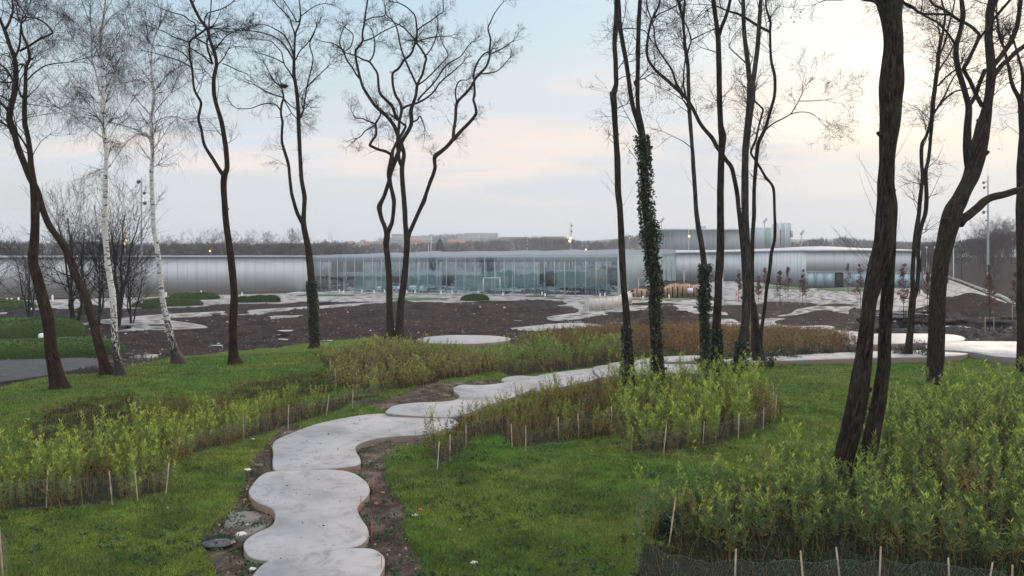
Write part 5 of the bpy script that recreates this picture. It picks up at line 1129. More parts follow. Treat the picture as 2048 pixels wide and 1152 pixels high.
    for (si, ya, yb, dens, side) in T.get('ivy', []):
        pts, r, sp = stems3[min(si, len(stems3) - 1)]
        ok = np.where((sp[:, 1] <= ya) & (sp[:, 1] >= yb))[0]
        if len(ok) < 2: continue
        lenm = np.linalg.norm(np.diff(pts[ok], axis=0), axis=1).sum()
        m = int(lenm * 2 * np.pi * r[ok].mean() * 420 * min(dens, 3.4))
        j = ivy_rng.choice(ok[:-1], m); f = ivy_rng.random(m)[:, None]
        c = pts[j] * (1 - f) + pts[j + 1] * f
        a = ivy_rng.random(m) * 6.28
        if side: # more leaves on one flank
            keep = ivy_rng.random(m) < 0.5 + 0.5 * np.cos(a - (np.pi if side < 0 else 0)) * min(1, abs(side) * 1.6); 
            c, a, j = c[keep], a[keep], j[keep]
        clump = np.clip(0.9 + 2.2 * fbm(c[:, 2] * 1.3 + ti, a * 1.0, 2), 0.1, 2.2)
        nrm = np.stack([np.cos(a), np.sin(a), np.zeros(len(a))], -1)
        thick = (0.02 + (0.05 if dens > 2 else 0.015) * ivy_rng.random(len(a)) ** 1.5 * (2.6 if dens > 2 else 1.5)) * clump
        # ivy wraps a stem: fuller at mid height
        c = c + nrm * (r[j] * 1.0 + thick)[:, None]
        dd = unit(nrm * 0.9 + ivy_rng.normal(size=c.shape) * 0.5 + np.array([0, 0, -0.6]))
        base = np.array([0.020, 0.036, 0.014]); cc = base * (0.5 + 1.5 * ivy_rng.random((len(c), 1)) ** 1.4) + np.array([0.012, 0.010, 0.0]) * ivy_rng.random((len(c), 1))
        mi = MB(); mi.leaves(c, dd, ivy_rng.uniform(0.06, 0.13, len(c)), ivy_rng.uniform(0.05, 0.10, len(c)), cc, ivy_rng)
        mi.build('ivy', M['ivy'], root)
    TREE_INFO.append((T, root, stems3))
    if ti == 5:
        # the nest, a thing of its own, in the left fork
        c = P(567, 172, b[1] + 0.0); mn = MB(); rn = np.random.default_rng(4)
        k = 420; u = rn.normal(size=(k, 3)); u = unit(u) * np.array([0.26, 0.26, 0.11]) * rn.uniform(0.4, 1, (k, 1)); dd = unit(rn.normal(size=(k, 3)) * np.array([1, 1, 0.35]))
        mn.segs(np.array(c) + u - dd * 0.16, np.array(c) + u + dd * 0.16, np.full(k, 0.005), np.full(k, 0.004), 3)
        tag(mn.build('bird_nest', M['twig'], None, (c[0], c[1], c[2] - 0.1), col=False), 'round bird nest of dark sticks in the fork of a bare tree', 'nest')

# ------------------------------------------------------------------ generic bare trees (background, thickets, saplings)
def bare_tree_proto(name, h, seed, trunks=1, spread=0.5, lv=4, mat='twig', r0=0.12, whip=False):
    rng = np.random.default_rng(seed)
    root = bpy.data.objects.new(name, None); COL.objects.link(root); root['_org'] = (0.0, 0.0, 0.0)
    mb = MB(); P0, D0, L0, R0 = [], [], [], []
    for t in range(trunks):
        a = rng.random() * 6.28; lean = spread * (0.15 + 0.5 * rng.random()) if trunks > 1 else 0.06
        n = 9; zz = np.linspace(0, h * (0.72 if trunks == 1 else 0.6) * rng.uniform(0.8, 1.05), n)
        x = np.cos(a) * lean * zz * 0.5 + 0.02 * h * np.cumsum(rng.normal(size=n)) * 0.3; y = np.sin(a) * lean * zz * 0.5 + 0.02 * h * np.cumsum(rng.normal(size=n)) * 0.3
        pts = np.stack([x - x[0] + 0.15 * math.cos(a) * (trunks > 1), y - y[0] + 0.15 * math.sin(a) * (trunks > 1), zz - 0.1], -1)
        r = r0 * (0.6 if trunks > 1 else 1) * np.linspace(1, 0.25, n)
        mb.tube(pts, r, 7, 0.05, seed=seed + t)
        m = int(24 if trunks == 1 else 10); f = rng.uniform(0.22, 1.0, m) * (n - 1); j = np.minimum(f.astype(int), n - 2); ff = (f - j)[:, None]
        p = pts[j] * (1 - ff) + pts[j + 1] * ff; b = rng.random(m) * 6.28
        d = np.stack([np.cos(b), np.sin(b), rng.uniform(0.4, 1.5, m)], -1)
        P0.append(p); D0.append(d); L0.append(h * 0.34 * (1.15 - 0.6 * f / (n - 1)) * rng.uniform(0.6, 1.2, m)); R0.append(r[j] * 0.45)
    (A, B, ra, rb_), tips = grow(np.concatenate(P0), np.concatenate(D0), np.concatenate(L0), np.concatenate(R0), lv, rng, K=4, wob=0.16, up=0.10, nchild=1.15, ang=0.65, shrink=0.55, minr=0.006 if h > 8 else 0.004, rshrink=0.4)
    cr = MB(); cr.segs(A, B, ra, rb_, 3)
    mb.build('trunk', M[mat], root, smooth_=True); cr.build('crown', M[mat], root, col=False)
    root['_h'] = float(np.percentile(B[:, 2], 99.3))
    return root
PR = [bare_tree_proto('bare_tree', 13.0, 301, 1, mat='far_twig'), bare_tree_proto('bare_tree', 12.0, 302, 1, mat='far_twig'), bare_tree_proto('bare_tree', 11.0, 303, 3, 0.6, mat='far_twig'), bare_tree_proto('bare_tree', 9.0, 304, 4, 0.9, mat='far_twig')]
rng = np.random.default_rng(77)
USED = [False] * 4
def put_tree(kind, loc, rz, sc, label, group):
    if not USED[kind]:
        USED[kind] = True; o = PR[kind]; o.location = loc; o.rotation_euler = (0, 0, rz); o.scale = (sc,) * 3
    else: o = copy_tree(PR[kind], loc, rz, sc)
    tag(o, label, 'tree', group)
    return o
# left line of trees beyond the west gallery
n_l = 0
tops = [(-260, 450), (-200, 470), (-140, 455), (-80, 470), (-30, 468), (10, 472), (45, 480), (80, 478), (115, 470), (150, 462), (185, 474), (215, 468), (255, 476), (300, 480), (335, 470), (352, 466), (372, 474), (400, 462), (420, 456), (445, 460), (470, 472), (492, 466), (515, 460), (535, 463), (560, 472), (577, 456), (590, 462), (612, 476), (640, 480), (658, 470), (712, 484)]
for px, ty in tops:
    D = rng.uniform(205, 245); x = (px - CX) / F * D; ztop = HC + (HY - ty) / F * D
    k = int(rng.integers(0, 4)); h = PR[k]['_h']
    o = put_tree(k, (x, D, -0.3), rng.random() * 6.28, (ztop + 0.3) / h, 'bare winter tree in the row behind the aluminium gallery on the left', 'bare trees behind the left gallery')
for j in range(16):
    px = -260 + j * 62 + rng.uniform(-20, 20); D = rng.uniform(250, 290); x = (px - CX) / F * D
    put_tree(3, (x, D, -0.3), rng.random() * 6.28, rng.uniform(1.1, 1.5), 'bare winter tree in the row behind the aluminium gallery on the left', 'bare trees behind the left gallery')
# right: dark wood beyond the embankment
for j in range(44):
    px = rng.uniform(1838, 2300); D = rng.uniform(165, 250) if px < 1960 else rng.uniform(120, 230)
    top = np.interp(px, [1838, 1870, 1930, 1980, 2030, 2100, 2300], [472, 468, 466, 440, 405, 390, 370]) + rng.uniform(-6, 22)
    x = (px - CX) / F * D; ztop = HC + (HY - top) / F * D; g = float(H(x, D))
    k = int(rng.integers(0, 4)); h = PR[k]['_h']
    sc = max((ztop - g) / h, 0.4)
    put_tree(k, (x, D, g - 0.1), rng.random() * 6.28, sc, 'bare tree of the dark wood above the earth bank on the right', 'bare trees of the wood on the right')
# the thicket of bare multi-stemmed trees left of the birches
TH = [bare_tree_proto('bare_shrub_tree', 12.0, 401, 4, 0.40, lv=3, r0=0.17), bare_tree_proto('bare_shrub_tree', 12.0, 402, 5, 0.55, lv=3, r0=0.14)]
thick = [(150, 655, 0, 13.0, 0.3, 'open bare multi-stemmed tree behind the leaning brown trunks'), (197, 655, 1, 11.0, 1.9, 'bare spreading shrub-like tree just left of the straighter birch'), (232, 652, 0, 13.5, 4.0, 'bare multi-stemmed tree showing right of the straighter birch'), (262, 648, 1, 8.0, 5.0, 'low bare shrub tree between the two birches'), (60, 640, 1, 9.0, 2.5, 'bare shrubby tree behind the nearest leaning trunk at the left'), (-30, 660, 0, 9.5, 1.0, 'bare shrub tree reaching in from the left edge')]
for i, (px, py, k, h, rz, lab) in enumerate(thick):
    b = hit(px, py)
    if i < 2: o = TH[k]; o.location = (b[0], b[1], b[2] - 0.05); o.rotation_euler = (0, 0, rz); o.scale = (h / TH[k]['_h'],) * 3
    else: o = copy_tree(TH[k], (b[0], b[1], b[2] - 0.05), rz, h / TH[k]['_h'])
    tag(o, lab, 'tree', 'bare shrub trees left of the birches')
# conifer beyond the hall roof
def conifer(px, top, D, h, label, cat='tree', group=None, name='conifer_tree'):
    x = (px - CX) / F * D; z0 = HC + (HY - top) / F * D - h
    root = thing(name, label, cat, (x, D, z0), group); rg = np.random.default_rng(int(px))
    mb = MB(); mb.tube([(x, D, z0), (x, D, z0 + h * 0.97)], [h * 0.025, h * 0.004], 7); mb.build('trunk', M['bark'], root)
    n = 1500; t = rg.random(n) ** 0.8; a = rg.random(n) * 6.28; rad = h * 0.36 * (1 - t) ** 0.75 * (0.75 + 0.3 * np.sin(t * 38)) * rg.uniform(0.1, 1, n) ** 0.5
    Pn = np.stack([x + rad * np.cos(a), D + rad * np.sin(a), z0 + h * (0.12 + 0.86 * t)], -1)
    dd = unit(np.stack([np.cos(a), np.sin(a), rg.uniform(-0.3, 0.25, n)], -1))
    m2 = MB(); m2.leaves(Pn, dd, h * 0.10 * (1.2 - t), h * 0.035, np.array([0.020, 0.036, 0.028]) * rg.uniform(0.5, 1.5, (n, 1)), rg); m2.build('crown', M['ivy'], root)
    return root
conifer(880, 476, 330, 9, 'dark conifer rising beyond the folded roof of the glass hall')
# young beech-like saplings with brown leaves on the plaza
def sapling(px, py, top, label):
    b = hit(px, py); D = b[1]; h = (py - top) / F * D; rg = np.random.default_rng(int(px * 7))
    root = thing('sapling', label, 'young tree', (b[0], b[1], b[2] - 0.03), 'young trees with brown leaves')
    mb = MB(); x, y, z = b
    mb.tube([(x, y, z), (x + 0.03, y, z + h * 0.5), (x, y, z + h)], [0.035, 0.025, 0.008], 6); mb.build('trunk', M['twig'], root)
    st = MB(); sx = 0.35
    for s_ in (-1, 1): st.tube([(x + s_ * sx, y, z), (x + s_ * sx, y, z + min(1.4, h * 0.4))], [0.03, 0.03], 6)
    st.box(x - sx, x + sx, y - 0.015, y + 0.015, z + min(1.25, h * 0.35), z + min(1.32, h * 0.37)); st.build('stake', M['wood'], root)
    m = 26; t = rg.uniform(0.25, 0.98, m); a = rg.random(m) * 6.28
    p = np.stack([np.full(m, x), np.full(m, y), z + h * t], -1); d = np.stack([np.cos(a) * 0.7, np.sin(a) * 0.7, np.full(m, 0.8)], -1)
    L_ = h * 0.20 * (1.15 - t)
    (A, B, ra, rb_), tips = grow(p, d, L_, np.full(m, 0.008), 2, rg, K=3, wob=0.12, nchild=1.0, shrink=0.5)
    c = MB(); c.segs(A, B, ra, rb_, 3, col=np.array([0.05, 0.03, 0.03])); n = 900; i = rg.integers(0, len(B), n)
    c.leaves(B[i] + rg.normal(size=(n, 3)) * 0.05, unit(rg.normal(size=(n, 3))), rg.uniform(0.10, 0.18, n), 0.09, np.array([0.17, 0.075, 0.055]) * rg.uniform(0.5, 1.5, (n, 1)), rg)
    c.build('crown', M['dry'], root)
M['wood'] = simple('stake_wood', (0.36, 0.28, 0.19), 0.8, var=0.3, scale=6)
for px, py, top, lab in ((1477, 606, 540, 'sapling with brown leaves just left of the pale-barked trunk'), (1517, 606, 553, 'short brown-leaved sapling between the pale-barked trunk and the thin clump'), (1530, 588, 536, 'far brown-leaved sapling seen beside the thin three-stemmed clump'),
                         (1560, 612, 541, 'fullest brown-leaved sapling on the plaza left of the blue doors'), (1576, 603, 535, 'tall brown-leaved sapling next to the fullest one'), (1605, 611, 540, 'slim sapling standing at the tip of the grass patch before the blue doors'),
                         (1696, 590, 528, 'brown-leaved sapling in front of the dark doorway'), (1721, 618, 528, 'large brown-leaved sapling just left of the massive twin trunk'), (1807, 640, 530, 'sapling standing between the massive tree and the entwined stems'),
                         (1855, 622, 545, 'sapling half hidden between the entwined stems and the broad dark trunk'), (1979, 668, 535, 'tall brown-leaved sapling in front of the earth heap'), (2032, 640, 545, 'brown-leaved sapling beside the trunk at the right edge')):
    sapling(px, py, top, lab)
# ------------------------------------------------------------------ willow saplings
def willow_proto(seed, h, nst, spread, leaf_l, leafn, tone, lod=False, lab=None):
    rg = np.random.default_rng(seed)
    mb = MB(); lf = MB(); Bs, Ds, Cs, Ls = [], [], [], []
    feet = []
    for s_ in range(nst):
        a = rg.random() * 6.28; q = spread * math.sqrt(rg.random()); x, y = q * math.cos(a), q * math.sin(a)
        hh = h * rg.uniform(0.48, 1.15); n = 6; t = np.linspace(0, 1, n)
        la = rg.random() * 6.28; ln = rg.uniform(0.05, 0.42) * hh
        pts = np.stack([x + ln * math.cos(la) * t ** 1.6, y + ln * math.sin(la) * t ** 1.6, hh * t], -1)
        r = np.linspace(0.0075, 0.0022, n) * (1.3 if lod else 1)
        c0 = np.array([0.40, 0.20, 0.07]); c1 = np.array([0.24, 0.25, 0.06])
        pts[0, 2] = -0.06; feet.append(mb.n)
        cc_ = np.repeat((c0 * (1 - t[:, None]) + c1 * t[:, None]) * rg.uniform(0.7, 1.2), 3, axis=0)
        mb.tube(pts, r, 3, cap=False, col=cc_)
        m = int(leafn * (1.4 if not lod else 1.0) * rg.uniform(0.8, 1.2)); tl = np.clip(1 - 0.80 * rg.random(m) ** 0.95, 0.2, 0.995)
        k = np.minimum((tl * (n - 1)).astype(int), n - 2); f = (tl * (n - 1) - k)[:, None]
        p = pts[k] * (1 - f) + pts[k + 1] * f; b = rg.random(m) * 6.28
        upk = rg.uniform(0.05, 0.8, m) + 0.7 * tl
        Ds.append(unit(np.stack([np.cos(b), np.sin(b), upk], -1))); Bs.append(p)
        young = np.clip((tl - 0.72) / 0.28, 0, 1)[:, None]; old = np.clip((0.5 - tl) / 0.25, 0, 1)[:, None]
        g = np.array(tone[0]); yv = np.array(tone[1]); br = np.array(tone[2])
        c = g * (1 - young) + yv * young; c = c * (1 - old * 0.6) + br * old * 0.6
        Cs.append(c * rg.uniform(0.45, 1.45, (m, 1))); Ls.append(leaf_l * rg.uniform(0.7, 1.2, m) * (1.0 - 0.25 * young[:, 0]))
    if not lod:   # the stool below ground that joins the stems
        mb.F.setdefault(len(feet), []).append(np.array([feet]))
    B = np.concatenate(Bs); Ld = np.concatenate(Ls)
    lf.leaves(B, np.concatenate(Ds), Ld, Ld * (0.155 if not lod else 0.26), np.concatenate(Cs), rg)
    return mb, lf
TONE_L = ((0.21, 0.30, 0.060), (0.60, 0.70, 0.11), (0.28, 0.20, 0.055))
TONE_F = ((0.115, 0.19, 0.060), (0.50, 0.60, 0.10), (0.38, 0.34, 0.10))  # leaf colour darkened below bright tips, adding shade and contrast to the bed
TONE_C = ((0.23, 0.26, 0.065), (0.46, 0.52, 0.10), (0.36, 0.17, 0.045))
TONE_M = ((0.16, 0.25, 0.060), (0.36, 0.48, 0.080), (0.26, 0.17, 0.06))
def to_obj(pair, name='willow_shrub'):
    root = bpy.data.objects.new(name, None); COL.objects.link(root); root['_org'] = (0., 0., 0.)
    pair[0].build('stems', M['dry'], root); pair[1].build('leaves', M['leaf'], root)
    return root
def sample_poly(poly, spacing, rg, tries=6000, ground_off=0.0, weight=None):
    """blue-noise points on the ground inside an outline given in pixels"""
    poly = np.array(poly, float)
    W3 = np.array([hit(x, y) for x, y in poly])
    x0, x1, y0, y1 = W3[:, 0].min(), W3[:, 0].max(), W3[:, 1].min(), W3[:, 1].max()
    X = rg.uniform(x0, x1, tries); Yv = rg.uniform(y0, y1, tries)
    ok = inside(W3[:, :2], X, Yv); X = X[ok]; Yv = Yv[ok]
    out_ = []; cell = {}
    for x, y in zip(X, Yv):
        k = (int(x // spacing), int(y // spacing))
        bad = False
        for i in (-1, 0, 1):
            for j in (-1, 0, 1):
                for q in cell.get((k[0] + i, k[1] + j), ()):
                    if (q[0] - x) ** 2 + (q[1] - y) ** 2 < spacing ** 2: bad = True; break
                if bad: break
            if bad: break
        if not bad: cell.setdefault(k, []).append((x, y)); out_.append((x, y))
    return np.array(out_)
rw = np.random.default_rng(5)
WP = {
 'L': [to_obj(willow_proto(11 + i, 1.0, 11, 0.38, 0.105, 42, TONE_L)) for i in range(5)],
 'F': [to_obj(willow_proto(21 + i, 1.25, 10, 0.42, 0.135, 46, TONE_F)) for i in range(6)],
 'C': [to_obj(willow_proto(31 + i, 0.95, 12, 0.38, 0.10, 34, TONE_C)) for i in range(3)],
 'R': [to_obj(willow_proto(41 + i, 1.15, 10, 0.38, 0.11, 55, TONE_L)) for i in range(3)]}
DRY1 = ((0.26, 0.22, 0.07), (0.42, 0.38, 0.10), (0.38, 0.18, 0.06)); DRY2 = ((0.22, 0.13, 0.07), (0.34, 0.24, 0.09), (0.30, 0.13, 0.06))
WP['L'].append(to_obj(willow_proto(61, 0.85, 9, 0.38, 0.085, 22, DRY1))); WP['C'] += [to_obj(willow_proto(62, 0.9, 12, 0.38, 0.085, 18, DRY2)), to_obj(willow_proto(63, 0.8, 12, 0.4, 0.08, 10, DRY2))]
WP['R'].append(to_obj(willow_proto(64, 0.9, 9, 0.38, 0.09, 22, DRY1))); WP['F'].append(to_obj(willow_proto(65, 1.1, 9, 0.42, 0.12, 24, DRY1)))
proto_used = set()
ROOTS = {}
for k, v in WP.items():
    for o in v: ROOTS[o.name] = [c for c in bpy.data.objects if c.parent == o]
def put_willow(k, x, y, sc, label, group):
    i = int(rw.integers(0, len(WP[k]))); o = WP[k][i]; z = float(H(x, y)) - 0.04
    rz = rw.random() * 6.28
    if o.name in proto_used:
        c = o.copy(); COL.objects.link(c)
        for ch in ROOTS[o.name]:
            d = ch.copy(); COL.objects.link(d); d.parent = c
    else: c = o; proto_used.add(o.name)
    c.location = (x, y, z); c.rotation_euler = (0, 0, rz); c.scale = (sc, sc, sc * rw.uniform(0.85, 1.15))
    tag(c, label, 'willow shrub', group)
    return c
count = 0
trunks = [(t[1].location.x, t[1].location.y) for t in TREE_INFO]
def clear_of(x, y, d=0.3): return all((x - a) ** 2 + (y - b) ** 2 > d * d for a, b in trunks)
for key, poly, sp, sc, lab, grp in (
    ('F', BED_F, 0.60, (0.75, 1.25), 'young willow in the dense foreground bed around the massive twin-trunked tree', 'willows of the right foreground bed'),
    ('L', BED_L, 0.62, (0.8, 1.15), 'young yellow-green willow in the netted bed on the left of the path', 'willows of the left bed'),
    ('C', BED_C, 0.72, (0.8, 1.15), 'young willow with rust-coloured stems in the bed right of the pale path', 'willows of the middle bed'),
    ('R', BED_R, 0.75, (0.85, 1.25), 'bright young willow in the netted bed at the foot of the ivy-clad trunks', 'willows around the ivy-clad trunks')):
    pts = sample_poly(poly, sp, rw)
    print(key, len(pts))
    for x, y in pts:
        if not clear_of(x, y): continue
        if key == 'C' and rw.random() < 0.15: continue
        if key == 'L' and fbm(x * 0.8 + 4, y * 0.8, 2) < -0.33: continue
        count += 1
        s_ = rw.uniform(*sc)
        if key == 'F':
            px, _ = proj(x, y, 2); s_ *= np.interp(px, [1300, 1450, 1700, 2048], [0.62, 0.72, 0.85, 1.0])
        if key == 'L':
            _, py_ = proj(x, y, 1.9); s_ *= np.interp(py_, [780, 900], [0.62, 1.0])
        put_willow(key, x, y, s_, lab, grp)
print('willows', count)
# farther beds: a mass nobody could count
def mass(name, label, poly, sp, h, tone, seed, nst=8, leafn=20, leaf_l=0.13, keep=1.0, mat='leaf'):
    rg = np.random.default_rng(seed); pr = [willow_proto(seed + i, h, nst, 0.4, leaf_l, leafn, tone, lod=True) for i in range(4)]
    allm = MB()
    for x, y in sample_poly(poly, sp, rg):
        if rg.random() > keep: continue
        z = float(H(x, y)) - 0.03; a = rg.random() * 6.28; s_ = rg.uniform(0.6, 1.3); ca, sa = math.cos(a), math.sin(a)
        pair = pr[int(rg.integers(0, 4))]
        for q in pair:
            V = np.concatenate(q.V); C_ = np.concatenate(q.C)
            W_ = np.stack([(V[:, 0] * ca - V[:, 1] * sa) * s_ + x, (V[:, 0] * sa + V[:, 1] * ca) * s_ + y, V[:, 2] * s_ + z], -1)
            for kk, ff in q.F.items():
                pass
            Fq = np.concatenate(q.F[4]); allm.add(W_, Fq, C_)
    o = allm.build(name, M[mat])
    return tag(o, label, kind='stuff')
mass('willow_thicket', 'thicket of willows and browning plants left of the path', BED_CL, 0.62, 0.70, ((0.20, 0.20, 0.065), (0.38, 0.42, 0.09), (0.34, 0.17, 0.075)), 501, leafn=20, nst=9)
mass('willow_thicket', 'bright green willows beyond the path', BED_M, 0.95, 1.10, TONE_M, 511, leafn=30, nst=8)
mass('brushwood', 'brown brushwood heaped above the left bed', [(272, 842), (300, 822), (350, 812), (420, 812), (470, 818), (450, 842), (380, 862), (300, 882)], 0.42, 0.62, ((0.10, 0.085, 0.05), (0.13, 0.12, 0.05), (0.11, 0.07, 0.05)), 591, nst=12, leafn=10, leaf_l=0.08, mat='dry')
mass('dry_plants', 'reddish brown dry planting in front of the plaza', RED, 0.60, 0.62, ((0.21, 0.12, 0.07), (0.27, 0.15, 0.075), (0.22, 0.09, 0.05)), 521, leafn=12, nst=10, leaf_l=0.12, mat='dry')
mass('dry_plants', 'rust-orange patch in the dry planting', [(1330, 690), (1360, 668), (1420, 662), (1470, 672), (1440, 700), (1370, 706)], 0.8, 0.75, ((0.36, 0.17, 0.07), (0.42, 0.22, 0.09), (0.3, 0.12, 0.05)), 535, leafn=12, nst=9, leaf_l=0.12, mat='dry')
mass('dry_plants', 'straw-coloured stalks at the right of the dry planting', [(1480, 712), (1500, 668), (1620, 672), (1700, 684), (1715, 702), (1600, 708)], 1.0, 0.7, ((0.34, 0.29, 0.16), (0.40, 0.34, 0.2), (0.3, 0.2, 0.1)), 536, leafn=10, nst=9, leaf_l=0.11, mat='dry')
mass('dry_plants', 'thin yellowing plants among the dry ones', RED, 1.5, 0.8, ((0.16, 0.145, 0.055), (0.19, 0.20, 0.06), (0.2, 0.12, 0.05)), 531, leafn=14, nst=5, leaf_l=0.12)
mass('dry_plants', 'brown stems under the willows of the middle bed', BED_C, 0.55, 0.55, ((0.11, 0.105, 0.040), (0.13, 0.15, 0.05), (0.20, 0.10, 0.045)), 541, leafn=16, nst=9, leaf_l=0.09, mat='dry')
mass('dry_plants', 'brown stems under the willows of the left bed', BED_L, 0.6, 0.45, ((0.11, 0.105, 0.040), (0.13, 0.15, 0.05), (0.20, 0.10, 0.045)), 551, leafn=12, nst=9, leaf_l=0.08, mat='dry')
mass('dry_plants', 'brown stems under the willows around the ivy-clad trunks', BED_R, 0.6, 0.5, ((0.11, 0.105, 0.040), (0.13, 0.15, 0.05), (0.20, 0.10, 0.045)), 561, leafn=14, nst=9, leaf_l=0.09, mat='dry')
mass('ground_cover', 'dark weeds at the foot of the foreground bed', [(1285, 1085), (1400, 1105), (1700, 1106), (2048, 1125), (2400, 1155), (2400, 1330), (1250, 1260)], 0.30, 0.22, ((0.030, 0.055, 0.026), (0.05, 0.085, 0.04), (0.05, 0.045, 0.025)), 571, leafn=16, nst=7, leaf_l=0.06)
mass('ground_cover', 'weeds darkened for the shade under the foreground willows', BED_F, 0.55, 0.45, ((0.030, 0.045, 0.022), (0.04, 0.065, 0.03), (0.045, 0.035, 0.022)), 581, leafn=22, nst=8, leaf_l=0.07)  # weed colour lowered to paint the shade between the willows
for bi, bp in enumerate(BARE):
    mass('ground_cover', 'weeds and dead stalks on the bare slope of the left lawn', bp, 0.42, 0.30, ((0.05, 0.065, 0.028), (0.09, 0.12, 0.04), (0.10, 0.06, 0.035)), 700 + bi * 10, leafn=9, nst=7, leaf_l=0.07, mat='dry')
# small dark shrubs along the walk
def low_shrub(px, py, r, label, seed, tone=(0.022, 0.040, 0.020)):
    b = hit(px, py); rg = np.random.default_rng(seed); root = thing('low_shrub', label, 'shrub', (b[0], b[1], b[2] - 0.03), 'low dark evergreens along the lawn edge')
    m = 14; a = rg.random(m) * 6.28
    (A, B, ra, rb_), tips = grow(np.tile(np.array(b)[None], (m, 1)), np.stack([np.cos(a), np.sin(a), rg.uniform(0.4, 1.6, m)], -1), rg.uniform(0.6, 1.1, m) * r, np.full(m, 0.012), 3, rg, K=3, wob=0.15, nchild=1.0, shrink=0.6)
    mb = MB(); mb.segs(A, B, ra, rb_, 3); mb.build('branches', M['twig'], root, col=False)
    n = 900; i = rg.integers(0, len(B), n); l = MB(); l.leaves(B[i] + rg.normal(size=(n, 3)) * 0.03, unit(rg.normal(size=(n, 3)) + [0, 0, 0.5]), rg.uniform(0.06, 0.11, n), 0.022, np.array(tone) * rg.uniform(0.5, 2.0, (n, 1)), rg)
    l.build('leaves', M['ivy'], root)
for i, (px, py, r, lab) in enumerate(((1395, 741, .5, 'low dark evergreen left of the thin ivy-clad trunk'), (1460, 741, .6, 'low dark evergreen between the straight dark trunk and the pale-barked trunk'), (1500, 744, .6, 'low dark evergreen at the left side of the three thin stems'), (1545, 734, .7, 'widest low evergreen, right beside the three thin stems'), (1575, 722, .5, 'low evergreen behind the widest one'),
   (1612, 717, .5, 'low evergreen, fifth along the lawn edge from the left'), (1655, 715, .5, 'low evergreen, second left of the massive trunk'), (1700, 714, .7, 'low evergreen touching the left side of the massive trunk'), (1795, 717, .5, 'low evergreen just right of the massive trunk'), (1842, 719, .7, 'low evergreen right beside the entwined stems'), (1860, 722, .5, 'low evergreen at the left foot of the broad dark trunk'),
   (1340, 1062, .22, 'small dark seedling by the corner of the netting'), (1735, 870, .8, 'dark leafy shrub seen between the massive twin trunks'))):
    low_shrub(px, py, r, lab, 600 + i)

# ------------------------------------------------------------------ grass
def grass(name, label, n, seed, polys_out, k_ht=1.0):
    rg = np.random.default_rng(seed)
    Yv = 1.0 / rg.uniform(1 / 46.0, 1 / 9.0, n); t = rg.uniform(-0.72, 0.72, n); X = t * Yv
    Z = H(X, Yv); px, py = proj(X, Yv, Z)
    wob = 6 * fbm(X * 0.9, Yv * 0.9, 3) + rg.normal(size=n) * 4.0 * np.clip((py - 600) / 250, 0.1, 1.6)
    ok = inside(LAWN, px + wob * 0.6, py + wob * 0.6)
    for p in polys_out: ok &= ~inside(p, px + wob, py + wob * 0.6)
    for p in BARE: ok &= ~(inside(p, px + wob, py + wob * 0.6) & (rg.random(n) < 0.85))
    for kx, (c, T) in EDGE.items(): ok &= ~inside(T[:, :2], X, Yv)
    dens = fbm(X * 1.3, Yv * 1.3, 3) + 0.75 + rg.uniform(-0.25, 0.25, n)
    ok &= dens > 0.42
    X, Yv, Z, px, py = X[ok], Yv[ok], Z[ok], px[ok], py[ok]
    Z = Z + 0.035 * fbm(X * 2.1, Yv * 2.1, 3)
    m = len(X); a = rg.random(m) * 6.28; sc = np.clip(Yv / 16, 0.8, 2.4)
    h = rg.uniform(0.025, 0.06, m) * (0.8 + 0.25 * sc) * (1 + 0.9 * np.clip(fbm(X * 0.8 + 9, Yv * 0.8, 2) * 2, 0, 1)); w = rg.uniform(0.005, 0.009, m) * sc
    B = np.stack([X, Yv, Z - 0.01], -1); s_ = np.stack([np.cos(a), np.sin(a), 0 * a], -1) * w[:, None]
    lean = np.stack([rg.normal(size=m), rg.normal(size=m), 0 * a], -1) * h[:, None] * 0.5
    tip = B + lean + np.stack([0 * a, 0 * a, h], -1)
    V = np.stack([B - s_, B + s_, tip], 1).reshape(-1, 3)
    tone = np.clip(1.6 * fbm(X * 0.30, Yv * 0.30, 3) + 0.5 + 0.25 * (px < 560) * (py > 860), 0, 1)[:, None]; fine = np.clip(0.5 + 1.3 * fbm(X * 1.5 + 3, Yv * 1.5, 2), 0, 1)[:, None]
    green = np.array([0.112, 0.24, 0.032]); olive = np.array([0.26, 0.29, 0.05]); deep = np.array([0.040, 0.10, 0.024])
    c = green * (1 - tone * 0.8) + olive * tone * 0.8; c = c * (1 - fine * 0.6) + deep * fine * 0.6
    c = c * rg.uniform(0.25, 1.75, (m, 1)) * (1 + 0.6 * fbm(X * 4, Yv * 4, 2))[:, None]; dead = rg.random(m) < 0.09; c[dead] = np.array([0.22, 0.17, 0.09]) * rg.uniform(0.6, 1.2, (dead.sum(), 1))
    mb = MB(); mb.add(V, np.arange(3 * m).reshape(-1, 3), np.repeat(c, 3, axis=0))
    o = mb.build(name, M['grass']); print(name, m)
    return tag(o, label, kind='stuff')
grass('grass', 'short blades of the lawns', 1300000, 3, [BED_L, BED_C, BED_CL, BED_R, BED_F, BED_M, WEED] + DIRT + [MUD[0]])
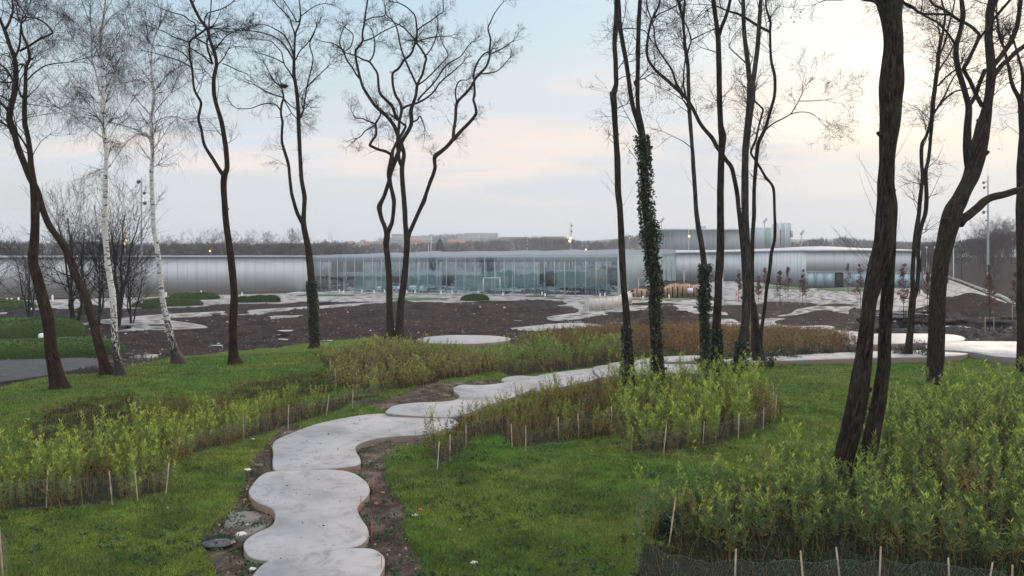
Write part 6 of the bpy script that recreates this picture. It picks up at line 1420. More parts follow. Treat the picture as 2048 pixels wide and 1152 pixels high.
# broad-leaved weeds and tufts on the lawns
def weeds(n, seed):
    rg = np.random.default_rng(seed); Yv = 1.0 / rg.uniform(1 / 40.0, 1 / 10.0, n); X = rg.uniform(-0.7, 0.7, n) * Yv; Z = H(X, Yv); px, py = proj(X, Yv, Z)
    ok = inside(LAWN, px, py); 
    for kx, (c, T) in EDGE.items(): ok &= ~inside(T[:, :2], X, Yv)
    beds = np.zeros(n, bool)
    for p in [BED_L, BED_C, BED_CL, BED_R, BED_F] + DIRT + BARE: beds |= inside(p, px, py)
    ok &= (fbm(X * 0.7 + 8, Yv * 0.7, 2) > 0.12) | beds
    X, Yv, Z = X[ok], Yv[ok], Z[ok]; m = len(X); k = 7
    idx = np.repeat(np.arange(m), k); a = rg.random(m * k) * 6.28
    B = np.stack([X[idx] + rg.normal(size=m * k) * 0.05, Yv[idx] + rg.normal(size=m * k) * 0.05, Z[idx] + 0.01], -1)
    mb = MB(); mb.leaves(B, unit(np.stack([np.cos(a), np.sin(a), rg.uniform(0.2, 1.2, m * k)], -1)), rg.uniform(0.05, 0.10, m * k), 0.035, np.array([0.035, 0.075, 0.028]) * rg.uniform(0.6, 1.7, (m * k, 1)), rg)
    tag(mb.build('weeds', M['grass']), 'broad-leaved weeds in the lawns and beds', kind='stuff')
weeds(4500, 8)
# fallen leaves, wood chips and bits of plaster
def litter():
    rg = np.random.default_rng(12); mb = MB()
    def scatter(n, sel, cols, size, flat=0.25, ymin=9, ymax=46):
        Yv = 1.0 / rg.uniform(1 / ymax, 1 / ymin, n); X = rg.uniform(-0.7, 0.7, n) * Yv; Z = H(X, Yv); px, py = proj(X, Yv, Z)
        ok = sel(px, py)
        for kx, (c, T) in EDGE.items(): ok &= ~inside(T[:, :2], X, Yv)
        X, Yv, Z = X[ok], Yv[ok], Z[ok]; m = len(X)
        d = unit(np.stack([rg.normal(size=m), rg.normal(size=m), rg.normal(size=m) * flat], -1)); sz = rg.uniform(size[0], size[1], m)
        cc = np.array(cols)[rg.integers(0, len(cols), m)] * rg.uniform(0.6, 1.3, (m, 1))
        mb.leaves(np.stack([X, Yv, Z + 0.015], -1), d, sz, sz * 0.7, cc, rg)
    lawn = lambda px, py: inside(LAWN, px, py)
    dirt = lambda px, py: np.any([inside(p, px, py) for p in DIRT + BARE], axis=0)
    scatter(2600, lawn, [(0.16, 0.10, 0.05), (0.24, 0.17, 0.08), (0.10, 0.05, 0.03)], (0.03, 0.07))
    scatter(260, lawn, [(0.6, 0.58, 0.55)], (0.02, 0.06))
    bare = lambda px, py: np.any([inside(p, px, py) for p in BARE], axis=0)
    scatter(60000, bare, [(0.10, 0.065, 0.045), (0.20, 0.14, 0.10), (0.05, 0.035, 0.03), (0.06, 0.09, 0.03)], (0.03, 0.09), 0.5)
    scatter(30000, dirt, [(0.05, 0.04, 0.03), (0.13, 0.095, 0.065), (0.22, 0.17, 0.12), (0.035, 0.03, 0.025), (0.30, 0.26, 0.2)], (0.02, 0.07), 0.6)
    # specks and twigs lying on the slabs themselves
    for kx, (c, T) in EDGE.items():
        x0, x1, y0, y1 = T[:, 0].min(), T[:, 0].max(), T[:, 1].min(), T[:, 1].max(); m = int((x1 - x0) * (y1 - y0) * 2.5)
        if T[:, 1].mean() > 36: continue
        x = rg.uniform(x0, x1, m); y = rg.uniform(y0, y1, m); ok = inside(T[:, :2], x, y); x, y = x[ok], y[ok]; m = len(x)
        z = c[0] + c[1] * x + c[2] * y + 0.006; d = unit(np.stack([rg.normal(size=m), rg.normal(size=m), 0 * x], -1)); sz = rg.uniform(0.02, 0.07, m)
        mb.leaves(np.stack([x, y, z], -1), d, sz, sz * rg.uniform(0.15, 0.7, m), np.array([0.10, 0.07, 0.05]) * rg.uniform(0.4, 1.6, (m, 1)), rg)
    tag(mb.build('leaf_litter', M['debris']), 'fallen leaves and chips on lawn and bare earth', kind='stuff')
    m2 = MB(); n = 34000; Yv = 1.0 / rg.uniform(1 / 110.0, 1 / 38.0, n); X = rg.uniform(-0.75, 0.75, n) * Yv; Z = H(X, Yv); px, py = proj(X, Yv, Z)
    ok = ~inside(LAWN, px, py) & (py > 603)
    for p in GRAVEL: ok &= ~inside(p, px, py)
    for p in allp.values(): ok &= ~inside(p, px, py)
    for kx, (c, T) in EDGE.items(): ok &= ~inside(T[:, :2], X, Yv)
    X, Yv = X[ok], Yv[ok]; Z = GZ(X, Yv) - 0.02; m = len(X); s_ = 0.03 + 0.10 * rg.random(m) ** 3 * np.clip(Yv / 40, 1, 2)
    tone = rg.random(m); c = np.where((tone < 0.015)[:, None], np.array([0.45, 0.42, 0.38]), np.where((tone < 0.2)[:, None], np.array([0.14, 0.11, 0.095]), np.array([0.05, 0.038, 0.035])))
    # clods: small irregular tetra-like lumps
    base = np.array([[1, 0, 0], [-0.5, 0.85, 0], [-0.5, -0.85, 0], [0, 0, 0.75]])
    V = base[None] * rg.uniform(0.6, 1.4, (m, 4, 3)) * s_[:, None, None] + np.stack([X, Yv, Z + 0.03], -1)[:, None]
    Fq = (np.arange(m) * 4)[:, None, None] + np.array([[0, 1, 3], [1, 2, 3], [2, 0, 3]])[None]
    m2.add(V.reshape(-1, 3), Fq.reshape(-1, 3), np.repeat(c, 4, axis=0))
    tag(m2.build('clods_and_stones', M['debris']), 'clods and stones on the bare soil', kind='stuff')
litter()

# ------------------------------------------------------------------ clipped grass mounds
def mound(pts, y_top, label, lean=0.5):
    """pts: foot outline in pixels (front edge left to right); y_top: height in pixels at the middle"""
    (xl, yl), (xr, yr) = pts
    a = hit(xl, yl); b = hit(xr, yr); cx, cy = (a[0] + b[0]) / 2, (a[1] + b[1]) / 2; L_ = math.hypot(b[0] - a[0], b[1] - a[1]) / 2
    ux, uy = (b[0] - a[0]) / (2 * L_), (b[1] - a[1]) / (2 * L_); vx, vy = -uy, ux
    if vy < 0: vx, vy = -vx, -vy
    ym = (yl + yr) / 2; D = cy; w = L_ * lean; hh = HC - (y_top - HY) / F * (D + w * 0.85) - float(H(cx, cy))
    nu, nv = 60, 20
    V = []; rg = np.random.default_rng(abs(int(xl)))
    for j in range(nv + 1):
        ph = j / nv * math.pi / 2
        for i in range(nu):
            th = i / nu * 2 * math.pi
            k = math.cos(ph) ** 0.5; e = 1 + 0.06 * math.sin(3 * th + xl) + 0.04 * math.sin(5 * th)
            x = cx + vx * w * 0.85 + (ux * L_ * math.cos(th) + vx * w * math.sin(th)) * k * e; y = cy + vy * w * 0.85 + (uy * L_ * math.cos(th) + vy * w * math.sin(th)) * k * e
            z = float(H(cx, cy)) - 0.1 + (hh + 0.1) * math.sin(ph) ** 0.7 * (1 + 0.08 * math.sin(th * 2 + xl))
            V.append((x, y, z))
    V = np.array(V); i = np.arange(nu); F_ = [np.stack([i, (i + 1) % nu, (i + 1) % nu + nu, i + nu], -1) + nu * j for j in range(nv)]
    o = mesh_obj('grass_mound', V, [np.concatenate(F_)], M['mound'], None, (cx, cy, float(H(cx, cy))), None, None, True)
    tag(o, label, kind='structure')
    # blades over it
    n = int(min(9000, 2500 + L_ * 700)); q = rg.integers(0, len(V) - nu, n); P_ = V[q] + (V[q + 1] - V[q]) * rg.random((n, 1)) * 1.0
    c0 = np.array([cx + vx * w * 0.85, cy + vy * w * 0.85, z - hh * 1.2]); d = unit(P_ - c0 + rg.normal(size=P_.shape) * 0.4 + np.array([0, 0, 0.4]))
    f = MB(); f.leaves(P_ - d * 0.02, d, rg.uniform(0.05, 0.12, n) * (1 + D / 120), 0.02 * (1 + D / 50), np.array([0.066, 0.118, 0.022]) * rg.uniform(0.3, 1.6, (n, 1)), rg)
    tag(f.build('mound_grass', M['grass']), 'fine grass growing on the mound', kind='stuff')
mt_ = NT('mound_grass'); _n = mt_.noise(mt_.pos(), 9, 4); M['mound'] = mt_.base(mt_.ramp(_n, [(0.3, (0.022, 0.044, 0.009)), (0.7, (0.064, 0.114, 0.020))]), 0.9, 0.2); 
mound([(-150, 724), (232, 712)], 679, 'long grass mound nearest the left edge', 0.30)
mound([(-60, 684), (166, 676)], 637, 'rounded grass mound behind the nearest one', 0.42)
mound([(-120, 622), (58, 620)], 602, 'low grass mound far left', 0.4)
mound([(268, 617), (412, 612)], 597, 'grass mound right of the birches', 0.3)
mound([(335, 602), (436, 600)], 587, 'grass mound farther back right of the birches', 0.35)
mound([(472, 607), (522, 606)], 594, 'small grass mound left of a pair', 0.4)
mound([(498, 605), (552, 606)], 592, 'small grass mound right of a pair', 0.4)
mound([(923, 603), (977, 603)], 590, 'single round grass mound before the glass hall', 0.45)
mound([(155, 630), (206, 628)], 612, 'small grass mound behind the bare thicket', 0.4)
# ------------------------------------------------------------------ netting fences with wooden stakes
def net_mat():
    t = NT('chicken_wire'); a = t.attr("tuv").outputs["Vector"]
    sx = t.n("ShaderNodeSeparateXYZ"); t.l(a, sx.inputs[0]); u = t.math('MULTIPLY', sx.outputs[0], 26.0); v = t.math('MULTIPLY', sx.outputs[2], 17.0)
    def line(w):
        return t.math('ABSOLUTE', t.math('SUBTRACT', t.math('FRACT', w), 0.5))
    wire = t.math('LESS_THAN', t.math('MINIMUM', line(t.math('ADD', u, v)), line(t.math('SUBTRACT', u, v))), 0.022)
    tr = t.n("ShaderNodeBsdfTransparent"); ms = t.n("ShaderNodeMixShader")
    t.base((0.26, 0.28, 0.28), 0.5, 0.4, 0.3)
    t.l(wire, ms.inputs[0]); t.l(tr.outputs[0], ms.inputs[1]); t.l(t.b.outputs[0], ms.inputs[2]); t.l(ms.outputs[0], t.o.inputs[0])
    return t.m
M['net'] = net_mat(); M['wire'] = simple('wire', (0.12, 0.13, 0.13), 0.6, 0.2)
def net_fence(line, stakes, h, label, seed):
    rg = np.random.default_rng(seed); sp = spline(line, 5, closed=False)
    G_ = np.array([hit(x, y) for x, y in sp]); c = G_.mean(0)
    root = thing('netting_fence', label, 'netting fence', (c[0], c[1], float(G_[:, 2].min())), 'chicken wire fences around the planting beds')
    n = len(G_); hh = h * (0.9 + 0.03 * np.sin(np.arange(n) * 0.9 + seed)); off = rg.normal(size=(n, 2)) * 0.015
    arc = np.concatenate([[0], np.cumsum(np.linalg.norm(np.diff(G_[:, :2], axis=0), axis=1))])
    rows = []; uv = []
    for k, f in enumerate((0, 0.35, 0.7, 1.0)):
        bulge = 0.05 * math.sin(f * 3)
        rows.append(np.column_stack([G_[:, 0] + off[:, 0] * f * 2 + bulge, G_[:, 1] + off[:, 1] * f * 2 - bulge, G_[:, 2] + hh * f]))
        uv.append(np.column_stack([arc, np.zeros(n), hh * f]))
    V = np.concatenate(rows); i = np.arange(n - 1); F_ = [np.stack([i, i + 1, i + 1 + n, i + n], -1) + n * k for k in range(3)]
    mb = MB(); mb.add(V, np.concatenate(F_), None, np.concatenate(uv)); mb.build('netting', M['net'], root)
    mw = MB(); mw.tube(rows[-1], np.full(n, 0.0025), 4, cap=False); mw.tube(rows[0] + [0, 0, 0.02], np.full(n, 0.004), 4, cap=False); mw.build('edge_wire', M['wire'], root, col=False)
    for (x, y) in stakes:
        b = hit(x, y); sx, sy = rg.normal(size=2) * 0.05; m = MB(); w = 0.015
        top = (b[0] + sx, b[1] + sy, b[2] + h * rg.uniform(1.0, 1.18))
        m.tube([(b[0], b[1], b[2] - 0.15), top], [w, w * 0.9], 4); m.build('stake', M['wood'], root, col=False)
net_fence([(-60, 1022), (40, 1020), (92, 1016), (160, 1014), (226, 1010), (280, 1004), (328, 996), (334, 970), (338, 945), (352, 924), (400, 908), (450, 893), (480, 884), (530, 868), (565, 855), (610, 844), (652, 834), (705, 817), (760, 802)],
          [(92, 1016), (226, 1010), (277, 1004), (330, 992), (488, 882), (576, 856), (651, 834), (705, 818)], 0.62, 'wire netting on pale stakes along the left willow bed', 1)
net_fence([(640, 706), (648, 730), (660, 752), (672, 772)], [(640, 706), (660, 752), (673, 774)], 0.6, 'short crumpled netting at the left end of the brown thicket', 2)
net_fence([(268, 822), (270, 845), (280, 860)], [(270, 845)], 0.55, 'small loose piece of netting on the bare slope above the left bed', 3)
net_fence([(858, 905), (868, 930), (880, 942), (898, 925), (925, 904), (945, 885), (980, 872), (1010, 868), (1022, 890), (1052, 903), (1090, 897), (1130, 884), (1160, 874), (1200, 862), (1226, 862)],
          [(874, 940), (900, 922), (932, 895), (1025, 896), (1052, 903), (1117, 880), (1158, 873), (1224, 860)], 0.58, 'wire netting on stakes round the rust-stemmed middle bed', 4)
net_fence([(1226, 862), (1240, 885), (1262, 903), (1300, 910), (1330, 906), (1365, 902), (1395, 896), (1440, 890), (1476, 878), (1510, 868), (1530, 856), (1548, 842), (1550, 825), (1540, 800)],
          [(1262, 905), (1326, 908), (1405, 893), (1476, 880), (1526, 860), (1549, 838), (1545, 812)], 0.62, 'wire netting on stakes round the willows below the ivy-clad trunks', 5)
net_fence([(1335, 1030), (1300, 1058), (1275, 1090), (1280, 1150), (1330, 1195), (1400, 1212), (1467, 1214), (1550, 1214), (1620, 1213), (1700, 1214), (1760, 1212), (1820, 1214), (1900, 1222), (1980, 1236), (2060, 1258), (2200, 1300)],
          [(1336, 1090), (1467, 1214), (1612, 1213), (1688, 1214), (1756, 1212), (1900, 1222), (1965, 1234), (2020, 1248)], 0.72, 'wire netting on stakes along the bottom edge of the foreground willow bed', 6)
net_fence([(-60, 1140), (-20, 1150), (8, 1160), (14, 1200)], [(8, 1165)], 0.85, 'corner of netting cut by the left edge at the bottom', 7)

# ------------------------------------------------------------------ light bollards, masts, lamps
M['lampwhite'] = M['white']
def bollard(px, py, hpx, label):
    b = ray_plane(px, py, (0.06, 0, 0)); D = b[1]; h = min(max(hpx / F * D, 0.5), 1.1)
    root = thing('light_bollard', label, 'bollard light', (b[0], b[1], 0.05), 'white light bollards on the plaza')
    mb = MB(); mb.tube([(b[0], b[1], 0.05), (b[0], b[1], 0.05 + h * 0.97)], [0.11, 0.11], 10); mb.build('post', M['white'], root)
    m2 = MB(); m2.tube([(b[0], b[1], 0.05 + h * 0.97), (b[0], b[1], 0.05 + h * 1.04)], [0.13, 0.10], 10); m2.build('cap', M['white'], root)
    m3 = MB(); m3.tube([(b[0], b[1], 0.03), (b[0], b[1], 0.085)], [0.17, 0.16], 10); m3.build('base', M['joint'], root)
bl = [(14, 605, 8, 'left of two small bollards behind the far left mound'), (23, 605, 6, 'lower of two small bollards behind the far left mound'), (37, 607, 12, 'bollard right of the far left mound'), (105, 604, 13, 'tall bollard on the plaza left of the bare thicket'), (249, 599, 11, 'bollard between the two birches in front of the aluminium wall'),
      (332, 596, 11, 'bollard just right of the leaning birch'), (402, 590, 8, 'bollard behind the top of the far double mound'), (484, 593, 7, 'bollard above the small paired mounds'), (679, 586, 6, 'left of two bollards at the left end of the glass'), (687, 588, 6, 'right of two bollards at the left end of the glass'),
      (724, 586, 6, 'bollard where the reflections begin left of the twin-trunked tree'), (748, 588, 6, 'bollard left of the twin-trunked tree, second from it'), (769, 586, 6, 'bollard touching the left side of the twin-trunked tree'), (814, 587, 6, 'bollard right beside the twin-trunked tree'), (830, 588, 6, 'second bollard right of the twin-trunked tree'), (864, 585, 5, 'bollard on the dark paving patch, third right of the twin-trunked tree'),
      (882, 589, 6, 'fourth bollard right of the twin-trunked tree'), (904, 589, 6, 'fifth bollard right of the twin-trunked tree'), (957, 590, 6, 'bollard behind the single round mound'), (1006, 592, 6, 'bollard right of the entrance frame'), (1084, 591, 6, 'left of a close pair of bollards on the turf patch'), (1090, 594, 6, 'right of a close pair of bollards on the turf patch'),
      (1200, 594, 5, 'bollard behind the ramp railing, left one'), (1210, 593, 5, 'bollard behind the ramp railing, right one'), (1338, 597, 7, 'bollard in front of the timber hoarding'), (1286, 600, 6, 'bollard left of the ivy-wrapped trunk')]
for px, py, h, lab in bl: bollard(px, py, h, 'white light ' + lab)

M['lit'] = None
def lit_mat():
    t = NT('lit_floodlight'); e = t.n("ShaderNodeEmission"); e.inputs[0].default_value = (1.0, 0.62, 0.22, 1); e.inputs[1].default_value = 4.5
    t.l(e.outputs[0], t.o.inputs[0]); return t.m
M['lit'] = lit_mat()
M['grey'] = simple('galvanised_pole', (0.36, 0.38, 0.41), 0.45, 0.4, var=0.08)
M['greylight'] = simple('painted_pole', (0.60, 0.61, 0.63), 0.5, var=0.05)
def mast(px, y_top, y_bot, D, wpx, label, heads=(), aerial=0, mat='grey', lit=()):
    x = (px - CX) / F * D; z0 = HC - (y_bot - HY) / F * D; z1 = HC - (y_top - HY) / F * D; r = wpx / 2 / F * D
    root = thing('light_mast', label, 'light mast', (x, D, z0))
    mb = MB(); mb.tube([(x, D, z0), (x, D, (z0 + z1) / 2), (x, D, z1)], [r, r * 0.85, r * 0.6], 10); mb.build('pole', M[mat], root)
    if aerial:
        m = MB(); m.tube([(x, D, z1), (x, D, z1 + aerial / F * D)], [r * 0.12, r * 0.06], 5); m.build('aerial', M[mat], root)
    for i, (dx, yy, s_) in enumerate(heads):
        z = HC - (yy - HY) / F * D; hx = x + dx / F * D; q = s_ / F * D
        hd = MB(); hd.tube([(hx, D, z), (hx - q * 0.25, D - q * 0.5, z - q * 0.35)], [q * 0.30, q * 0.42], 10); hd.tube([(x, D, z + q * 0.1), (hx, D, z)], [r * 0.3, r * 0.3], 5)
        o = hd.build('floodlight', M['joint'] if i not in lit else M['grey'], root)
        if i in lit:
            l = MB(); l.tube([(hx - q * 0.25, D - q * 0.5, z - q * 0.35), (hx - q * 0.27, D - q * 0.56, z - q * 0.38)], [q * 0.42, q * 0.40], 10); l.build('lens', M['lit'], o)
b_ = hit(1975, 610)
mast(1976, 352, 552, 118, 4.6, 'tall grey mast with round floodlights beside the broad dark tree', [(-9, 364, 6), (-8, 374, 6), (-9, 423, 7), (-4, 440, 4), (-9, 476, 7)], 26)
mast(283, 356, 606, 92, 4.6, 'grey pole with a dome on top seen between the two birches', [(-3, 362, 9), (8, 385, 7), (9, 405, 8)])
mast(250, 455, 520, 190, 1.6, 'distant mast carrying a string of lit orange lamps behind the left gallery', [(6, 461, 5), (7, 470, 5), (5, 478, 5), (2, 486, 5)], 0, 'greylight', lit=(0, 1, 2, 3))
mast(1142, 444, 512, 200, 2.2, 'distant mast with bright orange lamps standing beyond the hall roof', [(2, 450, 4), (2, 462, 4), (1, 474, 6), (-1, 480, 6)], 12, 'grey', lit=(2, 3))
mast(1173, 489, 512, 200, 1.4, 'short distant mast with one orange lamp right of the brighter one', [(0, 498, 5)], 6, 'grey', lit=(0,))
mast(1054, 480, 508, 200, 1.4, 'thin distant mast with unlit lamps beyond the middle of the roof', [(1, 484, 4), (0, 492, 4)], 8, 'greylight')
mast(857, 488, 514, 190, 1.6, 'left one of two short white poles on the roof line right of the twin-trunked tree', [(-2, 490, 4)], 0, 'greylight')
mast(862, 484, 514, 190, 1.8, 'right one of two short white poles on the roof line right of the twin-trunked tree', [(-2, 487, 4)], 0, 'greylight')
mast(1377, 455, 512, 210, 1.6, 'distant white pole with a small orange lamp left of the straight dark trunk', [(2, 471, 5)], 0, 'greylight', lit=(0,))
mast(422, 495, 520, 230, 1.0, 'small distant street light glowing orange before the left tree row', [(0, 500, 5)], 0, 'grey', lit=(0,))
mast(1445, 545, 616, 98, 4.2, 'plain pale post standing against the straight dark trunk', [], 0, 'greylight')
def street_lamp(px, yt, yb, D, label):
    x = (px - CX) / F * D; z0 = HC - (yb - HY) / F * D; z1 = HC - (yt - HY) / F * D
    root = thing('street_lamp', label, 'street lamp', (x, D, z0), 'lamps along the far road')
    mb = MB(); mb.tube([(x, D, z0), (x, D, z1)], [0.10, 0.07], 8); mb.build('pole', M['greylight'], root)
    m = MB(); m.tube([(x, D, z1), (x + 0.05, D, z1 + 0.22)], [0.12, 0.30], 10); m.tube([(x + 0.05, D, z1 + 0.22), (x + 0.05, D, z1 + 0.34)], [0.32, 0.2], 10); m.build('lamp_head', M['greylight'], root)
street_lamp(1853, 497, 538, 185, 'lamp post of the far road, just right of the entwined stems')
street_lamp(1870, 497, 545, 170, 'lamp post of the far road, close left of the broad dark trunk')
street_lamp(1907, 491, 560, 150, 'lamp post of the far road, right of the broad dark trunk')
def t_mast(px, yt, yb, label, span=16):
    b = ray_plane(px, yb, (0.05, 0, 0)); D = b[1]; x = b[0]; z1 = HC - (yt - HY) / F * D
    root = thing('t_shaped_lamp', label, 'lamp post', (x, D, 0.03), 'T-shaped lamps by the timber hoarding')
    mb = MB(); mb.tube([(x, D, 0.03), (x, D, z1)], [0.09, 0.08], 8); mb.build('pole', M['greylight'], root)
    m = MB(); s_ = span / F * D / 2; m.obox((x, D, z1 + 0.05), (s_, 0, s_ * 0.12), (0, 0.12, 0), (0, 0, 0.05)); m.build('lamp_bar', M['greylight'], root)
t_mast(1277, 557, 578, 'T-shaped lamp left of the ivy-wrapped trunk', 22)
t_mast(1368, 543, 566, 'T-shaped lamp seen above the timber hoarding, behind the thin ivy-clad trunk', 11)
t_mast(1397, 541, 562, 'farthest T-shaped lamp, right above the end of the hoarding', 10)

# ------------------------------------------------------------------ ramp railing, hoarding, road walls, small buildings
M['railing'] = simple('beige_railing', (0.50, 0.44, 0.38), 0.7, var=0.1)
def rail():
    pts = [(1170, 621), (1177, 622), (1200, 622), (1225, 620), (1250, 615), (1272, 607)]
    G_ = [ray_plane(x, y, (0.06, 0, 0)) for x, y in pts]; c = G_[2]
    root = thing('ramp_railing', 'pale railing and low wall of the ramp in front of the glass hall corner', 'railing', (c[0], c[1], 0.04))
    sp = spline([(p[0], p[1]) for p in G_], 6, closed=False); n = len(sp); T = np.gradient(sp, axis=0); T /= np.linalg.norm(T, axis=1, keepdims=True)
    m = MB(); m.tube(np.column_stack([sp, np.full(n, 1.55)]), np.full(n, 0.035), 6, cap=False); m.tube(np.column_stack([sp, np.full(n, 0.3)]), np.full(n, 0.025), 6, cap=False)
    m.build('handrail', M['railing'], root)
    for k in range(0, n, 3):
        m = MB(); m.tube([(sp[k, 0], sp[k, 1], 0.04), (sp[k, 0], sp[k, 1], 1.55)], [0.04, 0.04], 6); m.build('post', M['railing'], root)
    m = MB(); Q = np.column_stack([sp[:, 0], sp[:, 1], np.full(n, 1.45)])
    wall_strip(m, Q, z0=0.06, off=-0.5, thick=0.12); m.build('ramp_wall', simple('ramp_wall', (0.56, 0.51, 0.45), 0.8, var=0.1), root)
rail()
def hoarding():
    pts = [(1266, 594), (1290, 595), (1318, 595.5), (1345, 594.5), (1372, 593), (1400, 591), (1408, 588)]
    G_ = [ray_plane(x, y, (0.05, 0, 0)) for x, y in pts]; c = G_[3]
    root = thing('timber_hoarding', 'curved unfinished timber wall of upright boards right of the glass hall', 'timber wall', (c[0], c[1], 0.0))
    sp = spline([(p[0], p[1]) for p in G_], 8, closed=False); n = len(sp); rg = np.random.default_rng(2)
    t = NT('raw_timber'); o = t.noise(t.mp(t.pos(), (2.2, 2.2, 0.3)), 2.0, 3); M['timber'] = t.base(t.ramp(o, [(0.35, (0.22, 0.12, 0.07)), (0.5, (0.45, 0.28, 0.17)), (0.68, (0.56, 0.45, 0.34))]), 0.85, 0.2)
    m = MB(); px = CX + F * sp[:, 0] / sp[:, 1]; hh = np.interp(px, [1266, 1300, 1318, 1345, 1372, 1400, 1408], [1.25, 1.35, 1.5, 2.0, 1.9, 1.35, 1.2])
    for k in range(n - 1):
        a, b = sp[k], sp[k + 1]; d = b - a; L_ = np.linalg.norm(d); d = d / L_; nn = max(1, int(L_ / 0.3))
        for q in range(nn):
            p = a + (b - a) * (q + .5) / nn; w = L_ / nn / 2 * 0.97; h = hh[k] * rg.uniform(0.97, 1.04)
            m.obox((p[0], p[1], h / 2), (d[0] * w, d[1] * w, 0), (-d[1] * 0.03 + 0, d[0] * 0.03, 0), (0, 0, h / 2))
    m.build('boards', M['timber'], root)
    m = MB()
    for k in range(0, n, 3): m.box(sp[k, 0] - 0.06, sp[k, 0] + 0.06, sp[k, 1] - 0.2, sp[k, 1] - 0.08, 0.0, hh[k] * 0.8)
    m.build('props', M['bark_red'], root)
    p = ray_plane(1380, 594, (0.05, 0, 0)); m = MB(); m.box(p[0] - 0.4, p[0] + 0.4, p[1] - 0.35, p[1] - 0.1, 0.6, 1.35)
    tag(m.build('equipment_box', M['white'], None, (p[0], p[1], 0.6)), 'white box fixed to the timber wall near its right end', 'box')
hoarding()
def retaining(pts, h, name, label, mat, cat='wall', zb=0.0, thick=0.3):
    G_ = np.array([hit(x, y) for x, y in pts]); sp = spline(G_[:, :2], 6, closed=False); z = H(sp[:, 0], sp[:, 1])
    m = MB(); Q = np.column_stack([sp, z + h]); wall_strip(m, Q, z0=z - 0.5, thick=thick)
    return tag(m.build(name, M[mat], None, (sp[0, 0], sp[0, 1], float(z[0]))), label, cat)
retaining([(1846, 541), (1900, 557), (1955, 578), (2010, 600), (2060, 620), (2150, 655)], 0.35, 'kerb_wall', 'long low pale kerb wall running diagonally along the far road at the right', 'plaza')
# puddle, manhole slabs and marker sticks beside the walk
def flat_shape(name, pts, z, mat, label, kind=None, cat=None, thick=0.03):
    sp = spline(pts, 5) if name == 'puddle' else np.array(pts, float); G_ = np.array([hit(x, y, z) for x, y in sp]); zc = G_[:, 2].mean()
    G_ = np.array([ray_plane(x, y, (zc, 0, 0)) for x, y in sp]); N = len(G_)
    tri = tessellate_polygon([[Vector(p) for p in G_]]); V = np.concatenate([G_, G_ - [0, 0, thick]]); i = np.arange(N); j = (i + 1) % N
    o = mesh_obj(name, V, [np.array(tri), np.stack([i, j, j + N, i + N], -1)], mat, None, tuple(G_.mean(0)))
    bm = bmesh.new(); bm.from_mesh(o.data); bmesh.ops.recalc_face_normals(bm, faces=bm.faces); bm.to_mesh(o.data); bm.free()
    return tag(o, label, cat, None, kind)
tw = NT('puddle_water'); M['water'] = tw.base((0.02, 0.022, 0.024), 0.03, 0.6)
def pools():
    m = MB(); rg = np.random.default_rng(77)
    def pool(px, py, r):
        b = hit(px, py); n = 18; th = np.arange(n) * 2 * np.pi / n; k = 1 + 0.25 * np.sin(2 * th + rg.random() * 6) + 0.2 * np.sin(3 * th + rg.random() * 6)
        m.add(np.stack([b[0] + r * 1.5 * np.cos(th) * k, b[1] + r * np.sin(th) * k, np.full(n, float(GZ(np.array([b[0]]), np.array([b[1]]))[0]) + 0.05)], -1), [list(range(n))])
    for i in range(34): pool(rg.uniform(1860, 2060), rg.uniform(636, 672), rg.uniform(0.4, 1.2))
    for i in range(20): pool(rg.uniform(1750, 1870), rg.uniform(616, 655), rg.uniform(0.4, 1.1))
    for i in range(4): pool(rg.uniform(560, 680), rg.uniform(666, 680), rg.uniform(0.3, 0.9))
    for i in range(2): pool(rg.uniform(430, 500), rg.uniform(684, 694), rg.uniform(0.3, 0.7))
    for i in range(5): pool(rg.uniform(700, 1180), rg.uniform(636, 662), rg.uniform(0.2, 0.8))
    for i in range(5): pool(rg.uniform(1230, 1420), rg.uniform(628, 655), rg.uniform(0.3, 0.9))
    pool(285, 716, 0.8)
    tag(m.build('puddles', M['water']), 'rain water standing in the ruts of the bare soil', kind='stuff')
pools()
flat_shape('puddle', [(402, 1084), (408, 1075), (430, 1070), (458, 1069), (468, 1076), (462, 1087), (440, 1092), (412, 1092)], 0.035, M['water'], 'small puddle of standing water left of the path', 'structure')
old = concrete('weathered_concrete', (0.17, 0.155, 0.14))
flat_shape('stone_slab', [(448, 1052), (456, 1028), (490, 1022), (516, 1024), (524, 1032), (495, 1053)], 0.02, old, 'grey weathered slab let into the earth left of the path, next to the puddle', None, 'stone slab', 0.1)
flat_shape('stone_slab', [(466, 1070), (497, 1056), (530, 1040), (532, 1054), (505, 1068), (480, 1077)], 0.015, old, 'broken lower slab between the puddle and the pale path', None, 'stone slab', 0.1)
M['red'] = simple('orange_paint', (0.50, 0.085, 0.045), 0.5); M['plaster'] = simple('plaster_chunk', (0.50, 0.47, 0.43), 0.9)
for px, py, h, lab in ((741, 975, 12, 'thin orange marker stick at the right rim of the waisted slab, upper one'), (738, 1065, 14, 'thin orange marker stick at the right rim of the waisted slab, lower one'), (716, 1012, 10, 'thin orange marker stick in the right-hand waist of the slab'), (825, 872, 8, 'thin orange marker stick before the long curved slab edge'), (757, 1140, 12, 'thin orange marker stick beside the nearest slab')):
    b = hit(px + 5, py + 10); m = MB(); m.tube([(b[0], b[1], b[2] - 0.05), (b[0] + 0.01, b[1], b[2] + 0.30)], [0.008, 0.007], 5)
    tag(m.build('marker_stick', M['red'], None, (b[0], b[1], b[2]), col=False), lab, 'marker', 'orange marker sticks beside the slabs')
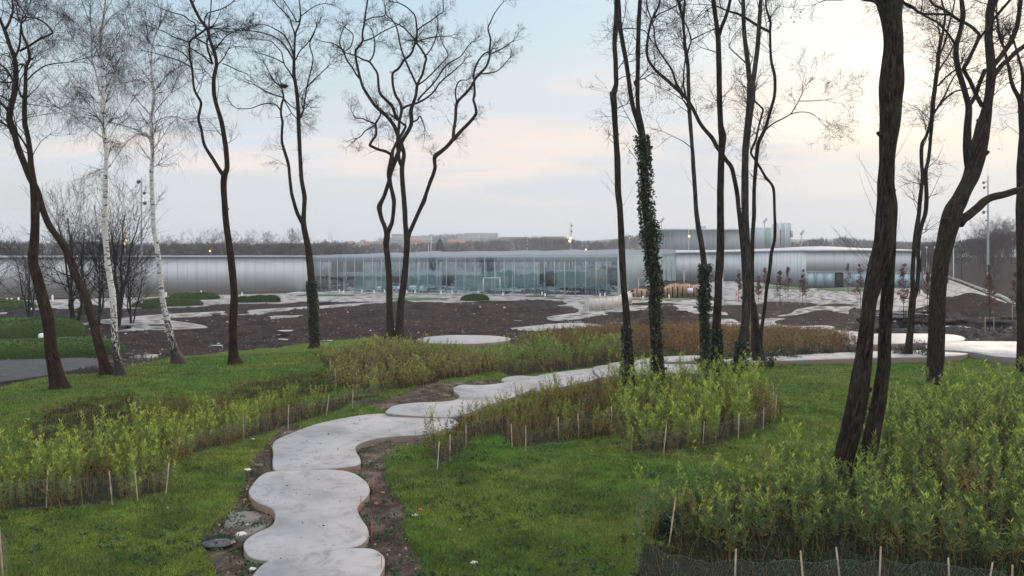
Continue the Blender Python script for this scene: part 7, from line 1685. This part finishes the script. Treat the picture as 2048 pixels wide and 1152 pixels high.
def chunk(px, py, s_, mat, name, label, cat, grp):
    b = hit(px, py); rg = np.random.default_rng(int(px + py)); bm = bmesh.new(); bmesh.ops.create_icosphere(bm, subdivisions=2, radius=1)
    for v in bm.verts: v.co = Vector((v.co.x * s_ * 1.3, v.co.y * s_, max(v.co.z, -0.3) * s_ * 0.55)) * (1 + rg.uniform(-0.18, 0.18))
    me = bpy.data.meshes.new(name); bm.to_mesh(me); bm.free(); me.materials.append(mat); o = bpy.data.objects.new(name, me); COL.objects.link(o); o.location = (b[0], b[1], b[2] + 0.01)
    tag(o, label, cat, grp)
for px, py, s_, lab in ((496, 941, .07, 'pale rubble lump above the waisted slab, left of the path'), (495, 1051, .04, 'small white rubble bit on the broken stone slab'), (482, 1070, .08, 'pale rubble lump at the right end of the puddle'), (505, 1139, .05, 'white rubble bit beside the nearest slab, left side'),
                        (830, 1032, .05, 'white rubble bit in the dirt on the right of the waisted slab'), (859, 1011, .03, 'small white stone on the lawn edge right of the path'), (980, 1040, .03, 'small white stone in the middle of the lawn'), (948, 1127, .05, 'white stone low on the lawn'), (506, 879, .04, 'white scrap on the grass strip left of the long curved slab')):
    chunk(px, py, s_, M['plaster'], 'rubble_stone', lab, 'stone', 'pale rubble bits near the path')
for px, py, lab in ((765, 986, 'red plastic cap in the dirt right of the waisted slab, upper one'), (753, 1008, 'red plastic cap in the dirt right of the waisted slab, lower one'), (489, 1000, 'red plastic cap left of the waisted slab'), (541, 893, 'red plastic cap at the left tip of the long curved slab'), (841, 1020, 'dull red scrap at the lawn edge')):
    chunk(px, py, 0.035, M['red'], 'plastic_cap', lab, 'cap', 'red plastic caps beside the path')
# white utility boxes by the mounds
def ubox(px, py, w, h, label):
    b = hit(px, py); D = b[1]; ww = w / F * D / 2; hh = h / F * D; root = thing('utility_box', label, 'utility box', (b[0], D, b[2]), 'white utility boxes')
    m = MB(); m.box(b[0] - ww, b[0] + ww, D - ww * 0.8, D + ww * 0.8, b[2] - 0.1, b[2] + hh * 0.85); m.build('housing', M['white'], root)
    m = MB(); z = b[2] + hh * 0.85; V = [(b[0] - ww * 1.06, D - ww * .86, z), (b[0] + ww * 1.06, D - ww * .86, z), (b[0] + ww * 1.06, D + ww * .86, z), (b[0] - ww * 1.06, D + ww * .86, z), (b[0] - ww * .7, D - ww * .6, z + hh * 0.17), (b[0] + ww * .7, D - ww * .6, z + hh * 0.17), (b[0] + ww * .7, D + ww * .6, z + hh * 0.17), (b[0] - ww * .7, D + ww * .6, z + hh * 0.17)]
    m.add(V, [(0, 1, 5, 4), (1, 2, 6, 5), (2, 3, 7, 6), (3, 0, 4, 7), (4, 5, 6, 7)]); m.build('lid', M['white'], root)
ubox(86, 680, 13, 13, 'white utility box between the two near grass mounds')
ubox(60, 621, 7, 5, 'small white utility box at the end of the far left mound')

# ------------------------------------------------------------------ people at work on the plaza
def skin_body(name, joints, edges, mat, parent, sub=1):
    me = bpy.data.meshes.new(name); me.from_pydata([j[0] for j in joints], edges, []); o = bpy.data.objects.new(name, me); COL.objects.link(o)
    sk_ = o.modifiers.new('s', 'SKIN'); o.modifiers.new('d', 'SUBSURF').levels = sub
    for i, v in enumerate(me.skin_vertices[0].data): v.radius = (joints[i][1], joints[i][1] if len(joints[i]) < 3 else joints[i][2]); v.use_root = (i == 0)
    dg = bpy.context.evaluated_depsgraph_get(); me2 = bpy.data.meshes.new_from_object(o.evaluated_get(dg)); bpy.data.objects.remove(o)
    o = bpy.data.objects.new(name, me2); COL.objects.link(o); me2.materials.clear(); me2.materials.append(mat); o.parent = parent
    for p in me2.polygons: p.use_smooth = True
    return o
M['skin'] = simple('skin', (0.45, 0.28, 0.21), 0.6); M['hair'] = simple('hair', (0.03, 0.022, 0.018), 0.8)
def person(px, py, D, label, jacket, trousers, rz=0.0, bend=0.0):
    b = ray_plane(px, py, (0.05, 0, 0)) if D is None else np.array([(px - CX) / F * D, D, HC - (py - HY) / F * D])
    root = thing('person', label, 'person', tuple(b)); root.rotation_euler = (0, 0, rz)
    s = math.sin(bend); c = math.cos(bend)
    def up(x, y, z): # bend the trunk forward at the hip
        dz = z - 0.95; return (x, y - s * dz, 0.95 + c * dz) if dz > 0 else (x, y, z)
    J = [((0, 0, 0.95), .13, .10), (up(0, 0, 1.15), .13, .095), (up(0, 0, 1.38), .16, .10), (up(0, 0, 1.50), .055), (up(0, -0.01, 1.58), .075, .085), (up(0, -0.015, 1.68), .08, .095), (up(0, -0.01, 1.75), .055),
         (up(.19, 0, 1.42), .055), (up(.24, -.02, 1.16), .045), (up(.22, -.14, .95), .035), (up(.21, -.19, .86), .03), (up(-.19, 0, 1.42), .055), (up(-.24, -.02, 1.16), .045), (up(-.22, -.12, .95), .035), (up(-.21, -.17, .86), .03),
         ((.09, 0, .86), .085), ((.11, -.06, .48), .06), ((.11, .02, .08), .045), ((.11, -.13, .04), .035), ((-.09, 0, .86), .085), ((-.12, .04, .48), .06), ((-.12, .14, .08), .045), ((-.12, .0, .04), .035)]
    E = [(0, 1), (1, 2), (2, 3), (3, 4), (4, 5), (5, 6), (2, 7), (7, 8), (8, 9), (9, 10), (2, 11), (11, 12), (12, 13), (13, 14), (0, 15), (15, 16), (16, 17), (17, 18), (0, 19), (19, 20), (20, 21), (21, 22)]
    skin_body('body', J, E, M['skin'], root)
    mj = simple('jacket', jacket, 0.8); mt = simple('trousers', trousers, 0.8)
    sub = [0, 1, 2, 7, 8, 9, 11, 12, 13]; idx = {k: i for i, k in enumerate(sub)}
    Jj = [(J[k][0], J[k][1] + .03, (J[k][2] if len(J[k]) > 2 else J[k][1]) + .03) for k in sub]
    skin_body('jacket', Jj, [(idx[a], idx[b2]) for a, b2 in E if a in idx and b2 in idx], mj, root)
    sub = [0, 15, 16, 17, 19, 20, 21]; idx = {k: i for i, k in enumerate(sub)}
    Jt = [(J[k][0], J[k][1] + .02, (J[k][2] if len(J[k]) > 2 else J[k][1]) + .02) for k in sub]
    skin_body('trousers', Jt, [(idx[a], idx[b2]) for a, b2 in E if a in idx and b2 in idx], mt, root)
    h = up(0, 0.015, 1.72); skin_body('hair', [(h, .095, .105), ((h[0], h[1], h[2] + .06), .06)], [(0, 1)], M['hair'], root)
person(1838, 589, None, 'person in dark blue work clothes standing behind the entwined stems', (0.02, 0.03, 0.12), (0.02, 0.025, 0.07), 0.6)
person(1896, 567, None, 'person in a bright blue jacket on the road right of the broad dark trunk', (0.04, 0.08, 0.45), (0.03, 0.03, 0.04), 1.2, 0.5)
person(1762, 590, None, 'worker in an orange jacket seen in the gap of the massive twin trunk', (0.85, 0.16, 0.05), (0.02, 0.02, 0.03), -0.5, 0.35)
# traffic cone
b = hit(1473, 592); m = MB(); root = thing('traffic_cone', 'orange and white traffic cone on the paving left of the pale-barked trunk', 'traffic cone', (b[0], b[1], 0.05))
m.tube([(b[0], b[1], .06), (b[0], b[1], .75)], [.17, .04], 10); m.build('cone', M['red'], root); m = MB(); m.tube([(b[0], b[1], .35), (b[0], b[1], .5)], [.125, .095], 10, cap=False); m.build('band', M['white'], root)
m = MB(); m.box(b[0] - .24, b[0] + .24, b[1] - .24, b[1] + .24, .045, .085); m.build('base', M['red'], root)

# ------------------------------------------------------------------ distance: hills, woods, town, stadium
def ridge(pts, D, depth, name, label, col):
    xs = np.linspace(pts[0][0], pts[-1][0], 160); ys = np.interp(xs, [p[0] for p in pts], [p[1] for p in pts])
    x = (xs - CX) / F * D; z = HC + (HY - ys) / F * D + 2.0 * fbm(xs * 0.03, xs * 0 + D, 3)
    rows = [np.column_stack([x, np.full(160, D - depth), np.full(160, -2.0)])]
    for t in (0.35, 0.7, 1.0): rows.append(np.column_stack([x * (1 + (t - 1) * depth / D), np.full(160, D - depth * (1 - t)), z * smooth(t)]))
    rows.append(np.column_stack([x * 1.4, np.full(160, D * 1.4), np.full(160, -2.0)]))
    V = np.concatenate(rows); i = np.arange(159); F_ = [np.stack([i, i + 1, i + 161, i + 160], -1) + 160 * k for k in range(4)]
    o = mesh_obj(name, V, [np.concatenate(F_)], simple(label[:20], col, 0.95, var=0.5, scale=0.02), None, (0, 0, 0), None, None, True)
    return tag(o, label, kind='structure')
ridge([(-900, 486), (600, 488), (760, 482), (860, 474), (960, 473), (1060, 480), (1180, 482), (1260, 476), (1500, 478), (1700, 480), (1850, 484), (2800, 482)], 1500, 500, 'hills', 'low wooded hill beyond the town', (0.055, 0.055, 0.05))
def woods(name, label, pxr, Dr, topf, n, seed, col):
    rg = np.random.default_rng(seed); px = rg.uniform(*pxr, n); D = rg.uniform(*Dr, n); x = (px - CX) / F * D
    top = HC + (HY - (np.interp(px, [t[0] for t in topf], [t[1] for t in topf]) + rg.uniform(-1.5, 4, n))) / F * D; h = rg.uniform(6, 11, n) * Dr[1] / 500
    mb = MB(); k = 150; idx = np.repeat(np.arange(n), k); u = unit(rg.normal(size=(n * k, 3))) * rg.uniform(0.5, 1, (n * k, 1)) ** 0.5
    rad = (h * 0.45)[idx][:, None]; c = np.stack([x, D, top - h * 0.45], -1)[idx]
    Pn = c + u * rad * np.array([1.0, 1.0, 0.95]); d = unit(u + np.array([0, 0, 0.8]) + rg.normal(size=u.shape) * 0.4)
    tone = rg.uniform(0.6, 1.4, n)[idx][:, None]
    mb.leaves(Pn, d, h[idx] * 0.22, h[idx] * 0.030, np.array(col) * tone * rg.uniform(0.7, 1.3, (n * k, 1)), rg)
    mb.segs(np.stack([x, D, np.full(n, -1.0)], -1), np.stack([x, D, top - h * 0.3], -1), h * 0.03, h * 0.01, 4, col=np.array(col) * 0.7)
    return tag(mb.build(name, M['dry']), label, kind='stuff')
woods('woods', 'far-off bare woods beyond the glass hall', (560, 1900), (430, 640), [(560, 490), (680, 487), (760, 489), (900, 488), (1000, 482), (1060, 476), (1130, 480), (1200, 484), (1240, 478), (1270, 470), (1320, 469), (1400, 470), (1500, 478), (1560, 484), (1620, 482), (1680, 477), (1720, 480), (1790, 486), (1900, 486)], 380, 31, (0.115, 0.098, 0.098))
woods('woods', 'far-off bare woods behind the left row of trees', (-500, 760), (330, 460), [(-500, 482), (0, 484), (300, 487), (500, 488), (760, 491)], 240, 33, (0.095, 0.080, 0.080))
woods('woods', 'hilltop woods behind the white hospital', (760, 1120), (1150, 1300), [(760, 478), (850, 474), (890, 470), (930, 471), (960, 474), (1120, 482)], 130, 35, (0.055, 0.052, 0.055))
woods('woods', 'undergrowth of the wood on the right', (1835, 2500), (170, 260), [(1835, 492), (1900, 486), (1960, 478), (2048, 462), (2500, 440)], 110, 36, (0.065, 0.052, 0.048))
M['hosp'] = simple('pale_render', (0.52, 0.49, 0.45), 0.8, var=0.05, scale=0.05); M['brick'] = simple('red_brick', (0.24, 0.095, 0.065), 0.85, var=0.15, scale=0.3); M['tile'] = simple('clay_roof_tiles', (0.30, 0.12, 0.07), 0.85, var=0.2, scale=0.3)
M['win'] = simple('window_pane', (0.13, 0.15, 0.18), 0.2)
def block(x0, x1, yt, yb, D, dep, root, storeys, bays, wallm='hosp'):
    a = (x0 - CX) / F * D; b = (x1 - CX) / F * D; zt = HC + (HY - yt) / F * D; zb = HC + (HY - yb) / F * D
    m = MB(); m.box(a, b, D, D + dep, zb, zt); m.box(a - .4, b + .4, D - .4, D + dep + .4, zt, zt + 0.7); m.build('wall', M[wallm], root)
    w = (b - a) / bays; hh = (zt - zb) / storeys
    for s_ in range(storeys):
        m = MB(); m.box(a + w * .3, b - w * .3, D - .12, D - .02, zb + hh * (s_ + .3), zb + hh * (s_ + .72)); m.build('ribbon_window', M['win'], root)
hosp = thing('hospital_building', 'long pale many-storeyed hospital blocks on the far hill, left of centre', 'building', ((890 - CX) / F * 1100, 1100, 8))
block(783, 815, 469, 486, 1100, 16, hosp, 5, 9); block(815, 862, 473, 486, 1110, 16, hosp, 4, 14); block(915, 958, 470, 484, 1100, 16, hosp, 5, 12); block(930, 996, 467, 482, 1120, 18, hosp, 6, 16)
br = thing('brick_building', 'red brick block right of the far white hospital', 'building', ((1025 - CX) / F * 1100, 1100, 8))
block(1000, 1052, 475, 484, 1100, 16, br, 3, 12, 'brick')
br = thing('brick_building', 'low brown block on the hill above the lit distant mast', 'building', ((1115 - CX) / F * 1100, 1100, 8))
block(1088, 1130, 474, 482, 1110, 16, br, 2, 10, 'brick')
HS = [None, None]
rgh = np.random.default_rng(41)
def house(px, yb, D, w, dpt, h, label, k):
    x = (px - CX) / F * D; z = HC + (HY - yb) / F * D
    if HS[k] is None:
        root = thing('house', label, 'house', (x, D, z), 'tiled houses of the town beyond the roof'); HS[k] = root
        m = MB(); m.box(x - w, x + w, D - dpt, D + dpt, z - 6, z + h)
        m.add([(x - w, D - dpt, z + h), (x - w, D + dpt, z + h), (x - w, D, z + h + dpt * .8), (x + w, D - dpt, z + h), (x + w, D + dpt, z + h), (x + w, D, z + h + dpt * .8)], [(0, 1, 2), (3, 5, 4)])
        m.build('wall', M['hosp'] if k == 0 else M['brick'], root)
        m = MB(); e = 0.4; V = [(x - w - e, D - dpt - e, z + h - .3), (x + w + e, D - dpt - e, z + h - .3), (x + w + e, D, z + h + dpt * .8 + .05), (x - w - e, D, z + h + dpt * .8 + .05), (x - w - e, D + dpt + e, z + h - .3), (x + w + e, D + dpt + e, z + h - .3)]
        V2 = [(a, b2, c2 + 0.18) for a, b2, c2 in V]
        m.add(V + V2, [(0, 1, 2, 3), (3, 2, 5, 4), (6, 9, 8, 7), (9, 10, 11, 8), (0, 6, 7, 1), (4, 5, 11, 10), (0, 3, 9, 6), (3, 4, 10, 9), (1, 7, 8, 2), (2, 8, 11, 5)]); rf = m.build('roof', M['tile'], root)
        m = MB(); m.box(x + w * .5 - .35, x + w * .5 + .35, D - .35, D + .35, z + h, z + h + dpt * .8 + 1.1); m.build('chimney', M['brick'], root)
        for i in (-.6, 0, .6):
            m = MB(); m.box(x + w * i - .5, x + w * i + .5, D - dpt - .08, D - dpt - .01, z + h - 2.2, z + h - .9); m.build('window', M['win'], root)
        return root
    c = copy_tree(HS[k], (x, D, z), float(rgh.choice([0, 0.3, -0.3, 1.4, 1.7])), rgh.uniform(0.85, 1.15), label); return c
hx = [(700, 496), (727, 495), (733, 498), (768, 497), (830, 492), (842, 497), (905, 494), (920, 497), (938, 496), (950, 499), (966, 496), (975, 499), (985, 497), (996, 499), (1010, 497), (1030, 498), (1066, 497), (1085, 498), (1110, 497), (1210, 498), (1224, 497), (650, 496), (800, 497)]
for i, (px, yb) in enumerate(hx):
    house(px, yb - 1.0, rgh.uniform(680, 820), 4.5, 3.6, 3.2, 'small distant house with an orange tiled roof just above the glass hall roof', int(i % 3 == 2))
# stadium
st = thing('stadium', 'long grey stadium stand with a pale roof edge behind the ivy-wrapped trees', 'stadium', ((1430 - CX) / F * 420, 420, 0))
def sbox(x0, x1, yt, yb, D, dep, mat, nm):
    a = (x0 - CX) / F * D; b = (x1 - CX) / F * D; m = MB(); m.box(a, b, D, D + dep, HC + (HY - yb) / F * D, HC + (HY - yt) / F * D); return m.build(nm, mat, st)
mgrey = simple('stadium_cladding', (0.42, 0.46, 0.52), 0.7, var=0.1, scale=0.1); mpale = simple('stadium_roof_edge', (0.60, 0.62, 0.60), 0.6); mgreen = simple('green_cladding', (0.20, 0.36, 0.30), 0.7, var=0.05)  # stand cladding paled and blued, distance haze put into its colour
sbox(1312, 1478, 461, 505, 425, 30, mgrey, 'stand')
sbox(1306, 1490, 457, 460.5, 421, 40, mpale, 'roof')
for k in range(15): sbox(1318 + k * 11, 1319 + k * 11, 461, 500, 424, 0.8, mpale, 'roof_post')
sbox(1395, 1412, 451, 457, 440, 6, mgrey, 'control_room')
sbox(1452, 1488, 462, 505, 423, 12, simple('concrete_end', (0.42, 0.42, 0.42), 0.8), 'end_wall')
sbox(1513, 1551, 455, 505, 430, 26, simple('pale_cladding', (0.44, 0.49, 0.50), 0.7, var=0.04), 'corner_stand'); sbox(1531, 1541, 456, 500, 429, 0.8, mgreen, 'green_panel')
sbox(1548, 1562, 459, 500, 431, 24, simple('beige_end', (0.46, 0.44, 0.42), 0.8), 'end_stand')
sbox(1560, 1582, 446, 500, 432, 14, mgrey, 'stair_tower'); sbox(1560, 1563, 444, 500, 431, 2, mpale, 'tower_fin'); sbox(1570, 1572, 448, 500, 431, 1, mpale, 'tower_fin'); sbox(1580, 1586, 461, 474, 432, 10, mgrey, 'tower_balcony')
for px, yt, yb in ((1323, 440, 458), (1529, 441, 456), (1603, 465, 485)):
    D = 470; x = (px - CX) / F * D; z0 = HC + (HY - yb) / F * D - 8; z1 = HC + (HY - yt) / F * D
    r_ = thing('floodlight_mast', {1323: 'stadium floodlight mast above the left end of the grey stand', 1529: 'stadium floodlight mast above the pale corner stand', 1603: 'small floodlight mast right of the stadium stair tower'}[px], 'floodlight', (x, D, z0))
    m = MB(); m.tube([(x, D, z0), (x, D, z1)], [0.5, 0.3], 6); m.build('pole', M['grey'], r_)
    m = MB(); m.obox((x + 0.4, D, z1), (0.9, 0, 1.3), (0, 0.2, 0), (-0.5, 0, 0.35)); m.build('lamp_panel', M['grey'], r_)

# ------------------------------------------------------------------ haze of the damp winter air
hz = MB(); hz.box(-2600, 2600, -80, 2700, -4.0, 46)
ho = hz.build('haze', None, col=False)
mh = bpy.data.materials.new('haze_air'); mh.use_nodes = True; t = mh.node_tree; t.nodes.clear()
o_ = t.nodes.new("ShaderNodeOutputMaterial"); pv = t.nodes.new("ShaderNodeVolumePrincipled")
pv.inputs["Color"].default_value = (0.93, 0.96, 1.0, 1); pv.inputs["Density"].default_value = 0.00042; pv.inputs["Anisotropy"].default_value = 0.2
t.links.new(pv.outputs[0], o_.inputs["Volume"])
ho.data.materials.clear(); ho.data.materials.append(mh)
tag(ho, 'thin haze of the winter air', kind='stuff')
for o in bpy.data.objects:
    if '_org' in o: del o['_org']
    if '_h' in o: del o['_h']
